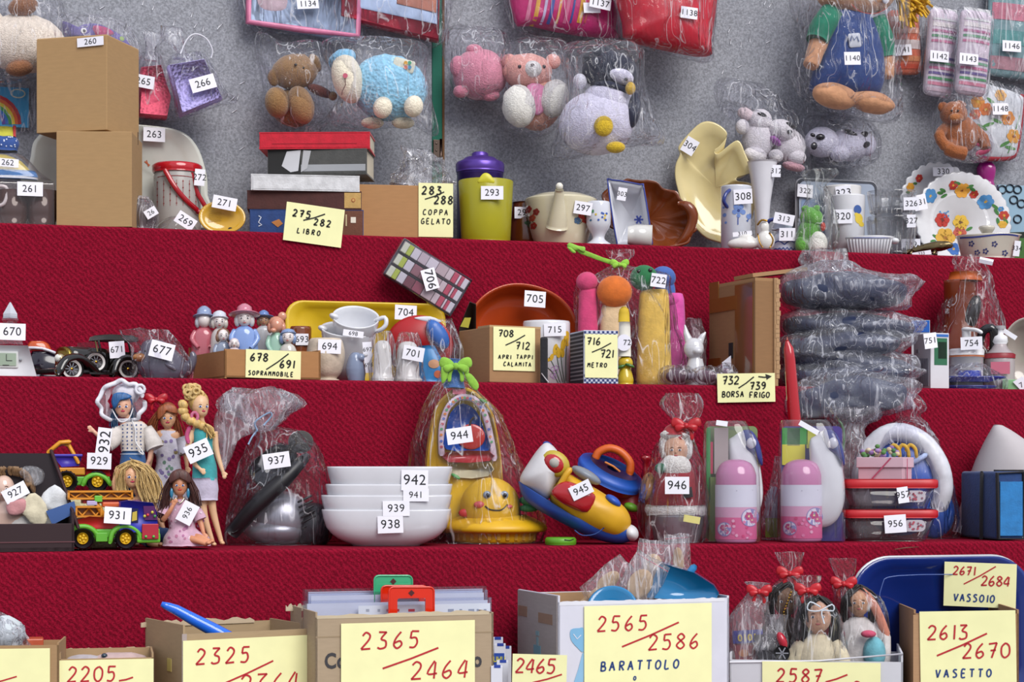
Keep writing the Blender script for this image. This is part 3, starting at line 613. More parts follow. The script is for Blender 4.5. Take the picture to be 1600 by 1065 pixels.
p = t.part('carton'); p.box(540, 289, 706, t.by, 90, 0, bev=1, m='k:ab7e52')
note(t, 654, 286, 708, 370, [(659, 303, '283', 12, 'n:1c1c18', 2.4, .95), (678, 318, '288', 12, 'n:1c1c18', 2.4, .9), ('line', 664, 311, 694, 299, 'n:1c1c18', 1.8), (661, 335, 'COPPA', 8, 'n:1c1c18', 1.6, 1.05), (658, 349, 'GELATO', 8, 'n:1c1c18', 1.6, 1.0)], q=-2)
t = T('clear_wrapper', 'crumpled clear wrapper lying on the box with the COPPA GELATO note', 'wrapper', 652, 1, .11, z=at(650, 289, ROW[1][0]+.1).z+.002)
p = t.part('film'); p.loft([(t.by, 606, 704, 20), (t.by-14, 614, 700, 18), (t.by-34, 632, 692, 10), (t.by-58, 628, 664, 5)], m='fx:f6f6fb', wr=13, fr=45, fold=.25, sub=4, seg=60)
# ------------------------------------------------------------------ vessels
t = T('canister', 'purple metal canister with a stepped lid behind the lime pitcher', 'canister', 750, 1, .14)
b = t.by
p = t.part('canister_body'); p.lathe(750, [(b, 35), (b-2, 36), (274, 36), (272, 37), (270, 36)], m='m:33206a')
p = t.part('lid', 'violet lid'); p.lathe(750, [(270, 37), (267, 38), (257, 38), (254, 36), (250, 27), (247, 24), (245, 14), (243, 13), (240, 13), (238, 10)], m='m:5c3f9c')
t = T('pitcher', 'lime yellow plastic pitcher with tag 293', 'pitcher', 759, 1, .055)
b = t.by
p = t.part('pitcher_body'); p.lathe(759, [(b, 37), (b-3, 38.5), (284, 43), (283, 42), (b-6, 36.5)], m='t:cdc62e'); p.lathe(759, [(b-1, 36), (286, 41)], m='c6bf2a')
p = t.part('spout'); p.pillow(sm([(747, 286), (752, 274), (759, 270), (767, 274), (772, 286)], 4), -40, 4, 4, 'cdc62e')
t.tag('293', 769, 301, 35, 21, 0, q=-44)
t = T('brown_pot', 'small brown glazed pot with a tag hidden behind the teapot', 'pot', 820, 1, .18)
b = t.by
p = t.part('pot'); p.lathe(820, [(b, 20), (b-10, 27), (b-35, 27), (320, 20), (317, 21)], m='g:5a2a12', sub=3)
t.tag('298', 817, 332, 26, 18, 0, size=12, tx=2)
t = T('teapot', 'cream teapot with red flowers and a long spout facing forward, tag 297', 'teapot', 875, 1, .12)
b = t.by
p = t.part('teapot_body'); p.lathe(876, [(b, 38), (b-4, 40), (b-28, 48), (318, 56), (312, 56), (309, 50), (304, 36), (302, 20)], m='g:d6cdb0', sub=3)
mk = p.mark()
for (x, y, h) in ((826, 330, 'a02c1c'), (832, 344, 'b04a2a'), (838, 336, '8a2a20'), (824, 350, '3a5a3a'), (834, 356, 'a83020'), (908, 342, 'b83a28'), (914, 348, 'b83a28'), (902, 350, '4a6a8a'), (911, 336, 'c05030'), (917, 340, '5a7a4a')):
    for a in range(5): p.disc(x+3*math.cos(a*1.257), y+3*math.sin(a*1.257), 2.6, m='n:'+h, n=8)
for e in ([(820, 335), (830, 345), (838, 360)], [(905, 355), (915, 345), (920, 335)]): p.ribbon(sm(e, 3, False), 1, 0, 'n:4a5a3a')
p.snap(mk)
p = t.part('spout'); p.tube([(870, 356, -44), (872, 335, -52), (873, 312, -62), (874, 296, -70)], [17, 14, 9, 6.5], 'g:d6cdb0', 0, 16, sub=3); p.ell(874, 291, 6, 6, q=-70, m='g:e6e2d4', n=10)
t.tag('297', 911, 325, 28, 20, 9, q=-52, size=12)
t = T('egg_cup', 'white footed cup with small blue and yellow flowers beside the teapot', 'cup', 935, 1, .045)
b = t.by
p = t.part('cup'); p.lathe(935, [(b, 20), (b-3, 19), (b-10, 10), (b-18, 11), (b-34, 19), (318, 18), (317, 16)], m='g:d4d6de', sub=3)
mk = p.mark()
for i in range(14): p.disc(922+random.random()*28, 328+random.random()*20, 1.8, m='n:'+random.choice(('3a5aa8', 'd0b040', '4a8a5a', '3a5aa8')), n=7)
p.snap(mk)
t = T('small_dish', 'white rectangular dish with blue rim standing on end, tag 303', 'dish', 985, 1, .08)
b = t.by
p = t.part('dish'); p.dish(sm([(950, 288), (956, 281), (1000, 288), (1006, 294), (1018, 372), (1014, 382), (972, 384), (964, 380)], 3), [(0, 30), (.72, 30), (.86, 4), (1, 0), (1, 3), (.86, 34), (0, 36)], m='g:d6d8e0')
p.tube([(950, 288), (956, 281), (1000, 288), (1006, 294), (1018, 372), (1014, 382), (972, 384), (964, 380)], 1.2, 'g:2f3f94', 0, 6, closed=True, sub=3)
for a in range(6): p.ribbon([(1008-10, 343), (998+7*math.cos(a*1.05), 343+7*math.sin(a*1.05))], 3, 20-14, 'n:26357f')
t.tag('303', 972, 303, 14, 20, 10, q=-3, size=9)
t = T('small_cup', 'small white cup lying on its side in front of the standing dish', 'cup', 1005, 1, .03)
b = t.by
p = t.part('cup'); p.lathe(1003, [(b-15+20, 14), (b-15+8, 17), (b-15-18, 17), (b-15-18, 15)], m='g:d2d0cc', R=(0, 92, 0), piv=(1003, b-17), q=0)
t = T('leaf_dish', 'brown glazed leaf shaped dish with ruffled rim', 'dish', 1015, 1, .16)
b = t.by
o = [(1013+(72+4*math.sin(i*2.1))*math.cos(i/40*6.283)*1.0, 335+(53+3*math.sin(i*1.7))*math.sin(i/40*6.283)+ (math.cos(i/40*6.283)*18)) for i in range(40)]
p = t.part('dish', disp=(2, 40)); p.dish(sm(o, 3), [(0, 22), (.5, 20), (.8, 8), (.93, -2), (1, -6), (1.02, -3), (.95, 8), (.6, 26), (0, 28)], m='g:7e3f1c', c=(1013, 335), R=(-8, 0, 0))
p = t.part('rim_twist'); p.tube([(1060, 318, -8), (1074, 322, -12), (1082, 335, -10), (1080, 352, -8), (1070, 372, -6), (1056, 384, -4)], [4, 8, 9, 8, 8, 5], 'g:7a3b18', 0, 10, sub=3)
t = T('cream_leaf_dish', 'pale yellow leaf shaped ceramic dish standing on edge, tag 304', 'dish', 1110, 1, .16)
o = [(1094, 192), (1112, 190), (1130, 200), (1136, 212), (1124, 228), (1116, 234), (1122, 240), (1146, 222), (1156, 222), (1164, 240), (1174, 268), (1154, 276), (1152, 283), (1174, 288), (1180, 310), (1172, 350), (1150, 384), (1124, 379), (1097, 367), (1071, 330), (1056, 285), (1055, 258), (1062, 240), (1060, 228), (1074, 210)]
p = t.part('dish'); p.dish(sm(o, 4), [(0, 20), (.55, 18), (.8, 8), (.97, -1), (1, 0), (1, 4), (.85, 18), (.5, 28), (0, 30)], m='g:dccb92', c=(1118, 290))
t.tag('304', 1078, 228, 21, 25, 32, q=-4, size=12)
t = T('white_vase', 'tall slim white vase with tag 312', 'vase', 1191, 1, .09)
b = t.by
p = t.part('vase'); p.lathe(1191, [(b, 18), (b-4, 18), (b-14, 11), (330, 12), (290, 17), (256, 23), (253, 24), (253, 21)], m='g:dcdae0', sub=3)
t.tag('312', 1213, 267, 14, 19, 2, q=-14, size=10)
t = T('mug', 'white mug with blue flower painting and tag 308', 'mug', 1150, 1, .075)
b = t.by
p = t.part('mug_body'); p.lathe(1150, [(b, 21), (b-3, 23.5), (294, 24), (292, 24.5), (291, 23), (296, 22), (b-6, 20)], m='g:d3d6e0')
mk = p.mark()
for (x, y, r) in ((1154, 332, 5), (1150, 326, 4), (1158, 326, 4), (1154, 340, 3), (1148, 334, 4), (1161, 334, 4), (1170, 340, 4), (1132, 338, 3), (1134, 350, 2), (1131, 326, 2)): p.disc(x, y, r, m='n:6a86c0')
p.ribbon([(1154, 338), (1153, 346), (1153, 354)], 1.6, 0, 'n:3a4f94'); p.disc(1154, 332, 2.5, m='n:2f4288'); p.ribbon([(1167, 348), (1172, 342), (1173, 334)], 3, 0, 'n:46609c'); p.snap(mk)
p = t.part('handle', 'cobalt blue handle'); p.tube([(1140, 297, -22), (1134, 303, -30), (1131, 314, -32), (1136, 323, -24)], 3, 'g:24357e', 0, 8, sub=3)
t.tag('308', 1161, 307, 29, 23, -3)
t = T('figurine', 'small white porcelain figurine with gilded edges and tag 310', 'figurine', 1180, 1, .03)
b = t.by
p = t.part('figure', vox=1.6); p.ell(1162, b-10, 26, 10, 12, m='g:dedbd6'); p.ell(1196, b-14, 15, 16, 12, m='g:dedbd6'); p.ell(1194, b-36, 8, 11, 8, m='g:dedbd6'); p.ell(1168, b-16, 14, 9, 9, R=20, m='g:dedbd6'); p.tube([(1194, b-26), (1182, b-14), (1172, b-8)], 4, 'g:dedbd6')
p = t.part('gilding', 'gold edging'); p.tube([(1136, b-2, -10), (1146, b-2, -12), (1160, b-3, -12)], 1.4, 'e:b0853a'); p.tube([(1184, b-40, -6), (1190, b-47, -8), (1198, b-46, -8)], 1.6, 'e:b0853a', sub=3); p.tube([(1202, b-28, -8), (1208, b-16, -8), (1203, b-4, -8)], 1.2, 'e:b0853a', sub=3); p.tube([(1184, b-26, -10), (1187, b-12, -13), (1192, b-4, -12)], 1, 'e:b0853a', sub=3)
t.tag('310', 1160, 365, 30, 7, -5, size=8)
t = T('delft_jar', 'blue and white lidded jar carrying tags 313 and 311', 'jar', 1226, 1, .07)
b = t.by
p = t.part('jar_body'); p.lathe(1226, [(b, 16), (b-6, 20), (b-24, 20), (b-34, 14), (b-40, 13)], m='g:ccd2e2', sub=3)
mk = p.mark(); p.ribbon([(1206+a, b-8+2*math.sin(a)) for a in range(0, 41, 3)], 2, 0, 'n:2f4690'); p.ribbon([(1206+a, b-14-6*abs(math.sin(a*.16))) for a in range(0, 41, 2)], 1.8, 0, 'n:2f4690'); p.snap(mk)
p = t.part('lid'); p.lathe(1222, [(b-40, 17), (b-48, 15), (b-56, 8), (b-60, 4)], m='g:c8cfe2', sub=3); p.tube([(1196, b-46, -6), (1203, b-55, -10), (1214, b-56, -12), (1226, b-52, -14)], 3, 'g:2c3f88', sub=3)
t.tag('313', 1225, 342, 32, 17, 12, size=11, q=-24); t.tag('311', 1230, 366, 25, 20, 1, size=12, q=-26)
t = T('picture_tile', 'white framed picture tile leaning at the back behind the green frog', 'picture', 1306, 1, .26, al=True)
b = t.by
p = t.part('tile'); p.plate(rrect(1244, 286, 1372, b, 10), 0, 6, 'g:d6d8de', bev=.02); p.plate(rrect(1249, 291, 1367, b-4, 8), -1, 1, 'g:9fa9ba')
p.poly(rrect(1252, 312, 1290, b-6, 5), -1.6, 'n:7f93b4')
t.tag('322', 1258, 298, 24, 20, 3, q=-5, size=10)
t = T('mug', 'pale mug with a painted chick and tag 320', 'mug', 1322, 1, .12)
b = t.by
p = t.part('mug_body'); p.lathe(1325, [(b, 22), (b-3, 25), (308, 27), (306, 27), (310, 24), (b-6, 22)], m='g:d8d8dc')
mk = p.mark(); p.disc(1340, 330, 6, 7, m='n:3a5a9a'); p.disc(1342, 344, 6, 8, m='n:d8bc40'); p.disc(1338, 338, 3, m='n:d8bc40'); p.disc(1346, 352, 4, m='n:d8bc40'); p.snap(mk)
t.tag('320', 1317, 338, 30, 22, 0)
t = T('mug', 'white mug with tag 323 standing behind the chick mug', 'mug', 1322, 1, .2)
b = t.by
p = t.part('mug_body'); p.lathe(1316, [(b, 26), (294, 30), (292, 30), (296, 27), (b-6, 24)], m='g:dcdad8')
p = t.part('print'); p.tube([(1330, 318, -32), (1333, 312, -30), (1336, 318, -28)], 1.2, 'n:d0a050'); p.tube([(1338, 318, -26), (1341, 313, -24), (1344, 318, -22)], 1.2, 'n:d0a050')
t.tag('323', 1318, 301, 24, 22, -6)
t = T('plush_frog', 'green and white plush frog in a clear bag hanging over the shelf edge', 'plush toy', 1272, 1, .055, hang=True)
b = t.by
p = t.part('body', disp=(1.5, 60)); p.ell(1264, b-26, 20, 30, 18, m='p:5a9a3a'); p.ell(1268, b-56, 18, 16, 15, q=-2, m='p:62a440'); p.ell(1258, b-70, 6, q=-6, m='p:62a440'); p.ell(1276, b-70, 6, q=-6, m='p:62a440'); p.ell(1254, b-14, 12, 14, 12, q=-8, m='p:62a440')
p = t.part('belly', 'white belly'); p.ell(1278, b-16, 15, 19, 12, q=-12, m='p:e2e0d8')
p = t.part('mouth', 'red mouth'); p.ell(1286, b-42, 4, 7, 4, q=-12, m='c:b83a2a')
p = t.part('bag'); p.loft([(b-1, 1244, 1300, 22), (b-30, 1244, 1310, 24), (b-70, 1250, 1304, 22), (b-96, 1262, 1296, 12), (b-108, 1264, 1290, 8), (b-122, 1256, 1312, 12), (b-132, 1258, 1308, 8)], m='f:f4f6f4', wr=6, fold=.08, sub=4, seg=56)
p = t.part('bag_tail', 'loose end of the bag'); p.loft([(b-6, 1256, 1318, 4), (b+10, 1252, 1320, 3), (b+26, 1260, 1328, 4)], q=-66, m='fx:f0f2f6', wr=8, fold=.2, sub=4, seg=48)
t.tag('319', 1300, 320, 4, 4, 0, size=.1) if False else None
t = T('ramekin', 'fluted white oval ramekin with a grey rim at the shelf edge', 'ramekin', 1358, 1, .05)
b = t.by
p = t.part('ramekin'); p.loft([(b, 1330, 1386, 18), (b-2, 1328, 1388, 19), (b-24, 1322, 1394, 24), (b-27, 1320, 1398, 26), (b-28, 1322, 1394, 24), (b-20, 1326, 1390, 20)], m='g:dadade', seg=96, fold=.0)
for i in range(15): p.tube([(1328+i*4.3, b-3, -19*math.sqrt(max(0, 1-((i-7)/7.6)**2))), (1324+i*4.9, b-24, -24*math.sqrt(max(0, 1-((i-7)/7.6)**2)))], 1.6, 'g:dadade')
p.tube([(1322+72*(.5+.5*math.cos(a)), b-27, 24*math.sin(a)) for a in (i*6.283/28 for i in range(28))], 1.2, 'g:7f88b4', 0, 6, closed=True)
p = t.part('handle'); p.ell(1398, b-22, 7, 5, 8, m='g:dadade')
for i, (y0, y1, r0, r1, lab) in enumerate(((372, 340, 34, 39, 'cut glass bowl with tag 327, lower of the two stacked'), (338, 300, 33, 38, 'cut glass bowl with tag 326, stacked on another glass bowl'))):
    t = T('glass_bowl', lab, 'bowl', 1393, 1, .1, z=None if i == 0 else zt, group='stacked glass bowls')
    b = t.by; zt = at(1393, 338, ROW[1][0]+.1).z
    p = t.part('bowl'); p.lathe(1393, [(b, r0-6), (b-4, r0), (y1+4, r1), (y1, r1+1), (y1, r1-2), (y1+6, r1-4), (b-8, r0-5)], m='v:d4d6da')
    for j in range(13):
        a = math.pi*(j+.5)/13; p.tube([(1393+r0*math.cos(a), b-5, -r0*math.sin(a)), (1393+r1*math.cos(a), y1+5, -r1*math.sin(a))], 1.3, 'v:dcdee2', 0, 6)
    p.lathe(1393, [(b-6, r0+1.5), (b-9, r0+2), (b-12, r0+1.5)], m='v:c8cad0')
    t.tag(('327', '326')[i], 1424, (345, 318)[i], (14, 24)[i], 20, 0, q=-32, size=11)
t = T('saucer', 'shallow white dish with two tags between ramekin and crocodile', 'dish', 1425, 1, .1)
b = t.by
p = t.part('dish'); p.lathe(1425, [(b, 24), (b-14, 40), (b-20, 44), (b-18, 40), (b-4, 22)], m='g:c9ccd6')
t.tag('329', 1423, 382, 30, 18, 0, size=11)
fl = lambda p, x, y, r, h, c='d8a83a', n=6: [p.disc(x+r*.6*math.cos(a*6.283/n), y+r*.6*math.sin(a*6.283/n), r*.48, m='n:'+h, n=8) for a in range(n)]+[p.disc(x, y, r*.3, m='n:'+c, n=8)]
scal = lambda cx, cy, rx, ry, n, am, N=120: [(cx+(rx+am*abs(math.sin(i/N*math.pi*n)))*math.cos(i/N*6.283), cy+(ry+am*abs(math.sin(i/N*math.pi*n)))*math.sin(i/N*6.283)) for i in range(N)]
t = T('plate', 'scalloped white plate with flowers, half hidden behind a larger plate', 'plate', 1468, 1, .27, al=True)
p = t.part('plate'); p.dish(scal(1468, 318, 58, 62, 26, 4), calm=oval(1468, 318, 60, 64, 120), prof=[(0, 10), (.66, 10), (.74, 5), (.97, 0), (1, 1), (.75, 10), (0, 13)], m='g:d6d6da'); mk = p.mark(); fl(p, 1438, 278, 6, 'b8322a'); fl(p, 1424, 292, 7, 'd8982a'); p.disc(1432, 286, 4, 2, m='n:3f6a34'); p.disc(1420, 300, 4, 2, m='n:3f6a34'); p.snap(mk)
t.tag('330', 1474, 268, 32, 14, -3, size=11, q=-3)
t = T('plate', 'large scalloped white plate painted with bright flowers, tag 331', 'plate', 1508, 1, .22, al=True)
p = t.part('plate'); p.dish(scal(1506, 345, 73, 76, 34, 3), calm=oval(1506, 345, 75, 78, 120), prof=[(0, 12), (.62, 12), (.72, 6), (.97, 0), (1, 1), (.75, 11), (0, 15)], m='g:dcdcde', R=(-4, 0, 0))
mk = p.mark()
for e in ((1457, 305, 11, '4a8ac0'), (1545, 314, 11, '4a8ac0'), (1510, 296, 11, 'd89a34', '8a4a20'), (1494, 288, 7, 'b8382a'), (1528, 302, 6, 'b8382a'), (1478, 342, 11, 'b83228', '5a2a28'), (1507, 346, 12, 'd8b03a', '6a4a28'), (1482, 370, 15, 'd8a840', 'a06a28'), (1505, 362, 10, 'c05a48'), (1494, 388, 10, '3a6ab0'), (1570, 336, 7, 'b8382a'), (1568, 350, 6, 'd8a83a'), (1566, 326, 4, '4a8ac0')): fl(p, *e)
for x, y, a in ((1478, 296, 20), (1482, 304, -30), (1500, 285, 10), (1524, 294, 30), (1520, 290, -20), (1466, 368, 20), (1460, 376, -10), (1520, 356, -30), (1560, 330, 60), (1562, 345, 80), (1558, 322, 40), (1470, 385, 30), (1474, 300, 0), (1572, 344, 60)): p.disc(x, y, 6, 2.4, m='n:3f7a3a', roll=a, n=10)
for i in range(10): p.disc(1468+random.random()*20, 328+random.random()*16, 1.5, m='n:4a8ac0', n=6)
p.snap(mk)
t.tag('331', 1438, 316, 20, 24, -12, size=11, q=-8)
t = T('baking_dish', 'oval white baking dish with dark blue star flowers', 'dish', 1544, 1, .06)
b = t.by
p = t.part('dish'); p.loft([(b, 1506, 1582, 30), (b-4, 1502, 1586, 32), (b-36, 1494, 1594, 36), (b-38, 1492, 1597, 37), (b-38, 1497, 1590, 34), (b-8, 1508, 1580, 28)], m='g:d0cabb', seg=40)
mk = p.mark()
for x, y in ((1518, 384), (1554, 385), (1540, 396), (1570, 398), (1527, 398)):
    for a in range(5): p.disc(x+3.2*math.cos(a*1.257), y+3.2*math.sin(a*1.257), 1.7, m='n:2a3168', n=7)
p.ribbon([(1496+a, b-33+1.5*math.cos(a/50*3.14-1.57)) for a in range(0, 98, 5)], 2.4, 0, 'n:2c3a86'); p.snap(mk)
p = t.part('knob'); p.lathe(1542, [(b-38, 6), (b-42, 8), (b-50, 13), (b-53, 12)], m='g:d0cabb', sub=2)
t.tag('334', 1589, 388, 10, 24, 8, size=9, q=-20)
t = T('crocodile_figurine', 'small dark metallic crocodile figurine walking along the shelf edge', 'figurine', 1450, 1, .022)
b = t.by
p = t.part('body', disp=(1, 130), vox=1.1); p.tube([(1410, b-5), (1430, b-9), (1452, b-14), (1470, b-16), (1482, b-17), (1488, b-15)], [3, 5, 8, 8, 6, 3], 'e:7a6a4c', sub=3, seg=10)
for i in range(9): p.ell(1428+i*6, b-16-i*.8, 1.6, 2.4, q=0, m='e:7a6a4c', n=6)
for x in (1426, 1462):
    for q in (-6, 6):
        l = t.part('leg'); l.tube([(x, b-9, q*.6), (x-4, b-4, q), (x+2, b-1.5, q-1)], [3.4, 2.6, 2.6], 'e:7a6a4c', seg=8)
t.tag('333', 1440, 396, 30, 7, -8, size=6, q=-14)
t = T('magenta_vase', 'round magenta vase peeping out behind the flowered plates', 'vase', 1541, 1, .295)
b = t.by
p = t.part('vase'); p.lathe(1541, [(b, 12), (b-20, 16), (300, 14), (284, 12), (274, 14), (262, 15), (252, 9), (248, 5), (240, 5)], m='g:9a1a78', sub=3, sq=.7)
t = T('ring_picture', 'pale blue picture with linked rings at the right end of the top shelf', 'picture', 1590, 1, .28, al=True)
b = t.by
p = t.part('panel'); p.box(1560, 290, 1640, b, 6, 0, bev=.6, m='n:8fb0c4')
p = t.part('rings')
for x, y in ((1566, 296), (1578, 294), (1590, 296), (1584, 312), (1596, 318), (1590, 342)): p.tube(oval(x, y, 6, n=16), 1.2, 'm:26323c', -1, 6, closed=True)
t = T('dark_box', 'small dark green box at the right end behind the baking dish', 'box', 1592, 1, .14)
p = t.part('box'); p.box(1578, 362, 1620, t.by, 30, 0, bev=1, m='n:1c2a20'); p.box(1580, 372, 1604, t.by-2, 1, -1.2, m='n:4a7a3a')
# ------------------------------------------------------------------ wall, right half
t = T('cushion_pack', 'magenta cushion with yellow and blue stripes in clear wrap, tag 1137', 'cushion', 884, Y=WALL-.05, y=0)
p = t.part('cushion'); p.pillow(sm([(806, -70), (960, -70), (962, 40), (966, 54), (900, 54), (830, 44), (804, 36)], 3), 0, 26, 30, 's:c4206e', 10, .4)
mk = p.mark()
for x, w, h in ((826, 5, 'd87a9a'), (838, 6, 'd8a03a'), (850, 4, 'c8b8d8'), (860, 5, '3a4a98'), (872, 4, 'd8902a'), (884, 5, 'd06a90'), (893, 3, '2f4490'), (906, 7, 'd8a02a'), (915, 3, 'c04a50')):
    p.ribbon([(x+8-a*.16, -60+a) for a in range(0, 104, 6)], w, 0, 's:'+h)
p.snap(mk, .9)
wallbag(t, [(800, -75), (964, -75), (970, 58), (890, 58), (802, 48)], 30, 33, wr=4)
t.tag('', 925, 12, 26, 16, -4); t.tag('1137', 938, 5, 33, 17, 8, size=12, q=-38)
t = T('cushion_pack', 'plain red cushion in clear wrap with tag 1138', 'cushion', 1042, Y=WALL-.06, y=20)
p = t.part('cushion'); p.pillow(sm([(962, -70), (1112, -70), (1110, 60), (1106, 84), (1050, 80), (982, 66), (974, 40)], 3), 0, 34, 34, 's:c80e2c', 10, .4)
wallbag(t, [(960, -75), (1114, -75), (1114, 60), (1108, 92), (1040, 84), (976, 72), (966, 30)], 40, 40, wr=5)
t.tag('1138', 1077, 20, 26, 18, 4, size=11)
t = T('plush_pig', 'pink round plush pig seen from behind in a clear bag beside the green post', 'plush toy', 746, Y=WALL-.07, y=112)
p = t.part('body', disp=(1.5, 50)); p.ell(750, 116, 42, 40, 36, m='p:d88a9e', n=28)
for x, y, a, b_ in ((716, 104, 13, 17), (741, 78, 13, 9), (720, 143, 12, 10), (765, 148, 16, 10)): q = t.part('ear' if y < 120 else 'foot'); q.ell(x, y, a, b_, 10, q=-8, m='p:d48498')
wallbag(t, [(692, 50), (740, 42), (785, 46), (800, 84), (794, 150), (765, 158), (712, 156), (700, 110)], 46, 44)
t = T('plush_bear', 'pale pink plush bear with white paws in a clear bag next to the pig', 'plush toy', 836, Y=WALL-.075, y=135)
p = t.part('body', disp=(1.5, 50)); p.ell(838, 160, 38, 44, 30, m='p:dca08e', n=24)
p = t.part('head', disp=(1.5, 50)); p.ell(824, 112, 38, 28, 28, q=-10, m='p:dc9c92', n=24)
for x, r in ((796, 12), (864, 12)): q = t.part('ear'); q.ell(x, 96, r, r, 7, q=-10, m='p:dc9c92')
p = t.part('snout', 'white snout'); p.ell(832, 108, 14, 13, 14, q=-32, m='p:dcd8d6'); p.ell(832, 101, 3, 2, 2, q=-46, m='n:5a4a4c', n=8)
for dx in (-20, 18): q = t.part('eye'); q.ell(832+dx, 104, 3, 3, 2, q=-34, m='g:2a2024', n=8)
p = t.part('shirt', 'pink checked shirt'); p.pillow(sm([(824, 134), (850, 134), (852, 168), (838, 180), (826, 166)], 3), -28, 6, 4, 'c:d484a8')
for x, y, rx, ry, a in ((811, 166, 25, 33, -6), (866, 154, 23, 30, 14)): q = t.part('paw', 'white paw', disp=(2, 60)); q.ell(x, y, rx, ry, 24, q=-26, R=a, m='p:dddad4', n=24)
wallbag(t, [(783, 72), (830, 58), (880, 62), (896, 100), (888, 170), (850, 212), (800, 208), (786, 200), (790, 150), (780, 110)], 52, 48)
t = T('plush_penguin', 'large white plush penguin with navy cap and yellow beak in a clear bag', 'plush toy', 948, Y=WALL-.1, y=160)
p = t.part('body', disp=(2.5, 40)); p.ell(932, 192, 60, 50, 48, m='p:dad6e8', n=32, R=-8); p.ell(950, 158, 42, 30, 36, m='p:d4d0e2', n=24)
p = t.part('head', 'navy head', disp=(1.5, 40)); p.ell(953, 112, 44, 32, 34, q=-4, R=8, m='c:10152e', n=24)
p = t.part('cap', 'navy cap'); p.ell(936, 92, 27, 20, 26, q=-2, R=-10, m='c:0c1026')
p = t.part('pompom', 'white pompom'); p.ell(906, 127, 11, 12, 10, q=-14, m='p:dad8e2')
p = t.part('face', 'white face patch'); p.ell(967, 118, 24, 13, 16, q=-24, R=18, m='p:d2cee0')
p = t.part('scarf'); p.tube([(934, 130, -20), (955, 132, -32), (978, 142, -24)], 5, 'c:161c38', sub=3)
p = t.part('eye'); p.ell(978, 124, 3, 3, 2, q=-40, m='g:141414', n=8)
p = t.part('beak', 'yellow beak'); p.ell(985, 138, 8, 10, 9, q=-34, m='p:cda51e')
p = t.part('foot', 'yellow foot'); p.ell(943, 197, 15, 16, 9, q=-46, m='p:ccaa1e')
p = t.part('foot', 'yellow foot'); p.ell(962, 230, 15, 9, 10, q=-34, m='p:ccaa1e')
p = t.part('wing', 'navy wing'); p.ell(990, 172, 11, 28, 14, q=-14, R=8, m='c:141a36')
wallbag(t, [(876, 76), (930, 62), (1000, 72), (1008, 130), (1022, 180), (1038, 224), (990, 228), (930, 240), (864, 248), (872, 190), (884, 130)], 62, 58, c=(945, 160))
t = T('plush_puppies', 'two white plush puppies with black patches hugging in one clear bag', 'plush toy', 1206, Y=WALL-.07, y=215)
def puppy(parts):
    for (nm, x, y, rx, ry, rq, q, R, h) in parts: z = t.part(nm, {'1c1a22': 'black '+nm, 'd0a0aa': 'pink '+nm}.get(h[2:])); z.ell(x, y, rx, ry, rq, q=q, R=R, m=h, n=16)
puppy((('body', 1184, 220, 24, 32, 24, 0, 10, 'p:dcd6da'), ('head', 1188, 188, 17, 18, 17, -8, 0, 'p:dcd6da'), ('ear', 1165, 178, 13, 10, 8, -6, 20, 'p:d8c4c8'), ('arm', 1160, 198, 10, 12, 10, -14, 0, 'p:dcd6da'), ('ear', 1191, 180, 8, 4, 6, -20, 24, 'p:1c1a22'), ('body', 1232, 228, 26, 26, 24, -4, 30, 'p:dcd6da'), ('head', 1222, 204, 21, 17, 18, -18, 20, 'p:dcd6da'), ('brow', 1236, 196, 9, 4, 5, -32, 24, 'p:1c1a22'), ('eye', 1234, 206, 4, 3.5, 3, -35, 10, 'g:1c1a22'), ('leg', 1245, 246, 14, 12, 12, -18, 0, 'p:dcd6da'), ('leg', 1180, 242, 18, 12, 12, -18, 8, 'p:dcd6da'), ('leg', 1212, 244, 11, 11, 12, -20, 0, 'p:dcd6da'), ('foot', 1240, 260, 18, 7, 10, -16, 10, 'p:d0a0aa'), ('collar', 1212, 220, 10, 5, 8, -22, 40, 'c:9a5aa0')))
wallbag(t, [(1124, 128), (1175, 130), (1210, 150), (1240, 180), (1264, 264), (1230, 268), (1190, 256), (1164, 250), (1152, 200), (1150, 168), (1122, 160)], 50, 46, c=(1200, 205))
t = T('plush_puppy', 'white spotted plush puppy lying on its side, bagged under the rag doll', 'plush toy', 1310, Y=WALL-.06, y=222)
puppy((('head', 1284, 222, 26, 24, 22, -8, 0, 'p:cfccdc'), ('body', 1326, 226, 34, 26, 26, 0, -8, 'p:cfccdc'), ('leg', 1355, 226, 13, 18, 13, -8, 0, 'p:cfccdc'), ('leg', 1312, 240, 15, 13, 14, -16, 0, 'p:cfccdc'), ('nose', 1282, 214, 7, 5, 5, -28, 0, 'g:1c1a22'), ('eye', 1272, 228, 5, 6, 3, -28, 20, 'g:1c1a22'), ('eye', 1270, 211, 4, 3, 3, -27, 20, 'g:1c1a22'), ('spot', 1330, 208, 12, 4, 5, -20, 24, 'p:1c1a22'), ('spot', 1350, 210, 7, 5, 4, -18, -20, 'p:1c1a22'), ('spot', 1352, 226, 8, 5, 4, -20, -20, 'p:1c1a22')))
wallbag(t, [(1254, 190), (1300, 180), (1350, 184), (1376, 215), (1366, 252), (1320, 264), (1270, 256), (1256, 226)], 40, 38)
t = T('rag_doll', 'large rag doll in blue dungarees and green shirt, tag 1140, bagged at the top edge', 'doll', 1325, Y=WALL-.085, y=90)
p = t.part('body', 'tan cloth body', disp=(1.5, 40), vox=2.2)
p.ell(1336, -14, 62, 40, 42, m='c:d49c74', n=24); p.tube([(1292, 40), (1278, 70, -10), (1266, 104, -18)], [14, 15, 12], 'c:d49c74', sub=3, seg=14); p.tube([(1372, 50), (1384, 85, -8), (1386, 122, -12)], [13, 14, 11], 'c:d49c74', sub=3, seg=14)
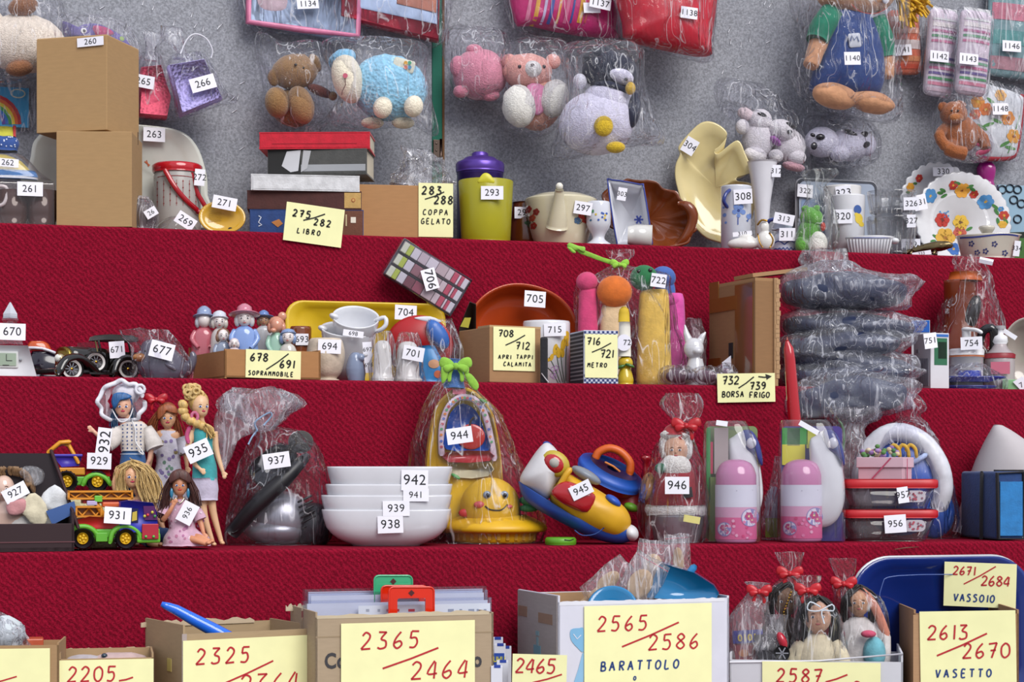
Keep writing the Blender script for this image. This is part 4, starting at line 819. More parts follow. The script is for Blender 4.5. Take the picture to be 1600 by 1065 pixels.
p.ell(1304, 150, 34, 20, 24, q=-24, R=10, m='c:d49c74'); p.ell(1362, 160, 36, 17, 22, q=-24, R=8, m='c:d49c74'); p.ell(1326, 100, 40, 40, 20, m='c:d49c74')
p = t.part('sleeve', 'green sleeve'); p.tube([(1300, 22, -4), (1284, 45, -10), (1276, 64, -14)], [20, 20, 17], 'c:147a5c', sub=3, seg=16)
p = t.part('sleeve', 'green sleeve'); p.tube([(1366, 30, -4), (1378, 60, -8), (1384, 90, -10)], [18, 18, 15], 'c:147a5c', sub=3, seg=16)
p = t.part('dungarees', 'blue dungarees', disp=(1.5, 40)); p.loft([(18, 1302, 1360, 12), (40, 1296, 1366, 26), (80, 1286, 1376, 34), (115, 1274, 1378, 38), (140, 1268, 1374, 34), (152, 1276, 1370, 20)], m='c:27427c', sub=3, q=-4, n=2.5)
p = t.part('patch', 'white m badge'); p.pillow(rrect(1326, 52, 1345, 74, 3), -38, 2, 2, 'n:c8ccd4', R=-8); p.ribbon([(1329, 64), (1331, 56), (1335, 62), (1339, 56), (1342, 64)], 2, -41, 'n:5a6a90')
p = t.part('mouth'); p.ribbon(sm([(1330, 6), (1345, 17), (1368, 18), (1386, 8)], 4, False), 1.5, -40, 'n:9a3020'); mk = p.mark()
p = t.part('eye'); p.ell(1384, 0, 5, 6, 3, q=-34, m='n:d8d8e0')
p = t.part('hair', 'yellow yarn hair')
for i in range(90):
    a = random.uniform(-.6, 1.5); L = random.uniform(26, 46); x0, y0 = 1406+random.uniform(-8, 10), -8+random.uniform(-6, 8)
    p.tube([(x0, y0, random.uniform(-16, 10)), (x0+L*.6*math.cos(a), y0+L*.5*math.sin(a)+3, random.uniform(-24, 14)), (x0+L*math.cos(a), y0+L*math.sin(a)+8, random.uniform(-26, 14))], 2.2, 'c:e0ae20', 0, 5, sub=2)
wallbag(t, [(1242, -40), (1410, -40), (1402, 100), (1404, 150), (1398, 186), (1340, 184), (1280, 172), (1238, 128), (1252, 60)], 66, 54, wr=6)
t.tag('1140', 1332, 91, 25, 20, -4, size=10)
def sock(lab, x, l, tp, r, b, base, stripes, tag, tx, ty, roll, cat='socks'):
    t = T('sock_pair' if cat == 'socks' else 'towel', lab, cat, x, Y=WALL-.022, y=(tp+b)/2); o = rrect(l, tp, r, b, 10)
    p = t.part('fabric'); p.pillow(o, 0, 12, 10, 'c:'+base, 8, .4, R=roll, c=((l+r)/2, (tp+b)/2)); mk = p.mark(); a = math.radians(roll); cx, cy = (l+r)/2, (tp+b)/2
    for y, w, h in stripes: p.ribbon([(cx+(xx-cx)*math.cos(a)-(y-cy)*math.sin(a), cy+(xx-cx)*math.sin(a)+(y-cy)*math.cos(a)) for xx in [l+3+(r-l-6)*i/8 for i in range(9)]], w, 0, 'c:'+h)
    p.snap(mk, .8)
    q = t.part('wrapper'); q.pillow(rrect(l-4, tp-4, r+4, b+4, 6), 0, 17, 15, 'f:f6f6fb', 10, .5, ((l+r)/2, (tp+b)/2), 3, 34, R=roll)
    if tag: t.tag(tag, tx, ty, 29, 17, roll-3, size=10.5)
    return t
t = sock('orange printed socks in a clear sleeve, tag 1141', 1412, 1388, 16, 1437, 117, 'd0694a', ((30, 8, 'd8b0a0'), (48, 9, 'dca088'), (70, 14, 'd8c8c4'), (92, 8, 'd88a5a'), (104, 7, 'c84a2c')), '1141', 1410, 78, -3)
st1 = ((22, 22, 'c8c8c8'), (40, 7, 'dcd4d4'), (50, 4, 'b06a90'), (58, 4, '6a9a7a'), (66, 4, 'c8789a'), (92, 4, '6a5a90'), (100, 4, '78a888'), (108, 4, 'c8789a'), (116, 4, '6a5a90'), (124, 4, '5a9a6a'), (132, 5, 'd88aa0'), (141, 5, 'd8c0cc'))
t = sock('striped pink and green socks in a clear sleeve, tag 1142', 1470, 1447, 14, 1492, 152, 'd2c4d0', st1, '1142', 1468, 88, 5)
t = sock('striped pink and green socks in a clear sleeve, tag 1143, beside the towel', 1519, 1496, 16, 1544, 150, 'd2c4d0', st1, '1143', 1514, 92, 5)
t = sock('teal and pink checked towel in clear wrap, tag 1146, at the top right corner', 1575, 1543, -40, 1640, 124, '7fa0a4', ((20, 26, 'c87a8c'), (60, 22, '5f9a98'), (100, 20, 'b88a94')), '1146', 1581, 72, 3, 'towel')
t = T('pot_holder', 'white pot holder with orange flowers and red border, tag 1148', 'pot holder', 1556, Y=WALL-.02, y=190)
o = sm([(1514, 138), (1560, 136), (1594, 146), (1600, 156), (1590, 230), (1578, 246), (1530, 246), (1500, 232)], 3)
p = t.part('pad'); p.pillow(o, 0, 9, 9, 'c:cfd2d6', 8, .4); mk = p.mark()
for e in ((1570, 186, 11, 'd88a3a', '8a4a20'), (1524, 160, 10, 'd8903a'), (1536, 172, 10, 'd07030'), (1580, 214, 11, 'd8983a', '8a4a20'), (1560, 150, 9, 'd8a050'), (1520, 180, 8, 'c85a30')): fl(p, *e)
for x, y, a in ((1540, 196, -20), (1552, 190, 20), (1575, 232, 10), (1566, 226, -30), (1545, 160, 40), (1530, 200, 30)): p.disc(x, y, 9, 2.6, m='n:4a8a3a', roll=a)
p.ribbon(sm([(1572, 240), (1580, 215), (1590, 180)], 4, False), 1.5, 0, 'n:4a8a3a'); p.snap(mk)
e = t.part('border', 'red border'); e.tube([(1596, 150), (1598, 160), (1589, 230), (1576, 247), (1530, 247)], 4, 'c:a01428', sub=4, seg=8)
e = t.part('loop', 'pink ribbon'); e.tube([(1510, 222, -10), (1530, 224, -16), (1546, 232, -12), (1528, 240, -12)], 5, 's:b83a62', sub=4, flat=.4)
wallbag(t, [(1506, 132), (1570, 130), (1604, 148), (1596, 240), (1570, 252), (1500, 244)], 16, 13, wr=4)
t.tag('1148', 1563, 170, 24, 18, -3, size=10.5)
t = T('plush_monkey', 'small brown plush monkey in a clear bag under the striped socks', 'plush toy', 1500, Y=WALL-.085, y=205)
p = t.part('body', disp=(1.2, 60), vox=1.6); p.ell(1500, 210, 28, 30, 22, m='p:9a5628'); p.tube([(1480, 196), (1468, 212, -12), (1478, 230, -18)], [9, 9, 9], 'p:9a5628', sub=3); p.tube([(1520, 200), (1536, 216, -10), (1540, 232, -14)], [9, 9, 9], 'p:9a5628', sub=3); p.tube([(1490, 226, -6), (1484, 234, -22), (1508, 240, -26)], [11, 11, 11], 'p:9a5628', sub=3)
p = t.part('head', disp=(1, 60)); p.ell(1490, 178, 20, 19, 18, q=-8, m='p:9a5628'); p.ell(1474, 168, 8, 9, 6, q=-6, m='p:8a4a20'); p.ell(1500, 164, 9, 7, 6, q=-8, m='p:8a4a20')
p = t.part('muzzle'); p.ell(1494, 184, 11, 8, 8, q=-22, m='p:a8683a')
for dx in (-5, 5): q = t.part('eye'); q.ell(1492+dx, 173, 1.8, q=-27, m='g:1a1410', n=8)
wallbag(t, [(1470, 152), (1505, 150), (1520, 180), (1548, 220), (1540, 250), (1500, 254), (1470, 240), (1458, 205)], 34, 30, wr=5)
sp0 = T('staple', 'tiny shiny staple stuck in the grey felt board', 'staple', 300, Y=WALL-.002, y=60, group='staples in the felt'); q = sp0.part('staple'); q.tube([(297, 63), (303, 56)], .55, 'n:e8e8ee', 0, 5)
STAPLES = [(318, 45), (272, 36), (300, 23), (312, 84), (345, 40), (224, 4), (240, 12), (160, 12), (342, 42), (378, 232), (372, 152), (365, 153), (378, 130), (306, 40), (366, 174), (753, 18), (778, 6), (768, 12), (745, 60), (1140, 47), (1158, 70), (1142, 65), (1200, 66), (1196, 4), (1204, 8), (1172, 34), (1172, 62), (1156, 104), (1374, 230), (1366, 248), (1420, 222), (1386, 172), (1395, 140), (1408, 180), (1428, 150), (1045, 260), (1262, 172), (1438, 134), (1130, 112), (718, 30)]
# ------------------------------------------------------------------ second shelf
def carton(t, l, r, top, d, m, b=None, th=3, sidetop=None, backtop=None, closed=False, yoff=0):
    b = b or t.by
    if closed:
        p = t.part('carton'); p.box(l, top, r, b, d, 0, bev=1, m=m); return p
    p = t.part('carton'); p.box(l, top, r, b, th, 0, m=m); p.box(l, sidetop or top, l+th, b, d, 0, m=m); p.box(r-th, sidetop or top, r, b, d, 0, m=m); p.box(l, b-th, r, b, d, 0, m=m)
    p.box(l, backtop or top, r, b, th, d-th, m=m, xq=0); return p
t = T('desk_clock', 'white desk clock with small green display and clear obelisk on top, tag 670', 'clock', 15, 2, .075)
b = t.by
p = t.part('case'); p.plate([(-30, 538), (44, 538), (58, b), (-34, b)], -38, 70, 'd8d8dc', bev=.02)
p = t.part('bezel'); p.plate(rrect(-28, 548, 28, 574, 2), -40, 3, 'c8cac8'); 
p = t.part('display', 'grey green display'); p.plate(rrect(-26, 551, 25, 571, 1), -41, 1, 'g:98a894'); p.ribbon([(10, 553), (10, 563)], 1, -41.6, 'n:2a2c2a'); p.ribbon([(10, 563), (19, 563)], 1, -41.6, 'n:2a2c2a'); p.ribbon([(4, 570), (14, 570)], 1, -41.6, 'n:2a2c2a')
p = t.part('button'); p.ell(32, 562, 2.4, 2.4, 2, q=-40, m='n:8a8c92', n=8)
p = t.part('obelisk', 'clear obelisk'); p.lathe(16, [(538, 20), (506, 14), (505, 10), (500, 13), (496, 12), (492, 10)], m='v:d8dae0', seg=4, smooth=False); p.lathe(16, [(497, 11), (490, 11), (472, 1)], m='g:c8ccd4', seg=4, smooth=False)
t.tag('670', 19, 518, 42, 26, 1, q=-42)
t = T('toy_car', 'dark toy car with an orange top behind the white desk clock', 'toy car', 85, 2, .2)
b = t.by
p = t.part('car_body'); p.loft([(b-6, 40, 132, 22), (b-22, 40, 130, 23), (b-34, 44, 118, 20), (b-46, 50, 82, 14)], m='g:1c1626', n=3, sub=3); p = t.part('roof', 'orange roof'); p.loft([(b-47, 40, 82, 15), (b-58, 44, 76, 14), (b-62, 48, 68, 10)], m='g:c0501a', n=3, sub=2)
p = t.part('stripe', 'white stripe'); p.tube([(46, b-52, -16), (66, b-51, -17), (86, b-44, -19)], 2.4, 'g:cfd0da', sub=2)
for x in (56, 112):
    w = t.part('wheel'); w.lathe(x, [(b-12-4, 12), (b-12+4, 12)], q=-20, R=(90, 0, 0), piv=(x, b-12), m='1a181c'); w.lathe(x, [(b-12-1, 7), (b-12+1, 7)], q=-24.5, R=(90, 0, 0), piv=(x, b-12), m='e:a8a8b0')
t = T('vintage_car', 'black model vintage car with gold radiator and white wall tyres, tag 671', 'model car', 152, 2, .1, yaw=36)
b = t.by
# built along its own length: local x = car's length seen three-quarter, nose to the left
def wheel(t, x, y, r, q, w=7):
    p = t.part('wheel'); p.lathe(x, [(y-w, r*.92), (y-w*.6, r), (y+w*.6, r), (y+w, r*.92)], q=q, R=(90, 0, 0), piv=(x, y), m='161416', seg=28)
    g = t.part('whitewall', 'white wall ring', p); g.lathe(x, [(y-1, r*.86), (y, r*.86)], q=q-w-.3, R=(90, 0, 0), piv=(x, y), m='d6d4d0', seg=28)
    h = t.part('hub', 'spoked hub', p); h.lathe(x, [(y-1, r*.62), (y, r*.62)], q=q-w-1, R=(90, 0, 0), piv=(x, y), m='1e1c1e'); mk = h.mark()
    for i in range(10): h.ribbon([(x, y), (x+r*.56*math.cos(i*.628), y+r*.56*math.sin(i*.628))], 1.2, q-w-2.4, 'e:c0c0c4')
    h.ell(x, y, r*.16, q=q-w-1.6, m='e:b8963a', n=8)
p = t.part('chassis', 'gold bumper and running gear'); p.box(92, b-16, 212, b-8, 62, -32, m='g:141214', bev=2)
p.tube([(88, b-14, -34), (86, b-15, 0), (88, b-14, 36)], 2, 'e:b8963a', seg=6); p.tube([(88, b-9, -34), (86, b-10, 0), (88, b-9, 36)], 1.6, 'e:b8963a', seg=6)
p = t.part('bonnet'); p.loft([(b-14, 100, 160, 24), (b-36, 100, 162, 24), (b-46, 102, 162, 20), (b-50, 104, 160, 10)], m='g:1c1814', n=4, sub=2)
p = t.part('cabin'); p.loft([(b-12, 156, 214, 30), (b-38, 158, 214, 31), (b-42, 158, 212, 30)], m='g:17140f', n=5)
p = t.part('soft_top', 'black folding top'); p.loft([(b-60, 150, 206, 29), (b-66, 152, 204, 29), (b-69, 158, 200, 24)], m='c:1a1816', n=5)
for x in (158, 184, 204):
    for q in (-27, 27): p.tube([(x, b-42, q), (x-4, b-61, q)], 1.8, 'g:1a1816', seg=6)
p = t.part('windscreen'); p.box(152, b-60, 154, b-42, 52, -26, m='v:c8ccd0'); p.tube([(153, b-42, -27), (149, b-60, -27), (149, b-60, 27), (153, b-42, 27)], 1.2, 'e:8a7a50', seg=6)
p = t.part('seat', 'red seat'); p.box(172, b-48, 190, b-40, 44, -22, m='c:7a1a1c', bev=2)
p = t.part('radiator', 'gold radiator'); p.loft([(b-12, 96, 103, 19), (b-38, 96, 103, 20), (b-48, 96, 103, 14), (b-51, 97, 102, 6)], m='e:8f7a3a', n=4, sub=2)
for q in (-24, 24):
    p = t.part('headlamp', 'chrome headlamp'); p.ell(94, b-34, 7, 7.5, 7.5, q=q*.72, m='e:c8b890', n=14); p.ell(90.5, b-34, 4, 6.2, 6.2, q=q*.72, m='g:d8d8d0', n=14)
    p = t.part('fog_lamp'); p.ell(92, b-20, 4.5, 4.8, 4.8, q=q*1.2, m='g:d0c8b0', n=12)
    p = t.part('mudguard'); p.tube([(92, b-12, q*1.35), (102, b-30, q*1.35), (122, b-34, q*1.35), (140, b-22, q*1.3), (150, b-10, q*1.25)], 7, 'g:15120f', sub=4, seg=10, flat=1.4)
    p = t.part('mudguard'); p.tube([(176, b-10, q*1.35), (184, b-30, q*1.35), (202, b-33, q*1.35), (216, b-16, q*1.3)], 7, 'g:15120f', sub=4, seg=10, flat=1.4)
p = t.part('running_board'); p.box(140, b-11, 184, b-8, 80, -40, m='g:1a1614')
for x in (112, 200):
    for q in (-34, 34): wheel(t, x, b-17, 17, q, 5 if q < 0 else 5)
wheel(t, 150, b-28, 16, -32, 4)
t.tag('671', 183, 546, 24, 26, -6, q=-38, size=12)
t = T('toy_dolphin', 'grey toy dolphin in a clear bag with tag 677', 'toy animal', 255, 2, .07)
b = t.by
p = t.part('body', vox=1.6); p.loft([(b, 226, 290, 26), (b-14, 214, 300, 30), (b-36, 216, 286, 28), (b-56, 222, 262, 20), (b-62, 230, 250, 10)], m='g:5c5866', sub=3); p.tube([(290, b-14), (299, b-24, -4), (302, b-36, -6), (298, b-42, -6)], [12, 8, 6, 4], 'g:5c5866', sub=3)
p = t.part('snout', 'orange snout'); p.ell(218, b-34, 11, 7, 10, q=-14, m='g:a8703c')
p = t.part('fin'); p.ell(266, b-20, 11, 4, 6, q=-28, R=30, m='g:6a6674')
p = t.part('eye'); p.ell(227, b-44, 1.6, q=-20, m='g:141418', n=8)
p = t.part('bag'); p.loft([(b, 208, 296, 34), (b-20, 206, 302, 38), (b-50, 205, 288, 34), (b-68, 190, 270, 16), (b-78, 186, 262, 8)], m='f:f0eef4', sub=4, wr=6, seg=56, fold=.05)
t.tag('677', 253, 547, 38, 26, 14)
# porcelain figures in their tray
t = T('cardboard_tray', 'low brown cardboard tray of porcelain figures with the SOPRAMMOBILE note', 'box', 350, 2, .035, yaw=19)
carton(t, 351, 501, 547, 180, 'k:a8784a')
note(t, 384, 547, 470, 591, [(391, 563, '678', 12, 'n:1c1c18', 2.4, .85), (437, 574, '691', 12, 'n:1c1c18', 2.4, .85), ('line', 416, 577, 452, 551, 'n:1c1c18', 2), (388, 585, 'SOPRAMMOBILE', 6.5, 'n:1c1c18', 1.7, .98)], q=-2, R=1)
def face(t, p, x, y, r, eye='2a2a3a', lip='b05a5a', q=None, blush=None, turn=0, sz=1):
    f = t.part('face'); qq = (q if q is not None else t.front(x, y))
    mk = f.mark()
    for sg in (-1, 1):
        ex = x+turn+sg*r*.38; fq = t.front(ex, y) ; f.ell(ex, y-r*.02, r*.17*sz, r*.11*sz, r*.05, q=(fq if fq is not None else qq)-.2, m='n:e4e2e4', n=8); f.ell(ex, y-r*.02, r*.085*sz, r*.1*sz, r*.05, q=(fq if fq is not None else qq)-r*.04-.2, m='n:'+eye, n=8)
        f.tube([(ex-r*.17, y-r*.24), (ex, y-r*.3), (ex+r*.17, y-r*.24)], r*.035, 'n:5a3a2a', (fq if fq is not None else qq)-.3, 5)
    fq = t.front(x+turn, y+r*.5); f.ell(x+turn, y+r*.52, r*.2*sz, r*.08*sz, r*.06, q=(fq if fq is not None else qq)-.2, m='n:'+lip, n=8)
    fq = t.front(x+turn, y+r*.22); f.ell(x+turn, y+r*.2, r*.09, r*.14, r*.12, q=(fq if fq is not None else qq), m=p, n=8)
def porcelain(lab, x, hy, r, off, dress, hair, hat=None, skin='g:e8dedb', w=1.5, turn=0, arms=True, faceon=True):
    t = T('porcelain_figure', lab, 'figurine', x, 2, off, z=ROW[2][1]+.009, group='porcelain figures in the tray'); b = t.by
    p = t.part('dress'); p.loft([(b, x-r*w*1.3, x+r*w*1.3, r*1.2), (hy+r*2.6, x-r*w*1.05, x+r*w*1.05, r), (hy+r*1.4, x-r*w*.75, x+r*w*.75, r*.8), (hy+r*.9, x-r*.4, x+r*.4, r*.4)], m='g:'+dress, sub=3)
    if arms:
        for sg in (-1, 1): a = t.part('arm'); a.tube([(x+sg*r*w*.75, hy+r*1.5, 0), (x+sg*r*w*1.05, hy+r*2.5, -r*.6), (x+sg*r*.5*w, hy+r*3.6, -r*1.2)], [r*.38, r*.34, r*.26], 'g:'+dress, sub=3)
    h = t.part('head'); h.ell(x, hy, r*.86, r, r*.9, q=-r*.2, m=skin)
    if faceon: face(t, skin, x, hy, r, turn=turn)
    g = t.part('hair'); g.ell(x, hy-r*.25, r*1.08, r*.95, r*.95, q=r*.2, m='g:'+hair, n=16)
    for sg in (-1, 1): g.ell(x+sg*r*.85, hy+r*.3, r*.4, r*.75, r*.5, q=r*.05, m='g:'+hair, n=10)
    if hat:
        hx, bw, hh = hat; a = t.part('hat'); a.lathe(x, [(hy-r*.3, r*.9), (hy-r*.35, r*bw), (hy-r*.5, r*bw), (hy-r*.62, r*1.02), (hy-r*(.7+hh*.6), r*.9), (hy-r*(.7+hh), r*.4)], q=r*.1, m='g:'+hx, sub=2, R=(-12, turn*4, 0))
    return t
porcelain('porcelain girl in pink with a pale blue bonnet, leftmost in the tray', 319, 500, 12, .2, 'b8606c', 'c8ccd4', ('8494b4', 1.45, 1.1), faceon=False)
porcelain('white bonneted porcelain figure between the pink girl and the blue girl', 343, 502, 11, .18, 'c4bcb8', 'cfc8c0', ('c8ccd8', 1.25, .8), w=1.2, arms=False)
porcelain('small brown haired porcelain child in front of the white bonneted figure', 349, 524, 10, .12, '8a94a8', '8a6a54', w=1.3, turn=.6)
porcelain('porcelain girl in blue dress with wide pink hat, tallest in the tray', 382, 497, 13, .1, '7f9ad0', 'd4d2d4', ('c0788a', 1.8, 1.0), w=1.5)
porcelain('porcelain figure with blue flowered straw hat behind the pink hatted girl', 412, 500, 9, .16, 'b8b8bc', '8a7058', ('5f7ab0', 1.9, 1.0), skin='g:c09474', arms=False)
t = porcelain('peach coloured porcelain bear holding a green bundle', 432, 508, 12, .1, '9ac0ac', 'c88a70', None, skin='g:cc8e74', w=1.1, faceon=False)
p = t.part('ear'); p.ell(441, 494, 7, 7, 4, m='g:c88a70'); p = t.part('snout'); p.ell(427, 516, 5, 4, 5, q=-12, m='g:cc8e74')
porcelain('porcelain baby in a blue grey bonnet at the right of the tray', 450, 526, 11, .08, 'c4c0b8', '7a90b8', ('7a90b8', 1.15, .3), w=1.3, turn=-1, arms=False)
porcelain('tiny white porcelain figure lying low in the middle of the tray', 366, 536, 7, .07, 'd8c8cc', 'd0c4c8', None, w=1.6, arms=False)
t = T('tray', 'bright yellow plastic tray with tag 704 leaning on the carpeted riser', 'tray', 574, 2, .25, al=True)
b = t.by
p = t.part('tray'); p.dish(rrect(449, 470, 700, b, 26, 6), [(0, 12), (.8, 12), (.86, 6), (.955, -1), (1, -2), (1, 1), (.88, 12), (0, 15)], m='d8b41e', R=(-6, 0, 0), piv=(574, b))
t.tag('704', 634, 488, 34, 23, 2, q=-6)
t = T('brown_jar', 'brown tumbler with tag 693 behind the tray of figures', 'jar', 470, 2, .16)
b = t.by
p = t.part('jar'); p.lathe(470, [(b, 14), (b-40, 16), (514, 17), (510, 16), (511, 14)], m='g:7a4024'); t.tag('693', 472, 530, 20, 18, 0, size=12)
for i, (lab, dy, yq) in enumerate((('white pouring jug tipped in another jug, uppermost', 0, 0), ('white pouring jug holding a second jug, lower of the two', 26, 14))):
    t = T('jug', lab, 'jug', 552, 2, .13+i*.02, z=None if i else at(552, 560, ROW[2][0]+.13).z, group='nested white jugs')
    cx, cy, rr = (556, 496, 37) if i == 0 else (545, 515, 44)
    p = t.part('jug_body'); bot = t.by if i else 556
    p.lathe(cx, [(cy+50 if i == 0 else bot, rr*.55), (cy+44 if i == 0 else bot-6, rr*.68), (cy+20, rr*.93), (cy, rr), (cy-1, rr*.99), (cy, rr*.93), (cy+20, rr*.86), (cy+40, rr*.6), (cy+44, 1)], q=0, m='g:dcdde2', R=(32, 4, 0) if i == 0 else (20, 4, 0), piv=(cx, cy), sub=2)
    s2 = t.part('spout'); s2.ell(cx-rr*.92, cy-2, 8, 5, 9, q=-6, m='g:dcdde2', R=20)
    if i == 0: h = t.part('handle'); h.tube([(cx+rr*.85, cy+4, -4), (cx+rr*1.22, cy, -10), (cx+rr*1.28, cy+10, -12), (cx+rr*1.1, cy+18, -10), (cx+rr*.82, cy+22, -4)], 3.6, 'g:dcdde2', 0, 8, sub=3)
    if i: t.tag('698', 552, 521, 32, 10, 8, size=8, q=-50)
t = T('goblet', 'cream stoneware cup on a foot with tag 694', 'cup', 510, 2, .06)
b = t.by
p = t.part('cup'); p.lathe(509, [(b, 20), (b-4, 21), (b-6, 17), (b-16, 25), (b-40, 30), (b-58, 28), (b-66, 25), (b-66, 22), (b-40, 26)], m='c:c8b8a4', sub=3); t.tag('694', 515, 541, 36, 22, 2)
t = T('bird_figurine', 'blue grey porcelain bird standing between the stoneware cup and white pots', 'figurine', 556, 2, .05)
b = t.by
p = t.part('body', vox=1); p.loft([(b, 544, 570, 12), (b-20, 540, 571, 14), (b-38, 544, 566, 12), (b-46, 550, 562, 8)], m='g:7f8ca6', sub=3); p.ell(564, b-38, 7, 7, 8, q=-6, m='g:7f8ca6')
p = t.part('beak'); p.ell(571, b-42, 4, 3, 3, q=-8, m='g:c8c8cc'); t.tag('697', 574, 546, 14, 24, -4, size=8, q=-8); t.tag('696', 576, 570, 12, 24, -6, size=8, q=-10)
for x, w, lab, tg in ((598, 21, 'white salt pot wrapped in clear film left of the pot with tag 701', None), (637, 27, 'white pot wrapped in clear film with tag 701', '701')):
    t = T('salt_pot', lab, 'pot', x, 2, .055, group='white pots in film'); b = t.by
    p = t.part('pot'); p.lathe(x, [(b, w*.8), (b-5, w*.86), (b-12, w*.7), (b-50, w*.62), (b-62, w*.4), (b-64, 2)], m='g:d8d4d0', sub=2)
    p = t.part('film'); p.loft([(b, x-w, x+w, w*.9), (b-30, x-w*.95, x+w*.95, w*.85), (b-64, x-w*.7, x+w*.8, w*.6), (b-78, x-w*.4, x+w*.6, w*.3)], m='f:f2f2f6', wr=5, fold=.07, sub=4, seg=48)
    if tg: t.tag(tg, 646, 552, 33, 22, 10)
t = T('toy_drum', 'round red plastic lid with a blue oval handle behind the white pots', 'lid', 658, 2, .16)
b = t.by
p = t.part('lid'); p.lathe(655, [(-8, 2), (-6, 30), (0, 44), (4, 52), (8, 52)], R=(72, 0, 0), piv=(655, 0), m='a81018') if False else p.dish(oval(655, 540, 53, 48, 40), [(0, -16), (.5, -14), (.85, -6), (1, 0), (1, 5), (.9, 6), (0, 6)], m='a81018')
q = t.part('label_patch', 'white curved label'); q.pillow(sm([(648, 496), (672, 494), (690, 502), (676, 504), (655, 500)], 3), -6, 2, 1, 'n:d8d8de')
p = t.part('handle', 'blue oval handle'); p.ell(684, 522, 14, 26, 12, q=-18, R=-34, m='1f62b4')
t = T('blue_parcel', 'blue and orange wrapped packet standing beside the red lid', 'packet', 668, 2, .09)
b = t.by
p = t.part('packet'); p.loft([(b, 650, 690, 14), (b-30, 648, 692, 16), (b-60, 652, 680, 10)], m='s:2f7ab4', wr=4, sub=3, n=3)
mk = p.mark(); p.disc(678, b-30, 9, 7, m='n:b88a6a'); p.disc(684, b-14, 6, m='n:c06a4a'); p.snap(mk)
t = T('bead_organizer', 'clear divided box of trinkets with tag 706 hung aslant on the carpet', 'organizer', 668, Y=ROW[1][0]-.045, y=433, al=True)
c0 = (668, 433); p = t.part('lid'); p.box(606, 400, 730, 466, 22, -12, R=31.5, bev=3, m='w:eceaf2')
q = t.part('tray'); q.box(607, 401, 729, 465, 3, 7, R=31.5, m='n:8a7a84')
for i, y in enumerate((401, 422.5, 444, 465)): q.box(607, y-.6, 729, y+.6, 18, -10, R=31.5, m='2a2830') if False else None
for i, y in enumerate((401, 422.5, 444, 465)): q.tube([(*inrot((607, y), c0, 31.5), -2), (*inrot((729, y), c0, 31.5), -2)], 1.2, '2a2834', 0, 5)
for x in (607, 729): q.tube([(*inrot((x, 401), c0, 31.5), -2), (*inrot((x, 465), c0, 31.5), -2)], 1.2, '2a2834', 0, 5)
q = t.part('trinkets'); 
for j in range(3):
    for x0, x1, h in ((610, 619, 'c8ccb8'), (619, 627, 'a8b840'), (628, 640, 'c8c4cc'), (641, 655, ('b8a8b0', '8a5a64', '6a2c3c')[j]), (656, 672, ('cfc8d0', '9a7078', '8a3c50')[j]), (673, 690, 'b8a4a8'), (691, 700, 'c8b8bc'), (701, 709, 'b83a58'), (710, 713, 'd8ccd4'), (714, 719, 'b83a58'), (719, 727, 'd0ccd4')):
        cxx, cyy = inrot(((x0+x1)/2, 411.5+j*21.5), c0, 31.5); q.box(cxx-(x1-x0)/2, cyy-8.5, cxx+(x1-x0)/2, cyy+8.5, 6, -3-random.random()*4, R=31.5, m='n:'+h, bev=1)
t.tag('706', 672, 436, 22, 33, 31.5-48, q=-15, size=.1); t.parts[-1].txt(672, 436, '706', 14, -16.4, 74, pivot=(672, 436))
t = T('packet', 'black and yellow packet leaning beside the orange bowl', 'packet', 724, 2, .2)
b = t.by
p = t.part('packet'); p.plate([(717, 512), (734, 470), (744, 474), (744, b), (717, b)], 0, 14, '2a2622', bev=.03); p.poly([(719, 510), (726, 496), (736, 496), (732, 512)], -.8, 'n:a8a030')
t = T('orange_bowl', 'large round orange bowl with tag 705 standing on edge', 'bowl', 816, 2, .23, al=True)
p = t.part('bowl'); p.dish(sm([(733, 515), (740, 482), (765, 456), (800, 443), (840, 446), (875, 462), (898, 490), (906, 530), (890, 575), (850, 604), (800, 606), (755, 590), (736, 560)], 5), [(0, 34), (.7, 33), (.84, 26), (.93, 6), (.98, -1), (1, 0), (1, 4), (.93, 26), (.8, 38), (0, 40)], m='g:b4441a', q=0, c=(815, 525))
t.tag('705', 836, 467, 33, 25, 3, q=-3)
t = T('cardboard_box', 'small cardboard box with the APRI TAPPI CALAMITA note', 'box', 765, 2, .04, yaw=28)
p = t.part('carton'); p.box(765, 512, 845, t.by, 105, 0, bev=1, m='k:a27c55'); q = t.part('flap', 'pale torn flap'); q.box(765, 509, 845, 512.5, 40, 0, m='k:b8966c')
note(t, 771, 511, 836, 579, [(779, 525, '708', 10, 'n:1c1c18', 2, .85), (806, 545, '712', 11, 'n:1c1c18', 2, .85), ('line', 790, 539, 821, 522, 'n:1c1c18', 1.8), (779, 560, 'APRI', 6, 'n:1c1c18', 1.5, 1.0), (807, 560, 'TAPPI', 6, 'n:1c1c18', 1.5, 1.0), (787, 571, 'CALAMITA', 6, 'n:1c1c18', 1.5, 1.0)], q=-2)
t = T('mug', 'white mug painted with yellow tulips, tag 715', 'mug', 854, 2, .15)
b = t.by
p = t.part('mug_body'); p.lathe(854, [(b, 33), (b-3, 36), (505, 37), (502, 36), (505, 34), (b-6, 32)], m='g:d6d6da')
mk = p.mark()
for e in ([(880, b-2), (872, 570), (868, 540)], [(876, b-2), (866, 575), (858, 560)], [(884, b-2), (884, 560), (886, 530)], [(872, b-4), (862, 582), (850, 572)], [(882, b-4), (878, 575), (876, 552)]): p.ribbon(sm(e, 4, False), 1.2, 0, 'n:3a4a3a')
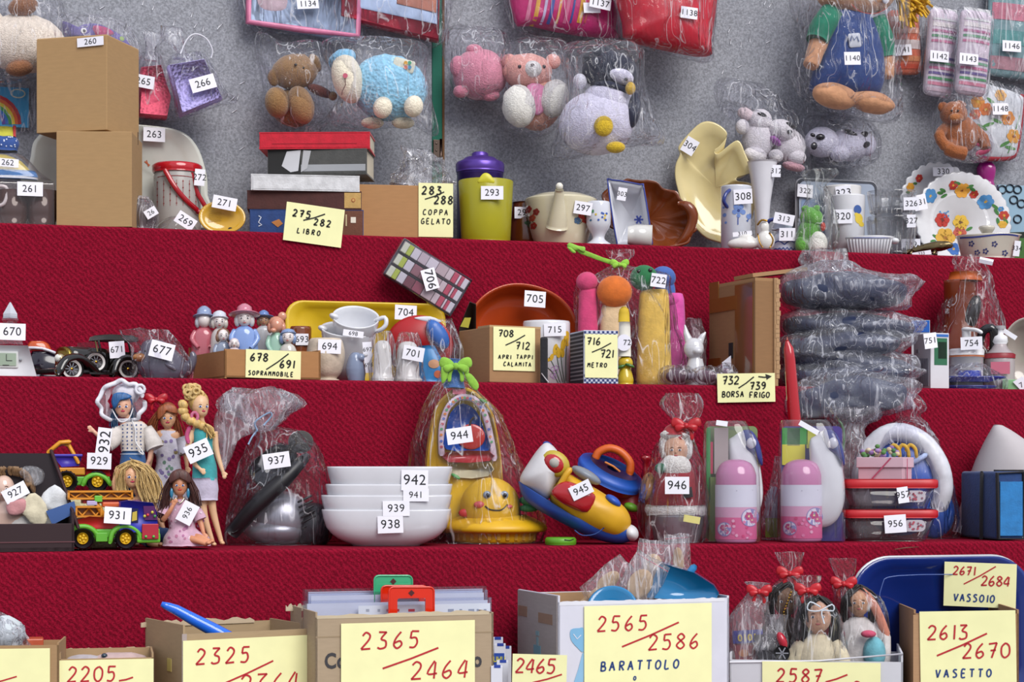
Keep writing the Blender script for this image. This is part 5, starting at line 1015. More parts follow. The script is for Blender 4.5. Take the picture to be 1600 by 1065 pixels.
for x, y, rx, ry, a in ((868, 548, 4, 9, 8), (872, 552, 4, 9, -8), (886, 530, 5, 12, 0), (880, 540, 4, 10, 10), (862, 560, 3, 6, 20), (854, 564, 6, 3, 0), (878, 552, 4, 8, -5)): p.disc(x, y, rx, ry, m='n:d0a41c', roll=a)
for x, y in ((864, 578), (868, 582), (863, 588), (869, 576), (866, 590)): p.ribbon(oval(x, y, 3.4, n=8)+[(x+3.4, y)], .9, 0, 'n:a87ab0')
p.snap(mk)
h = t.part('handle'); h.tube([(822, 515, -14), (814, 522, -18), (812, 540, -20)], 3, 'g:d6d6da', sub=3)
t.tag('715', 867, 515, 34, 20, -2)
t = T('black_case', 'narrow black case standing between the box and tulip mug', 'case', 851, 2, .03)
p = t.part('case'); p.box(844, 526, 856, t.by, 12, -6, bev=3, m='c:1a1a20'); p = t.part('cord'); p.tube([(846, t.by-16, -8), (852, t.by-8, -9), (857, t.by-2, -8)], .8, 'n:c8c8cc')
t = T('gingham_box', 'blue gingham box with the METRO note', 'box', 912, 2, .035, yaw=18)
b = t.by
p = t.part('carton'); p.box(912, 516, 966, b, 70, 0, bev=.6, m='n:c4cadc')
for i in range(15):
    for j in range(22):
        if (i+j) % 2 == 0 and (j < 3 or j > 17): p.box(912.5+i*3.55, 517+j*3.75, 912.5+i*3.55+3.5, 517+j*3.75+3.7, .2, -.4, m='n:24346c')
q = t.part('side_panel', 'dark ridged side'); q.box(911.6, 518, 912.4, b-1, 68, 1, m='n:2a2c38', xq=0)
for j in range(12): q.box(911.2, 522+j*6.2, 912.2, 524.5+j*6.2, 64, 3, m='n:8a8a90', xq=0)
note(t, 914, 522, 965, 590, [(917, 538, '716', 11, 'n:1c1c18', 2, .8), (938, 558, '721', 12, 'n:1c1c18', 2, .72), ('line', 925, 550, 955, 535, 'n:1c1c18', 1.8), (918, 573, 'METRO', 6.5, 'n:1c1c18', 1.6, 1.0)], q=-1.6)
t = T('candle_holder', 'yellow and white lemon candle stand with tag 72 beside the gingham box', 'candle', 977, 2, .04)
b = t.by
p = t.part('stand'); p.lathe(977, [(b, 12), (b-8, 13), (b-20, 10), (b-26, 8)], m='g:c8ac1e', sub=2); p.ell(977, b-34, 12, 11, 10, m='g:c8a81e'); p.ell(970, b-28, 8, 3, 6, R=-20, m='g:3a6a2a', q=-8); p.ell(984, b-30, 8, 3, 6, R=20, m='g:3a6a2a', q=-8)
p = t.part('candle', 'white and yellow candle'); p.lathe(976, [(b-44, 10), (b-90, 9), (b-98, 8.5)], m='n:dcd8cc'); p.lathe(975, [(b-98, 9), (b-112, 8.5), (b-118, 7), (b-122, 3)], m='n:c8a824')
p = t.part('price_tag'); p.plate(oval(975, 535, 12, 13, 20), -13, 1, 'n:f0eef8'); p.txt(980, 535, '72', 9, -13.6)
# soft ninepins in a bag
def ninepin(lab, x, l, r, tp, off, body, hx, hy, hr, head, extra=()):
    t = T('soft_skittle', lab, 'soft toy', x, 2, off, group='soft toys in the big bag'); b = t.by
    p = t.part('body'); p.loft([(b, l+6, r-6, 14), (b-12, l, r, 20), (b-60, l+2, r-2, 19), (tp+10, l+5, r-5, 15), (tp, l+12, r-12, 6)], m='c:'+body, sub=3, n=2.4)
    if hr: h = t.part('head'); h.ell(hx, hy, hr, hr*.92, hr*.8, q=-6, m='c:'+head)
    for e in extra: h.ell(*e[:3], q=-6-hr*.6, m=e[3], n=10)
    return t
ninepin('pink soft toy at the left inside the green tied bag', 918, 900, 938, 448, .16, 'c83c6e', 917, 440, 17, 'c8406e')
ninepin('cream soft toy with round orange head inside the green tied bag', 956, 934, 986, 474, .14, 'd6b890', 960, 456, 28, 'd06a1e')
ninepin('yellow soft toy with green frog head inside the green tied bag', 1020, 994, 1050, 452, .14, 'deb650', 1006, 434, 22, '1f7040', ((998, 424, 3.5, 'g:101410'), (1016, 422, 3.5, 'g:101410')))
ninepin('blue soft toy standing at the back of the green tied bag', 1038, 1018, 1060, 440, .2, '3f62a8', 1036, 434, 20, '3f62a8')
ninepin('bright pink soft toy at the right inside the green tied bag', 1054, 1036, 1074, 458, .17, 'd24ea0', 1052, 470, 14, 'cc4a9c')
t = T('gift_bag', 'clear bag of coloured soft toys tied with a green ribbon, tag 722', 'bag', 985, 2, .17)
b = t.by
p = t.part('film'); p.loft([(b, 904, 1074, 48), (b-40, 902, 1072, 50), (b-110, 900, 1056, 48), (b-160, 898, 1046, 42), (428, 930, 1040, 30), (416, 955, 985, 10), (410, 960, 976, 6), (398, 952, 990, 10), (389, 946, 990, 8)], m='f:f6f6fb', wr=5, fold=.05, sub=4, seg=72)
p = t.part('ribbon', 'lime green ribbon'); p.pillow([(890, 384), (896, 381), (912, 390), (942, 402), (972, 411), (968, 418), (938, 408), (906, 396)], -12, 1.2, 1, 'c:86b83a', 3, .5)
for o_ in ([(886, 384), (890, 379), (904, 384), (914, 386), (913, 394), (906, 391), (894, 391)], [(886, 386), (892, 386), (900, 394), (894, 395)]): p.pillow(sm(o_, 3), -14, 3, 2, 'c:92c84a', 4, .5)
bow(t, 968, 413, 14, -14, 'c:92c640', tails=False)
t.tag('722', 1029, 438, 24, 21, 8)
t = T('cat_figurine', 'white porcelain cat with pointed ears beside the big bag', 'figurine', 1086, 2, .12)
b = t.by
p = t.part('body', vox=1.2); p.loft([(b, 1070, 1104, 16), (b-24, 1070, 1102, 16), (b-44, 1076, 1098, 11)], m='g:ccccd0', sub=2); p.ell(1084, b-60, 16, 17, 13, q=-4, m='g:ccccd0'); p.tube([(1078, b-68), (1072, b-84), (1070, b-98)], [8, 5, 1], 'g:ccccd0'); p.tube([(1092, b-68), (1098, b-80), (1103, b-86)], [7, 4.5, 1.2], 'g:ccccd0'); p.ell(1090, b-56, 8, 6, 8, q=-13, m='g:ccccd0')
# small bottles
for x, w, h, c, lab, rl in ((1058, 26, 15, '9a8a92', 'small clear bottle lying in film at the foot of the soft toys', 90), (1105, 22, 14, 'b8a8b0', 'little bottle wrapped in film in the middle of the small goods', 80), (1134, 15, 17, 'c0c4d0', 'small clear round vial standing before the big cardboard box', 0)):
    t = T('small_bottle', lab, 'bottle', x, 2, .045); b = t.by
    p = t.part('bottle'); p.ell(x, b-h, w, h, 14, m='v:'+c); p.ell(x, b-h, w*.7, h*.7, 9, m='c:7a5a6a')
    p = t.part('cap'); p.lathe(x+w*.9, [(b-h-6, 6), (b-h+6, 6)], R=(0, rl, 0), piv=(x+w*.9, b-h), m='g:c8c4cc')
    p = t.part('film'); p.ell(x, b-h-2, w*1.25, h*1.18, 19, m='f:f2f2f6'); p.disp = (3, 60)
t = T('wooden_egg', 'smooth orange tan egg half hidden behind the note with an arrow', 'egg', 1168, 2, .06)
b = t.by
p = t.part('egg'); p.ell(1167, b-21, 15, 21, 15, R=-14, m='g:c8905c')
t = T('torn_label', 'bent white paper label standing among the small bottles', 'label', 1136, 2, .06)
p = t.part('label'); p.plate([(1128, 566), (1142, 555), (1144, t.by), (1130, t.by)], -10, 1, 'n:dcdae4')
# big torn box and cool bags
t = T('cardboard_box', 'large torn cardboard box turned on its side holding the cool bags', 'box', 1180, 2, .05, yaw=30)
b = t.by
p = t.part('carton'); p.box(1180, 438, 1214, b, 150, 0, bev=1.5, m='k:8f6a46')
f = t.part('tape', 'brown tape'); f.box(1178.8, 441, 1180.2, b-2, 56, 6, m='g:7a5028', xq=0); f.box(1178.6, 462, 1180.2, 484, 90, 56, m='g:7f5426', xq=0); f.box(1178.7, 442, 1180.2, 470, 30, 116, m='g:82582c', xq=0); f.box(1178.7, 560, 1180.2, b-2, 40, 110, m='g:7a4c20', xq=0); f.box(1178.7, 536, 1180.2, 560, 12, 70, m='n:181418', xq=0) 
g = t.part('edge_flap', 'ragged corrugated edge'); g.box(1210, 434, 1216, b+6, 4, -4, m='k:a88560'); g.box(1180, 434, 1214, 439, 150, 0, m='k:a07a52')
for i in range(22): g.box(1212+random.random()*2, 436+i*7, 1217+random.random()*3, 444+i*7, 3, -5, m='k:b08c66')
t = T('cardboard_strip', 'long torn cardboard strip lying on the big box', 'cardboard', 1190, 2, .1, z=at(1180, 434, ROW[2][0]+.06).z+.012, yaw=30)
p = t.part('flap'); p.box(1176, t.by-7, 1262, t.by-1, 60, 0, m='k:a5805a', R=(0, -8, 0))
cb = [(1212, 1432, 412, 484, 0, .075, 'dark blue cool bag in clear film, topmost of the stack by the torn box'), (1214, 1444, 480, 530, 2, .085, 'dark blue cool bag in clear film, second from the top of the stack'), (1213, 1422, 508, 560, -3, .07, 'dark blue cool bag in clear film, third from the top of the stack'), (1213, 1436, 536, 588, 4, .085, 'dark blue cool bag in clear film, fourth from the top of the stack'), (1214, 1436, 562, 604, -2, .06, 'dark blue cool bag in clear film, fifth from the top of the stack'), (1228, 1432, 574, 652, -7, -.052, 'dark blue cool bag in clear film, lowest and sagging over the shelf edge')]
for l, r, tp, bt, rl, off, lab in cb:
    t = T('cool_bag', lab, 'cool bag', (l+r)/2, Y=ROW[2][0]+off, y=(tp+bt)/2, group='stack of cool bags'); h = bt-tp
    o = sm([(l+10, tp+h*.45), (l+46, tp+h*.3), (l+110, tp+h*.18), (r-50, tp+h*.34), (r-14, tp+h*.55), (r-30, tp+h*.9), (r-90, bt), (l+70, bt), (l+16, tp+h*.85)], 4)
    p = t.part('fabric', disp=(2.5, 22)); dp = 26 if bt > 640 else 62; p.pillow(o, 0, dp, dp, 's:26304e', 10, .32, R=rl)
    J = lambda a: random.uniform(-a, a)
    o2 = sm([(l+J(4), tp+h*.3), (l+50, tp+h*.05+J(4)), (l+110, tp-2+J(4)), (r-70, tp+h*.12+J(4)), (r-20, tp+h*.3), (r+6+J(8), tp+h*.45+J(8)), (r-6+J(4), tp+h*.75), (r-18+J(8), bt-2), (r-70, bt+2+J(4)), (l+80, bt+3+J(4)), (l+30, bt+J(4)), (l+2+J(6), tp+h*.8)], 3)
    p = t.part('film'); p.pillow(o2, 0, dp+8, dp+4, 'fx:eef0fa', 14, .36, None, 11, 26, R=rl)
t = T('cash_note', 'yellow note with an arrow reading 732/739 BORSA FRIGO hanging on the shelf edge', 'note', 1166, 2, -.006, z=ROW[2][1]-.02, al=True)
n_ = note(t, 1121, 583, 1211, 628, [(1129, 600, '732', 12, 'n:1c1c18', 2.2, .75), (1172, 608, '739', 11, 'n:1c1c18', 2.2, .8), ('line', 1154, 606, 1178, 588, 'n:1c1c18', 2), (1128, 620, 'BORSA', 8.5, 'n:1c1c18', 1.8, .85), (1171, 621, 'FRIGO', 8.5, 'n:1c1c18', 1.8, .85), ('line', 1185, 588, 1204, 588, 'n:1c1c18', 2)], q=0, R=-1.5)
n_.poly([(1196, 584), (1206, 587.5), (1198, 593)], -.8, 'n:1c1c18')
# right end
t = T('carton_pack', 'white carton with printed columns and small tag 751', 'carton', 1454, 2, .05, yaw=32)
b = t.by
p = t.part('carton'); p.box(1454, 520, 1483, b, 50, 0, bev=.8, m='n:d4d2d8'); q = t.part('window', 'green front panel'); q.box(1460, 528, 1480, 570, .4, -.5, m='n:2a6a4a'); q.box(1466, 534, 1479, 560, .3, -.8, m='v:3a6a50'); q.box(1462, 522, 1482, 526, .3, -.6, m='n:2f6ab8')
q = t.part('side_print'); 
for i in range(5): q.box(1453.4, 546+i*11, 1454.2, 552+i*11, 8, 34, m='n:9a9aa4', xq=0)
for i in range(10): q.box(1453.4, 560, 1454.2, b-4, 1.1, 6+i*2.6, m='n:8a8a94', xq=0)
t.tag('751', 1454, 532, 20, 24, -8, size=11, q=-16)
t = T('carton_pack', 'blue and white carton behind the carton with tag 751', 'carton', 1440, 2, .12)
p = t.part('carton'); p.box(1424, 500, 1453, t.by, 24, 0, bev=.8, m='n:d0d2d8'); p.box(1424.5, 500.5, 1452.5, 519, .4, -.6, m='n:1f62c0'); p.txt(1438, 513, 'ılıl', 8, -1, m='n:e8e8f0')
t = T('cream_tub', 'white tub with an orange line and a pump, tag 754', 'tub', 1510, 2, .1)
b = t.by
p = t.part('tub'); p.lathe(1510, [(b, 26), (556, 27)], m='g:d4d2d2'); q = t.part('tub_lid'); q.lathe(1510, [(556, 28), (549, 28.5), (546, 28), (545, 26)], m='g:dad8da'); q = t.part('line', 'orange line'); q.lathe(1510, [(558, 28), (555.5, 28.4)], m='c06a3a')
q = t.part('pump'); q.lathe(1510, [(545, 8), (526, 7), (518, 7), (513, 8), (511, 5)], m='dcdcde'); q.tube([(1506, 514, -4), (1524, 515, -14), (1533, 519, -16)], 3, 'dcdcde', sub=3)
t.tag('754', 1518, 536, 34, 20, -2, q=-31)
t = T('soap_dispenser', 'soap dispenser with white pump, red collar and pink label', 'dispenser', 1562, 2, .08)
b = t.by
p = t.part('bottle'); p.lathe(1562, [(b, 23), (b-30, 24), (556, 23), (545, 14), (536, 10)], m='t:d8cccf', sub=2); q = t.part('label_print', 'pink label'); q.box(1548, 565, 1578, 584, .4, -25.5, m='n:c86a80')
q = t.part('collar', 'dark red collar'); q.lathe(1562, [(560, 24.5), (554, 25), (552, 22)], m='8a1a28'); q = t.part('pump', 'white pump'); q.lathe(1562, [(540, 9), (534, 13), (526, 12), (522, 6), (514, 6), (513, 10), (509, 9)], m='dedee2')
t = T('coffee_pot', 'amber glass jug with black handle wrapped in a clear bag', 'jug', 1510, 2, .2)
b = t.by
p = t.part('glass_body'); p.lathe(1500, [(b, 30), (b-20, 42), (b-60, 44), (b-110, 26), (b-170, 26), (b-172, 24)], m='t:96401a', sub=3)
mk = 0; q = t.part('amber_band', 'dark amber band'); q.lathe(1500, [(b-60, 45), (b-66, 45)], m='5a2408')
q = t.part('neck', 'orange neck'); q.lathe(1508, [(b-174, 27), (b-188, 24)], m='c05a14'); q = t.part('inner_part', 'dark inner part'); q.ell(1516, b-120, 14, 34, 12, q=-14, R=20, m='g:1c1614'); q.ell(1490, b-50, 24, 20, 16, q=-20, m='g:3a1808')
q = t.part('handle', 'black handle'); q.tube([(1530, b-74, -30), (1536, b-96, -46), (1552, b-98, -48), (1552, b-60, -40), (1546, b-30, -30)], 7, 'g:141418', sub=4, seg=10)
q = t.part('lid', 'black lid'); q.ell(1545, b-40, 18, 26, 18, q=-10, m='g:221a1c')
q = t.part('bag'); q.loft([(b, 1458, 1578, 50), (b-70, 1452, 1572, 54), (b-130, 1470, 1562, 44), (b-180, 1492, 1548, 30), (b-206, 1490, 1532, 16), (b-214, 1496, 1530, 10)], m='f:f6f4f6', wr=7, fold=.1, sub=4, seg=64)
q = t.part('price_tag'); q.box(1530, 404, 1552, 410, 14, -30, R=(20, 14, 0), m='n:f0eef8')
t = T('plate_stack', 'dark blue dish in crumpled clear film on the shelf edge', 'dish', 1510, 2, .05)
b = t.by
p = t.part('lower_dish'); p.lathe(1505, [(b, 40), (b-4, 54), (b-6, 54), (b-3, 38)], m='g:1c2c80', sq=.7); q = t.part('upper_dish'); q.lathe(1512, [(b-12, 34), (b-18, 60), (b-20, 60), (b-16, 34)], m='g:1c2c84', sq=.7); q.lathe(1514, [(b-20, 20), (b-30, 19), (b-30, 17)], m='g:22369a')
q = t.part('film'); q.loft([(b, 1452, 1574, 46), (b-14, 1450, 1574, 48), (b-28, 1470, 1560, 40), (b-40, 1486, 1540, 20)], m='f:f2f2fa', wr=7, fold=.05, sub=4, seg=64)
t = T('round_dish', 'deep white round dish cut by the right edge, lying on its side', 'dish', 1602, 2, .14)
b = t.by
p = t.part('dish'); p.dish(oval(1605, b-58, 42, 58, 40), [(0, 26), (.8, 24), (.93, 4), (.98, -1), (1, 0), (1, 3), (.9, 26), (0, 30)], m='g:b8aca4')
t.tag('', 1578, 522, 24, 7, 34, q=-6)
t = T('green_carton', 'pale green carton lying at the right end of the second shelf', 'carton', 1582, 2, .05)
p = t.part('carton'); p.box(1566, t.by-17, 1650, t.by, 40, -8, bev=.8, m='n:8cc08a'); t.tag('7', 1596, t.by-8, 18, 22, -30, q=-10, size=10)
t = T('cellophane_lump', 'crumpled clear film hanging behind the cat figurine', 'film', 1076, 2, .2)
p = t.part('film'); p.loft([(t.by, 1068, 1100, 12), (t.by-60, 1066, 1104, 14), (t.by-110, 1072, 1096, 8)], m='fx:d8c8d0', wr=6, fold=.1, sub=4)
# ------------------------------------------------------------------ third shelf
t = T('gift_box', 'open dark brown box holding a porcelain doll, at the left end of the third shelf', 'box', 60, 3, .05, yaw=4)
b = t.by
p = t.part('box_front'); p.box(-60, 818, 116, b, 4, 0, bev=1, m='n:2a1218'); p.box(-60, 846, 117, 848, 4, -1, m='n:5a3238')
q = t.part('tray'); q.box(-60, b-6, 116, b, 150, 0, m='n:2a1218'); q.box(112, 800, 116, b, 150, 0, m='n:2a1218')
q = t.part('lid_back', 'dark inside of the lid'); q.plate([(-60, 704), (80, 704), (121, 822), (116, 846), (-60, 850)], 74, 5, 'n:1c0f18')
q = t.part('lid_side'); q.tube([(80, 704, 70), (100, 760, 60), (122, 824, 4)], 3, 'n:35161c', seg=4)
t = T('porcelain_doll', 'curly haired porcelain doll in white lace lying in the dark box, tag 927', 'doll', 40, 3, .1, z=ROW[3][1]+.02)
b = t.by
p = t.part('body', vox=1.6); p.ell(6, 762, 17, 20, 16, m='g:d8b8a8', q=-20); p.loft([(826, -20, 70, 20), (800, -14, 76, 26), (780, 0, 40, 18)], m='g:d8b8a8', q=-10); p.tube([(70, 800, -10), (86, 790, -14), (98, 785, -18)], [7, 6, 5], 'g:d0a894')
face(t, 'g:d8b8a8', 4, 764, 16)
q = t.part('hair', 'light brown curls')
for i in range(46):
    a = random.uniform(3.1, 6.4); x, y = 12+30*math.cos(a), 756+24*math.sin(a); q.tube([(x, y, -22), (x+4*math.cos(a)+3, y-3, -26), (x+8*math.cos(a), y+3, -22), (x+9*math.cos(a)+2, y+8, -18)], 3.2, 'h:8a6a4a', sub=2, seg=6)
q = t.part('dress', 'white lace dress', disp=(3, 60)); q.loft([(838, -30, 90, 26), (815, -20, 86, 34), (790, 10, 70, 30), (775, 24, 50, 20)], m='c:d8d4d0', sub=3); q.pillow(sm([(62, 778), (85, 757), (108, 780), (104, 800), (70, 796)], 3), -30, 8, 6, 'c:d4d6d8'); q.pillow(sm([(30, 790), (56, 770), (76, 800), (66, 824), (40, 808)], 3), -42, 5, 4, 'c:d6ccb0'); q.pillow(sm([(8, 790), (36, 778), (44, 796), (20, 806)], 3), -42, 6, 4, 'c:c48a8c')
q = t.part('bonnet', 'white net veil', disp=(3, 60)); q.pillow(sm([(28, 732), (50, 727), (72, 738), (60, 758), (40, 752)], 3), -24, 6, 4, 'fx:f0f0f4')
q = t.part('booklet', 'blue printed booklet'); q.plate([(72, 798), (116, 782), (120, 800), (82, 820)], -50, 2, 'n:3a5a94'); 
t.tag('927', 24, 769, 40, 22, -28, q=-46)
def wheel3(t, x, y, r, q, w=8):
    p = t.part('wheel', 'black tyre'); p.lathe(x, [(y-w, r*.86), (y-w*.7, r), (y+w*.7, r), (y+w, r*.86)], q=q, R=(90, 0, 0), piv=(x, y), m='1c1620', seg=24)
    for i in range(16): a = i*.3927; p.tube([(x+r*math.cos(a), y+r*math.sin(a), q-w*.7), (x+r*math.cos(a), y+r*math.sin(a), q+w*.7)], 1.4, '1c1620', seg=4)
    h = t.part('hub', 'yellow hub', p); h.lathe(x, [(y-2, r*.5), (y, r*.54), (y+2, r*.54)], q=q-w, R=(90, 0, 0), piv=(x, y), m='d0a41a')
    for i in range(5): h.ell(x+r*.28*math.cos(i*1.257), y+r*.28*math.sin(i*1.257), r*.15, q=q-w-1.5, m='d8ac20', n=8)
    h.ell(x, y, r*.16, q=q-w-2, m='d8ac20', n=8)
def lattice(p, x0, y0, x1, y1, n, w, q, m, d=10):
    p.box(x0, y0, x1, y0+w, d, q, m=m); p.box(x0, y1-w, x1, y1, d, q, m=m); p.box(x0, y0, x0+w, y1, d, q, m=m); p.box(x1-w, y0, x1, y1, d, q, m=m); p.box(x0+1, y0+1, x1-1, y1-1, 2, q+d-2, m='9a5c10')
    for i in range(n):
        a, c = x0+(x1-x0)*i/n, x0+(x1-x0)*(i+1)/n; p.tube([(a, y1-w if i % 2 else y0+w, d/2), (c, y0+w if i % 2 else y1-w, d/2)], w*.5, m, q, 5)
t = T('foam_block', 'yellowish foam block under the front toy truck', 'block', 162, 3, .09)
p = t.part('foam'); p.box(140, 838, 184, t.by, 60, -22, bev=3, m='o:c8c098')
t = T('toy_truck', 'toy crane truck with blue cab, red bed and lime chassis, tag 931', 'toy truck', 180, 3, .085, yaw=8)
b = t.by
for q in (-26, 34):
    for x, lab in ((129, 0), (196, 0)): wheel3(t, x, b-17, 17, q, 7)
p = t.part('chassis', 'lime green chassis'); p.box(108, 826, 250, 840, 60, -28, bev=2, m='5aa82c')
for x in (129, 196):
    p.tube([(x-24, 846, -29), (x-20, 831, -29), (x-8, 823, -29), (x+8, 823, -29), (x+20, 831, -29), (x+24, 842, -29)], 4, '62b030', sub=3, seg=8); p.box(x-18, 824, x+18, 830, 60, -30, bev=1, m='62b030')
p.box(150, 832, 168, 846, 12, -34, bev=1, m='5aa82c'); p.box(214, 832, 251, 848, 62, -32, bev=3, m='62b030')
p = t.part('bed', 'red bed'); p.plate([(118, 812), (140, 806), (206, 810), (206, 826), (122, 826)], -26, 54, 'b01c1c', bev=.03)
p = t.part('cab', 'blue cab'); p.plate([(188, 783), (200, 781), (240, 785), (246, 800), (248, 832), (186, 832)], -32, 64, '2429a0', bev=.03)
q = t.part('side_window'); q.box(205, 794, 216, 816, .6, -33, m='g:14164a'); q.poly([(207, 800), (214, 798), (214, 812), (206, 814)], -34, 'c8b040')
q = t.part('windscreen', 'violet front panel'); q.plate([(224, 790), (241, 790), (246, 812), (226, 812)], -35, 2, 'g:54185a'); q.box(222, 818, 248, 842, 2, -36, m='a81830', bev=1)
for x, y, h in ((226, 806, 'c8c040'), (231, 804, 'c83040'), (238, 800, 'c8c040'), (242, 806, '3a8a4a'), (228, 838, '4ab040'), (240, 838, '4ab040')): q.ell(x, y, 2.5, q=-37, m='g:'+h, n=8)
p = t.part('boom', 'orange lattice boom'); lattice(p, 106, 766, 208, 780, 9, 3, -20, 'd0851a', 12)
p = t.part('crane_base', 'orange crane base'); lattice(p, 118, 790, 160, 808, 4, 3, -22, 'd0851a', 16); p.tube([(150, 786, -16), (164, 808, -16)], 4, 'd0851a'); 
p = t.part('turntable', 'red and lime turntable'); p.box(130, 780, 200, 786, 30, -14, m='a82020', bev=1); p.box(148, 774, 160, 784, 8, -24, m='68b838', bev=1); p.box(160, 784, 192, 792, 14, -20, bev=2, m='d05a2a'); p.box(136, 782, 152, 789, 6, -24, m='b8a8d0', bev=1)
t.tag('931', 184, 805, 42, 26, 4, q=-40)
t = T('toy_truck', 'toy excavator truck with violet bucket and yellow arm, tag 929, behind the crane truck', 'toy truck', 130, 3, .21, z=at(130, 768, ROW[3][0]+.21).z)
b = t.by
wheel3(t, 152, b-16, 17, -22, 6); wheel3(t, 104, b-16, 17, -22, 6); wheel3(t, 152, b-16, 17, 26, 6); wheel3(t, 104, b-16, 17, 26, 6)
p = t.part('chassis', 'lime chassis'); p.box(88, 744, 172, 758, 52, -24, bev=2, m='5aa82c'); p.tube([(130, 756, -26), (136, 746, -26), (150, 741, -26), (164, 746, -26), (172, 756, -26)], 4, '62b030', sub=3)
p = t.part('hood', 'red hood'); p.plate([(134, 732), (170, 730), (174, 744), (134, 744)], -22, 46, 'b01c1c', bev=.04)
p = t.part('bumper', 'yellow deck'); p.box(92, 730, 133, 742, 50, -24, bev=2, m='d08c1e')
p = t.part('bucket', 'violet bucket'); p.plate([(82, 712), (128, 712), (124, 728), (96, 730)], -24, 40, '3a2a9c', bev=.05); p.box(80, 709, 129, 713, 44, -26, bev=1, m='4434a8')
p = t.part('arm', 'yellow arm'); p.tube([(76, 706, -24), (94, 691, -24), (108, 690, -24)], 3.6, 'd8921a', seg=6); p.tube([(94, 691, -18), (108, 696, -18), (122, 722, -26)], 3.2, 'd8921a', seg=6); p.tube([(88, 696, -10), (100, 692, -10), (109, 690, -10)], 3, 'd8921a', seg=6)
t.tag('929', 155, 720, 38, 25, 2, q=-30)
t = T('truck_stand', 'small cream block lifting the excavator truck', 'block', 128, 3, .21)
p = t.part('block'); p.box(96, at(128, 768, ROW[3][0]+.21) and 768.5, 166, t.by, 44, -20, bev=2, m='o:c8c098')
# dolls
def doll(lab, x, off, skin, head, torso, arms, legs, hair, row=3, turn=0, vox=1.0, eye='2a4a8a', lip='b83050', fsz=1.35):
    """torso = loft stations; arms, legs = lists of (x, y, q) joints; head = (x, y, rx, ry, q)"""
    t = T('fashion_doll', lab, 'doll', x, row, off, group=None); hx, hy, rx, ry, hq = head
    p = t.part('body', vox=vox); p.loft(torso, m=skin, sub=3); p.ell(hx, hy, rx, ry, rx*1.02, q=hq, m=skin); p.ell(hx+turn*.4, hy+ry*.5, rx*.72, ry*.55, rx*.8, q=hq-1, m=skin)
    p.tube([(hx, hy+ry*.6, hq), (hx-(hx-(torso[-1][1]+torso[-1][2])/2)*.6, (hy+ry*.6+torso[-1][0]*2)/3+2, hq*.4), ((torso[-1][1]+torso[-1][2])/2, torso[-1][0]+3, 0)], [4.6, 4.4, 6], skin, seg=12)
    for a in arms:
        n = len(a); p.tube(a, [5.6-2.6*i/(n-1) for i in range(n)], skin, sub=4, seg=10)
        e, d = Vector(a[-1]), (Vector(a[-1])-Vector(a[-2])).normalized(); s_d = Vector((-d.y, d.x, 0))
        p.ell(e.x+d.x*3.5, e.y+d.y*3.5, 3.6, 4.6, 2.2, q=e.z+d.z*3, m=skin, n=10, R=math.degrees(math.atan2(d.x, -d.y)))
        for f_, (o, L) in enumerate(((-2.6, 6), (-.9, 7.5), (.8, 7.2), (2.4, 5.8))): s0 = e+d*6+s_d*o; p.tube([tuple(s0), tuple(s0+d*L*.5+s_d*o*.15+Vector((0, 0, -.6))), tuple(s0+d*L+s_d*o*.25+Vector((0, 0, 1)))], [1.05, .95, .7], skin, seg=6)
        s0 = e+d*2.5-s_d*3; p.tube([tuple(s0), tuple(s0+d*3-s_d*2.2), tuple(s0+d*6-s_d*2.6)], [1.2, 1.1, .8], skin, seg=6)
    for a in legs:
        n = len(a); p.tube(a, [8.5-(5.0*i/(n-1)) for i in range(n)], skin, sub=4, seg=12)
        e, d = Vector(a[-1]), (Vector(a[-1])-Vector(a[-2])).normalized(); p.ell(e.x+2*(1 if turn >= 0 else -1)*0+d.x*2, e.y-2, 4.2, 3.4, 9, q=e.z-5, m=skin, n=10)
    face(t, skin, hx, hy+ry*.12, rx*.95, eye=eye, lip=lip, turn=turn, sz=fsz)
    hair(t, hx, hy, rx, ry, hq)
    return t
def strands(t, name, lab, paths, n, r, m, jit=3, seg=5, sub=3):
    p = t.part(name, lab)
    for P in paths:
        for i in range(n):
            o = Vector((random.gauss(0, jit), random.gauss(0, jit*.5), random.gauss(0, jit))); f = random.uniform(.75, 1.25)
            p.tube([(a+o.x*min(1, .4+k_*.4)*f+(random.uniform(-2, 2) if k_ else 0), c+o.y+(random.uniform(-2, 2) if k_ else 0), q+o.z) for k_, (a, c, q) in enumerate(P)], r, m, 0, seg, sub=sub)
    return p
def cap_hair(t, hx, hy, rx, ry, hq, m, up=.22, k=1.16):
    p = t.part('hair_cap'); p.ell(hx, hy-ry*up, rx*k, ry*1.0, rx*1.15, q=hq+rx*.45, m=m, n=18); return p
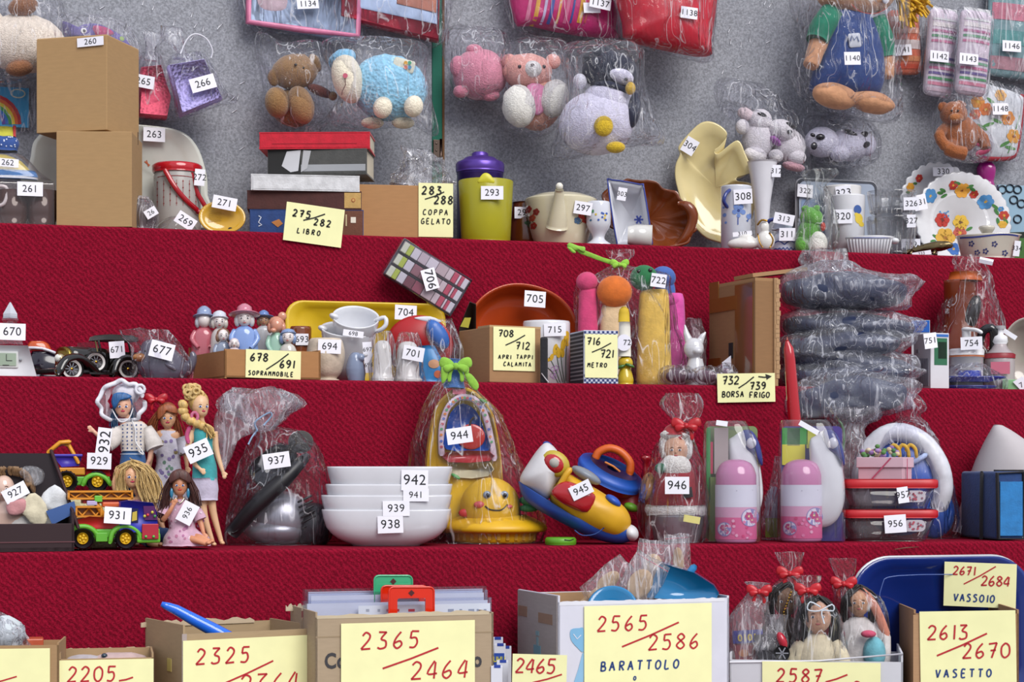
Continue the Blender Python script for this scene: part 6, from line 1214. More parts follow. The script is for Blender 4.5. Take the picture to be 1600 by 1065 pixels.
# bonnet doll
def h1(t, hx, hy, rx, ry, hq):
    cap_hair(t, hx, hy, rx, ry, hq, 'h:1a4a80'); p = t.part('fringe', 'blue hair'); p.pillow(sm([(hx-18, hy-4), (hx-14, hy-18), (hx+2, hy-20), (hx+14, hy-14), (hx+6, hy-9), (hx-6, hy-6), (hx-12, hy+6)], 3), hq-rx*.9, 5, 6, 'h:1f5a94')
    strands(t, 'back_hair', 'blue hair', [[(hx+12, hy, hq+6), (hx+15, hy+16, hq+4), (hx+13, hy+34, hq)], [(hx-12, hy, hq+6), (hx-15, hy+14, hq+4), (hx-14, hy+34, hq)]], 40, .7, 'h:1c4468', seg=4, sub=2)
    o = [(190+(36+3*math.sin(i*2.6))*math.cos(i/20*6.283), 628+(32+3*math.sin(i*2.6+1))*math.sin(i/20*6.283)) for i in range(20)]
    b_ = t.part('bonnet', 'white frilled bonnet'); b_.tube([(x, y, hq-2+3*math.sin(i*2.3)) for i, (x, y) in enumerate(o) if not (20 < x-170 < 38 and y > 655)], 3.6, 'c:dcdbe4', closed=False, sub=3, flat=.7)
    b_.dish(sm([((x-190)*.97+190, (y-630)*.97+630) for x, y in o[::3]], 4), [(.62, 0), (.8, 2), (1, 0), (1, 1), (.8, 3.5), (.5, 20), (0, 24)], q=hq+6, m='c:c4a8b0') if False else None
    b_.plate(sm(o, 2), hq+2, 2, 'fx:ece6ee', holes=[[((x-190)*.52+188, (y-630)*.52+628) for x, y in sm(o, 2)]])
    b_.ell(hx+5, hy-18, 22, 17, 20, q=hq+16, m='c:d4d0da'); b_.tube([(hx-17, hy+6, hq-6), (hx-8, hy+22, hq-12), (hx, hy+26, hq-13), (hx+10, hy+20, hq-10), (hx+16, hy+4, hq-4)], 1, 'n:d8d8de', sub=3)
    r_ = t.part('rosette', 'white lace rosette'); r_.tube(oval(219, 608, 7, 7, 10), 2.4, 'c:dcdbe4', hq-4, closed=True)
t = doll('doll with blue hair and white frilled bonnet, one hand raised, tag 932', 200, .15, 'e0ac90', (192, 633, 13.5, 18, -6), [(745, 190, 224, 12), (712, 192, 222, 10), (690, 196, 220, 9), (668, 188, 228, 11), (660, 190, 226, 8), (655, 202, 214, 6)], [[(188, 668, 0), (172, 690, -8), (158, 684, -12), (147, 674, -14)], [(228, 668, 0), (236, 694, -4), (234, 715, -6), (231, 722, -7)]], [[(200, 745, 0), (200, 795, 0), (200, 852, 0)], [(214, 745, 0), (214, 795, 0), (214, 852, 0)]], h1)
p = t.part('blouse', 'white blouse with blue embroidery', disp=(1, 80)); p.loft([(706, 190, 226, 13), (690, 186, 228, 14), (668, 184, 232, 14), (658, 196, 222, 9)], m='c:d8d0ca', sub=3); p.tube([(186, 668, -2), (176, 686, -8), (168, 692, -10)], [9, 13, 14], 'c:d8d0ca', sub=3, seg=14); p.tube([(228, 668, -2), (238, 688, -4), (243, 700, -6)], [9, 13, 14], 'c:d8d0ca', sub=3, seg=14)
mk = p.mark()
for i in range(5):
    for j in range(7): p.disc(192+i*7, 664+j*6, 1.3, m='n:2f4a84', n=6)
p.ribbon([(230, 703), (238, 700), (246, 696)], 1.6, 0, 'n:2f4a84'); p.ribbon([(162, 702), (172, 704)], 1.6, 0, 'n:2f4a84'); p.snap(mk)
p = t.part('skirt', 'blue skirt'); p.loft([(790, 176, 240, 26), (730, 186, 230, 18), (704, 190, 226, 14)], m='c:2f5a90', sub=3); mk = p.mark(); p.ribbon([(188+i*2.4, 709) for i in range(16)], 1.2, 0, 'n:c8d0dc'); p.snap(mk)
p = t.part('cord', 'white cord'); p.tube([(206, 656, -18), (212, 672, -20), (212, 690, -20), (222, 704, -20), (224, 710, -20), (216, 704, -20)], 1.2, 'n:e0e0e2', sub=3)
t.tag('932', 162, 690, 22, 44, 7, q=-32, size=.1); t.parts[-1].txt(164, 690, '932', 17, -33.2, -83, pivot=(164, 690))
# red-haired doll
def h2(t, hx, hy, rx, ry, hq):
    cap_hair(t, hx, hy, rx, ry, hq, 'h:8a4420', .3, 1.25); p = t.part('fringe', 'auburn hair'); p.pillow(sm([(hx-16, hy+4), (hx-15, hy-14), (hx, hy-21), (hx+13, hy-16), (hx+15, hy-4), (hx+6, hy-11), (hx-6, hy-8), (hx-11, hy+2)], 3), hq-rx*.75, 6, 8, 'h:96502a')
    strands(t, 'long_hair', 'auburn hair', [[(hx-12, hy-8, hq), (hx-22, hy+8, hq), (hx-26, hy+26, hq+2), (hx-24, hy+48, hq)], [(hx+12, hy, hq+8), (hx+16, hy+20, hq+8), (hx+18, hy+44, hq+8)]], 90, .65, 'h:8a4420', 4, seg=4, sub=2)
    bow(t, 244, 624, 17, hq-6, 's:b01020', 'hair_bow')
t = doll('red haired doll with red hair ribbon and white flowered dress', 262, .19, 'dca880', (262, 651, 13, 18, -4), [(770, 240, 284, 14), (735, 244, 280, 12), (710, 248, 276, 10), (682, 242, 282, 11), (674, 244, 278, 8), (670, 256, 270, 6)], [[(240, 684, 0), (236, 712, -6), (232, 735, -8)], [(283, 684, 0), (290, 710, -6), (292, 728, -8)]], [[(252, 770, 0), (252, 810, 0), (252, 852, 0)], [(270, 770, 0), (270, 810, 0), (270, 852, 0)]], h2)
p = t.part('dress', 'white dress with lilac flowers', disp=(1, 80)); p.loft([(800, 228, 300, 26), (760, 234, 292, 22), (724, 244, 282, 14), (700, 240, 284, 14), (676, 246, 278, 10), (672, 254, 272, 6)], m='c:cfcad6', sub=3); p.tube([(242, 684, -2), (234, 706, -6)], [10, 11], 'c:cfcad6'); p.tube([(282, 684, -2), (291, 708, -6)], [10, 12], 'c:cfcad6')
mk = p.mark()
for i in range(34): p.disc(random.uniform(240, 288), random.uniform(684, 795), random.uniform(2, 3.4), m='n:'+random.choice(('8a78a8', '6a8a78', '7a6a9a', '8a7a50')), n=7)
p.snap(mk)
# tall blonde
def h3(t, hx, hy, rx, ry, hq):
    cap_hair(t, hx-3, hy, rx, ry, hq, 'h:c8a460', .3, 1.2); p = t.part('bun', 'blonde curls')
    for i in range(22):
        a = i*.62; x, y = hx-12+9*math.cos(a)+random.uniform(-4, 4), hy-20+8*math.sin(a)+random.uniform(-3, 3); p.tube(oval(x, y, 5, 4.4, 10), 2.4, 'h:d2b070', hq-2+random.uniform(-6, 4), 6, closed=True)
    q = t.part('braid', 'blonde braid')
    for i, (x, y) in enumerate(((286, 632), (286, 642), (290, 651), (298, 657), (307, 661), (316, 665), (323, 669))): q.ell(x, y, 9-(i > 4)*1.5, 7.5, 8, q=hq-6, m='h:d0ac68', n=10, R=20*(-1)**i+30)
    strands(t, 'loose_end', 'blonde hair', [[(320, 664, hq-10), (328, 672, hq-10), (332, 682, hq-10)]], 14, 1.2, 'h:d0ac68', 3)
    k_ = t.part('hair_tie', 'pink hair tie'); k_.tube(oval(304, 651, 5, 7, 10), 2.6, 'c:c86a8c', hq-9, closed=True)
t = doll('tall blonde doll with a braid in a turquoise dress, tag 935', 312, .13, 'deb48c', (313, 633, 13.5, 18, -4), [(760, 304, 336, 13), (735, 302, 338, 13), (705, 304, 332, 10), (676, 300, 334, 11), (666, 302, 332, 8), (662, 312, 322, 6)], [[(300, 672, 0), (294, 704, -6), (304, 724, -14), (312, 732, -18)], [(335, 674, 0), (338, 702, -2), (344, 724, -6), (348, 736, -8)]], [[(314, 760, 0), (319, 805, -2), (334, 852, 0)], [(328, 760, 0), (333, 800, 4), (347, 850, 6)]], h3, turn=5)
p = t.part('dress', 'turquoise dress', disp=(.6, 80)); p.loft([(750, 300, 340, 15), (728, 301, 339, 15), (704, 303, 333, 12), (676, 301, 334, 13), (666, 304, 332, 9)], m='c:3fa0a4', sub=3)
p = t.part('lace_hem', 'white lace hem', disp=(1.2, 90)); p.loft([(781, 302, 340, 16), (764, 299, 341, 16), (746, 300, 340, 15.6)], m='c:c0b8cc', sub=3)
p = t.part('bracelet', 'pink trim'); p.tube([(294, 690, -10), (292, 680, -8), (296, 668, -6)], 3.4, 'c:b84a78', sub=3)
t.tag('935', 310, 704, 40, 28, -24, q=-28)
# seated blonde
def h4(t, hx, hy, rx, ry, hq):
    cap_hair(t, hx, hy, rx, ry, hq, 'h:cca866', .3, 1.3)
    strands(t, 'hair', 'fluffy blonde hair', [[(hx, hy-19, hq-4), (hx-14, hy-12, hq-6), (hx-16, hy+8, hq-2), (hx-14, hy+28, hq)], [(hx+2, hy-20, hq-4), (hx+22, hy-12, hq-8), (hx+36, hy+10, hq-8), (hx+40, hy+36, hq-4)], [(hx+4, hy-18, hq), (hx+20, hy, hq-2), (hx+24, hy+24, hq-4), (hx+26, hy+42, hq)], [(hx, hy-20, hq), (hx+18, hy-6, hq-8), (hx+20, hy+14, hq-8), (hx+30, hy+40, hq-4)]], 110, .6, 'h:dab97a', 5, seg=4, sub=2)
t = doll('blonde doll seated behind the crane truck with one hand at her hair', 225, .1, 'e0ac84', (205, 743, 14, 19, -10), [(836, 208, 246, 16), (812, 208, 242, 13), (790, 204, 240, 13), (780, 204, 236, 9), (774, 214, 226, 6)], [[(206, 786, 0), (186, 776, -6), (178, 756, -12), (182, 742, -16)], [(238, 786, 0), (250, 812, -8), (258, 832, -12)]], [[(232, 836, 4), (262, 838, -16), (300, 850, -34)], [(222, 836, 0), (236, 848, -28), (250, 852, -46)]], h4, turn=2)
p = t.part('top', 'pink top'); p.loft([(836, 204, 248, 17), (806, 204, 244, 15), (786, 202, 242, 14), (780, 206, 236, 10)], m='c:b07a90', sub=3)
p = t.part('shorts', 'blue denim shorts'); p.tube([(232, 834, 2), (254, 836, -10), (272, 840, -20)], [13, 13, 11], 'c:24406e', sub=3, seg=14); p.tube([(222, 836, 0), (236, 846, -24)], [13, 11], 'c:24406e', seg=14)
p = t.part('anklet', 'pink sandal strap'); p.tube(oval(296, 848, 5, 6, 10), 1.8, 'g:a8307a', -32, closed=True); p.tube(oval(286, 845, 5, 6, 10), 1.6, 'g:a8307a', -28, closed=True)
# seated brunette
def h5(t, hx, hy, rx, ry, hq):
    cap_hair(t, hx, hy, rx, ry, hq, 'h:4a2620', .3, 1.3); p = t.part('fringe', 'brown fringe'); p.pillow(sm([(hx-16, hy), (hx-15, hy-16), (hx, hy-24), (hx+15, hy-16), (hx+16, hy), (hx+8, hy-8), (hx-8, hy-8)], 3), hq-rx*.8, 6, 8, 'h:522a24')
    strands(t, 'hair', 'long brown hair', [[(hx-12, hy-10, hq), (hx-20, hy+10, hq), (hx-24, hy+34, hq+2), (hx-30, hy+50, hq)], [(hx+12, hy-10, hq), (hx+20, hy+12, hq), (hx+24, hy+36, hq+2)]], 90, .65, 'h:4a2620', 4, seg=4, sub=2)
    for sg in (-1, 1): e = t.part('earring', 'blue drop earring'); e.ell(hx+sg*13, hy+14, 2.8, 8, 2.4, q=hq-7, m='g:2f7a9c', n=10)
t = doll('brunette doll seated in a pink dress with blue earrings, tag 936', 284, .06, 'cf8c68', (281, 756, 13, 18, -8), [(840, 262, 306, 18), (818, 266, 300, 13), (796, 262, 304, 13), (784, 264, 300, 9), (778, 276, 288, 6)], [[(262, 794, 0), (254, 812, -8), (264, 800, -18), (270, 790, -20)], [(304, 794, 0), (314, 818, -6), (318, 832, -10)]], [[(276, 840, 4), (300, 842, -24), (324, 850, -40)], [(292, 840, 4), (312, 840, -24), (330, 847, -36)]], h5, turn=0, lip='c83a30')
p = t.part('dress', 'pink patterned dress', disp=(1, 80)); p.loft([(852, 254, 330, 30), (838, 256, 326, 28), (824, 264, 306, 18), (800, 260, 306, 15), (786, 264, 300, 11), (779, 274, 290, 7)], m='c:c8a0b4', sub=3); p.tube([(262, 793, -2), (254, 806, -8)], [9, 11], 'c:c8a0b4'); p.tube([(304, 793, -2), (313, 812, -6)], [9, 11], 'c:c8a0b4')
mk = p.mark()
for i in range(30): p.disc(random.uniform(262, 318), random.uniform(786, 848), random.uniform(1.6, 3), m='n:'+random.choice(('b0708c', 'd8c4d0', 'a86a90')), n=7)
p.snap(mk)
p = t.part('necklace'); p.tube([(273, 776, -10), (281, 786, -15), (289, 776, -10)], 1.2, 'e:c8c0a8', sub=3)
t.tag('936', 293, 801, 34, 25, -62, q=-24, size=11)
# appliance in a bag
t = T('vacuum_cleaner', 'silver and black hand appliance in a clear bag tied with blue cord, tag 937', 'appliance', 435, 3, .12)
b = t.by
p = t.part('housing', 'silver housing'); p.ell(440, b-40, 46, 44, 40, m='m:a4a4ac', n=32); p.ell(432, b-22, 50, 22, 44, m='m:9a9aa2')
q = t.part('motor_body', 'dark grey body'); q.ell(490, b-30, 34, 36, 34, m='2a2a30'); 
q = t.part('vent', 'ribbed vent')
for i in range(6): q.tube([(466+i*1.5, 784+i*8, -36+i), (486+i*1.5, 774+i*8, -34+i)], 1.8, '1c1c20', seg=6)
q = t.part('handle', 'black ribbed handle'); q.tube([(362, b-18, -30), (400, 790, -46), (440, 752, -46), (470, 722, -36), (480, 712, -26)], [11, 14, 13, 9, 6], '17151a', sub=4, seg=14)
for i in range(15): f = i/14; x, y = 370+f*96, b-28-f*104-10*math.sin(f*3.14); q.tube(oval(x, y, 12.5-5*f*.8, 5, 12, -48)[:7], 1.5, '0e0d10', -44, 5)
q = t.part('nozzle', 'black nozzle'); q.plate(sm([(386, 732), (410, 706), (440, 690), (462, 706), (466, 720), (440, 742), (424, 762), (402, 758)], 3), -26, 40, 'g:1c1b20', bev=.08)
q = t.part('dark_pouch'); q.ell(470, 690, 20, 18, 16, m='c:3a3634')
p = t.part('bag'); p.loft([(b, 356, 510, 52), (b-10, 352, 518, 56), (b-50, 356, 520, 58), (b-100, 366, 514, 56), (b-150, 388, 496, 44), (b-176, 398, 474, 30), (b-186, 404, 434, 14)], m='f:f2f2f8', wr=7, fold=.06, sub=4, seg=72)
q = t.part('bag_mouth', 'loose gathered bag mouth'); q.loft([(b-178, 400, 432, 10), (b-196, 372, 448, 18), (b-222, 348, 468, 22), (b-244, 372, 440, 14)], m='fx:f4f2f8', wr=11, fold=.22, sub=4, seg=64); q.pillow(sm([(400, 676), (372, 690), (352, 740), (340, 700), (334, 660), (352, 622), (372, 614), (396, 640)], 4), -10, 10, 10, 'fx:f4f2f8', 8, .5, None, 8, 30)
q = t.part('cord', 'pale blue cord'); q.tube([(402, 672, -12), (398, 660, -18), (410, 650, -20), (422, 644, -18), (424, 650, -16), (412, 664, -14)], 1.4, 'c:8fa8c8', sub=3); q.tube([(402, 672, -12), (394, 682, -16), (388, 694, -18)], 1.3, 'c:8fa8c8', sub=2)
t.tag('937', 432, 719, 42, 24, -8, q=-62)
# bowls
zz = None
for i, (top, bot, l, r, tx, ty, tw, tg, lab) in enumerate(((797, None, 503, 705, 610, 819, 40, '938', 'lowest white square bowl of the stack, tag 938'), (775, 834, 502, 706, 619, 794, 42, '939', 'white square bowl with tag 939, second from the bottom'), (758, 815, 509, 707, 650, 773, 40, '941', 'white square bowl with tag 941, third from the bottom'), (731, 794, 511, 707, 648, 750, 42, '942', 'white square bowl with tag 942, topmost of the stack'))):
    t = T('square_bowl', lab, 'bowl', 606, 3, .115, z=None if i == 0 else at(606, bot, ROW[3][0]+.115).z, group='stacked white bowls'); b = t.by; c = (l+r)/2; w = (r-l)/2
    p = t.part('bowl'); p.loft([(b, c-w*.52, c+w*.52, 34), (b-3, c-w*.56, c+w*.56, 38), (b-12, c-w*.76, c+w*.76, 50), (top+26, c-w*.93, c+w*.93, 59), (top, c-w, c+w, 62), (top-1, c-w*.985, c+w*.985, 61), (top+4, c-w*.96, c+w*.96, 58), (top+26, c-w*.88, c+w*.88, 54), (b-10, c-w*.5, c+w*.5, 32)], m='g:d4d4da', n=3.6, seg=64, sub=2)
    t.tag(tg, tx, ty, tw, (27, 24, 20, 32)[i], -2+i, q=None)
# yellow learning toy
t = T('learning_toy', 'yellow smiling toy with arched blue screen in a clear bag, tag 944', 'toy', 755, 3, .12)
b = t.by
p = t.part('base', 'yellow round base'); p.lathe(772, [(b, 58), (b-4, 66), (b-16, 68), (b-18, 80), (b-24, 83), (b-32, 76), (b-44, 50)], m='d8a818', sub=2)
for i in range(12): a = 3.5+i*.22; p.box(772+66*math.cos(a+.0)-3, b-15, 772+66*math.cos(a)+3, b-3, 4, 66*math.sin(a)-3, m='b88a10', bev=1)
p = t.part('face_ball', 'yellow smiling face'); p.ell(766, b-56, 47, 46, 44, q=-18, m='dcae1e', n=28)
q = t.part('face'); mk = q.mark()
for x, y in ((761, 773), (788, 773)): q.ell(x, y, 6.5, 6.5, 3, q=t.front(x, y), m='g:8a96a8', n=12); q.ell(x+1, y+.5, 3, 3.6, 3, q=t.front(x, y)-1.6, m='g:14141c', n=10)
q.tube([(x, y, t.front(x, y)-.5) for x, y in ((758, 790), (764, 795), (774, 797), (784, 796), (793, 788))], 1.2, 'n:3a2a10', sub=3)
for x, y, r in ((749, 788, 9), (796, 791, 5), (727, 801, 11)): q.ell(x, y, r, r*.6, 4, q=(t.front(x, y) or -30), m='d05a5a' if r != 11 else 'c02a2a', n=12)
p = t.part('leaf', 'green leaf'); p.ell(828, b-64, 17, 8, 8, q=-20, R=14, m='4a9a62'); p.ell(826, b-54, 16, 6, 8, q=-22, m='4a9a62')
p = t.part('arch', 'yellow arched back'); p.plate(sm([(664, 826), (662, 760), (666, 700), (678, 640), (700, 612), (722, 604), (744, 612), (768, 640), (780, 690), (786, 750), (788, 826)], 4), -4, 40, 'd8aa1a', bev=.06)
p = t.part('letter_arch', 'printed white arch band'); p.tube([(690, 708), (690, 670), (698, 640), (712, 624), (726, 620), (744, 626), (758, 648), (768, 690), (772, 716)], 5, 'n:c8b0bc', -8, 8, sub=4, flat=.5)
q = t.part('letters', 'coloured letters'); A_ = sm([(690, 704), (690, 670), (698, 640), (712, 625), (726, 621), (744, 627), (758, 648), (768, 690)], 4, False)
for i, (x, y) in enumerate(A_[1::1]): q.disc(x, y, 2.6, 2.2, q=-11.5, m='n:'+('b04a5a', '5a6ab0', 'c87a3a', '5a9a6a')[i % 4], n=6)
p = t.part('screen', 'blue screen with a red apple'); p.plate(sm([(697, 702), (697, 670), (704, 644), (722, 630), (744, 642), (758, 674), (764, 704)], 3), -10, 8, 'g:1a4aa4', bev=.02); p.ell(736, 682, 22, 20, 3, q=-11, m='g:b0281e'); p.tube([(734, 664), (736, 656), (740, 652)], 1.6, 'n:2a1a10', -13)
q = t.part('red_band', 'red strip below the screen'); q.plate(sm([(697, 706), (764, 704), (766, 720), (700, 722)], 2), -12, 8, 'g:a81c24', bev=.04)
q = t.part('apron', 'cream panel'); q.plate(sm([(704, 724), (766, 722), (764, 744), (710, 746)], 2), -9, 6, 'd0c4a0', bev=.05)
q = t.part('plaque', 'pink name plate'); q.box(707, 607, 728, 616, 3, -8, bev=1, m='c86a7a')
q = t.part('cloth', 'blue paper in the bag neck'); q.loft([(606, 694, 726, 14), (580, 690, 724, 12), (560, 686, 720, 10)], m='c:3a6aa8', wr=4, sub=3)
q = t.part('sprout', 'green sprout'); q.ell(712, 744, 8, 3, 4, q=-14, R=30, m='4a9a4a'); q.ell(755, 626, 7, 3, 4, q=-14, R=30, m='4a9a4a')
p = t.part('bag'); p.loft([(b, 660, 848, 64), (b-20, 650, 852, 70), (b-60, 640, 842, 68), (b-140, 640, 806, 56), (b-200, 658, 782, 48), (b-240, 676, 744, 28), (b-262, 686, 726, 12), (b-276, 688, 722, 10), (b-300, 678, 724, 14), (b-330, 666, 714, 12), (b-350, 668, 706, 8)], m='f:f6f6fa', wr=4, fold=.045, sub=4, seg=84)
bow(t, 712, 572, 24, -18, 'c:8cc040'); p = t.part('ribbon_curl', 'lime green curl'); [p.pillow(sm(o_, 3), -22, 3, 2, 'c:8cc040', 4, .5) for o_ in ([(722, 566), (732, 568), (732, 584), (724, 582)], [(726, 584), (736, 584), (748, 600), (744, 610), (734, 602)], [(690, 570), (700, 574), (698, 592), (690, 598)])]
t.tag('944', 718, 680, 40, 25, -8, q=-58)
t = T('green_disc', 'flat lime green plastic disc lying beside the yellow toy', 'disc', 876, 3, .05)
b = t.by
p = t.part('lid'); p.lathe(876, [(b, 23), (b-2, 24.5), (b-9, 24.5), (b-12, 22), (b-12, 2)], m='5a9a1e'); p.tube([(882, b-8, -24), (890, b-7, -20), (896, b-9, -14)], .9, 'n:1a2a10', sub=3)
# shoe telephone toy
t = T('toy_shoe', 'white, yellow and blue plastic toy shoe with red panels lying tilted, tag 945', 'toy', 905, 3, .1)
p = t.part('sole', 'blue sole'); p.pillow(sm([(810, 752), (820, 760), (860, 786), (920, 810), (970, 826), (992, 828), (990, 842), (965, 849), (925, 840), (880, 818), (840, 796), (818, 778)], 4), 0, 40, 40, '1f4898', 9, .4)
p = t.part('heel', 'white heel'); p.pillow(sm([(812, 752), (826, 722), (850, 692), (866, 698), (880, 720), (888, 738), (872, 752), (856, 780), (836, 770)], 4), 0, 42, 42, 'd4d2d4', 9, .4)
p = t.part('toe', 'yellow upper'); p.pillow(sm([(858, 776), (870, 750), (888, 740), (920, 756), (952, 776), (976, 792), (986, 814), (978, 834), (958, 840), (920, 828), (880, 804)], 4), -2, 50, 46, 'd4a01c', 9, .4)
p = t.part('toe_cap', 'white toe cap'); p.ell(985, 832, 12, 14, 30, q=0, R=-40, m='d4d2d4')
p = t.part('window', 'red panel'); p.pillow(sm([(862, 772), (872, 756), (890, 752), (924, 768), (930, 780), (918, 800), (890, 792)], 3), -44, 16, 6, 'g:ac1a22', 6, .3)
p = t.part('knob', 'red knob with yellow rim'); p.ell(868, 724, 24, 19, 10, q=-32, R=38, m='b8a030'); p.ell(866, 724, 18, 14, 9, q=-36, R=38, m='g:ac1a22'); p.ell(866, 723, 9, 8, 8, q=-40, R=38, m='n:a8a49c')
p = t.part('tip', 'blue tip'); p.ell(856, 696, 9, 6, 12, R=36, m='1f4898')
p = t.part('tongue', 'grey clear tongue'); p.ell(916, 742, 26, 9, 18, q=-14, R=30, m='t:a8b0b8'); q = t.part('button', 'blue button'); q.ell(958, 782, 14, 7, 14, q=-28, R=36, m='1f4fae')
p = t.part('lace', 'yellow strap'); p.tube([(874, 760, -44), (884, 742, -46), (890, 734, -44)], 5, 'd4a01c', sub=3)
p = t.part('bow_cord', 'thin blue cord'); p.tube([(898, 828, -40), (910, 836, -46), (930, 834, -48), (944, 824, -50)], .9, 'n:2a4a8a', sub=3)
t.tag('945', 908, 765, 35, 22, -26)
t = T('steering_toy', 'blue and red toy steering disc with an orange ring handle', 'toy', 955, 3, .2, z=at(955, 800, ROW[3][0]+.2).z)
p = t.part('disc', 'blue disc'); p.lathe(955, [(728, 40), (734, 54), (740, 56), (746, 54)], m='1f55b4', R=(18, 26, 0), piv=(955, 738)); p2 = t.part('underside', 'red underside'); p2.lathe(955, [(746, 54), (754, 50), (760, 40)], m='a81820', R=(18, 26, 0), piv=(955, 738))
p = t.part('ring', 'orange ring handle'); p.tube([(930, 716, 0), (936, 706, 0), (952, 700, 0), (970, 706, 0), (984, 722, 0), (984, 738, 0)], 6.5, 'cc5a14', sub=4, seg=10)
p = t.part('printing', 'orange mark'); p.tube([(946, 722, -56), (958, 728, -54), (968, 736, -52)], 1.6, 'n:c87a3a')
p = t.part('column', 'red foot'); p.lathe(985, [(800, 24), (780, 20), (764, 16)], m='8a1420'); q = t.part('lug', 'green lug'); q.ell(986, 792, 12, 7, 10, q=-20, R=20, m='6aa82a')
t = T('red_peg', 'red turned plastic peg standing behind the bagged Santa', 'peg', 1009, 3, .22)
b = t.by
p = t.part('peg'); p.lathe(1009, [(b, 9), (b-60, 8), (770, 5), (748, 5), (744, 8), (732, 5), (722, 5), (718, 8), (713, 8), (711, 5)], m='g:a01420')
# Santa
t = T('santa_figure', 'Santa figure holding the tag 946, in a clear bag with red ribbon', 'figure', 1055, 3, .09)
b = t.by
p = t.part('pail', 'silver pail'); p.lathe(1058, [(b, 34), (b-2, 36), (b-40, 42), (b-42, 43), (b-44, 42)], m='m:a8a8b0')
p = t.part('coat', 'red coat'); p.loft([(b-44, 1012, 1100, 34), (b-62, 1016, 1096, 34), (b-100, 1022, 1090, 30), (b-116, 1030, 1082, 22)], m='c:8a1424', sub=3)
p = t.part('fur_trim', 'white fur trim', disp=(2, 70)); p.lathe(1056, [(b-42, 46), (b-50, 49), (b-58, 46)], m='p:d0ccca', sub=2, sq=.8)
p = t.part('head'); p.ell(1056, b-144, 19, 24, 18, q=-6, m='c:c89a80', n=20)
face(t, 'c:c89a80', 1056, b-144, 16)
p = t.part('beard', 'white beard and hair', disp=(2, 60)); p.ell(1056, b-118, 25, 20, 16, q=-14, m='p:d4d0cc'); p.ell(1038, b-148, 9, 20, 12, m='p:d4d0cc'); p.ell(1074, b-148, 9, 20, 12, m='p:d4d0cc'); p.ell(1056, b-168, 24, 10, 20, m='p:d4d0cc')
p = t.part('hat', 'pale red hat'); p.loft([(b-168, 1034, 1078, 20), (b-180, 1040, 1074, 16), (b-186, 1050, 1066, 8)], m='c:a83038', sub=3)
p = t.part('mitten', 'green mitten'); p.ell(1032, b-116, 9, 8, 8, q=-22, m='c:2a6a50'); p = t.part('arm', 'tan sleeve'); p.ell(1012, b-88, 10, 22, 12, m='c:a87a50', R=10)
p = t.part('book', 'small dark book'); p.box(1068, b-86, 1082, b-70, 4, -34, R=-8, m='n:1a1418')
p = t.part('bag'); p.loft([(b, 1010, 1100, 44), (b-20, 1000, 1106, 52), (b-70, 998, 1106, 54), (b-120, 1014, 1098, 46), (b-160, 1030, 1084, 34), (b-176, 1052, 1084, 14), (b-182, 1060, 1082, 9), (b-194, 1050, 1092, 13), (b-215, 1030, 1098, 18), (b-234, 1040, 1092, 12)], m='f:f8f8fa', wr=4, fold=.06, sub=4, seg=72)
bow(t, 1072, b-182, 22, -14, 's:b41420')
t.tag('946', 1058, 758, 38, 27, 0, q=-57); t.tag('', 1081, 811, 26, 11, 10, q=-50, name='yellow_tag', col='n:d8d080')
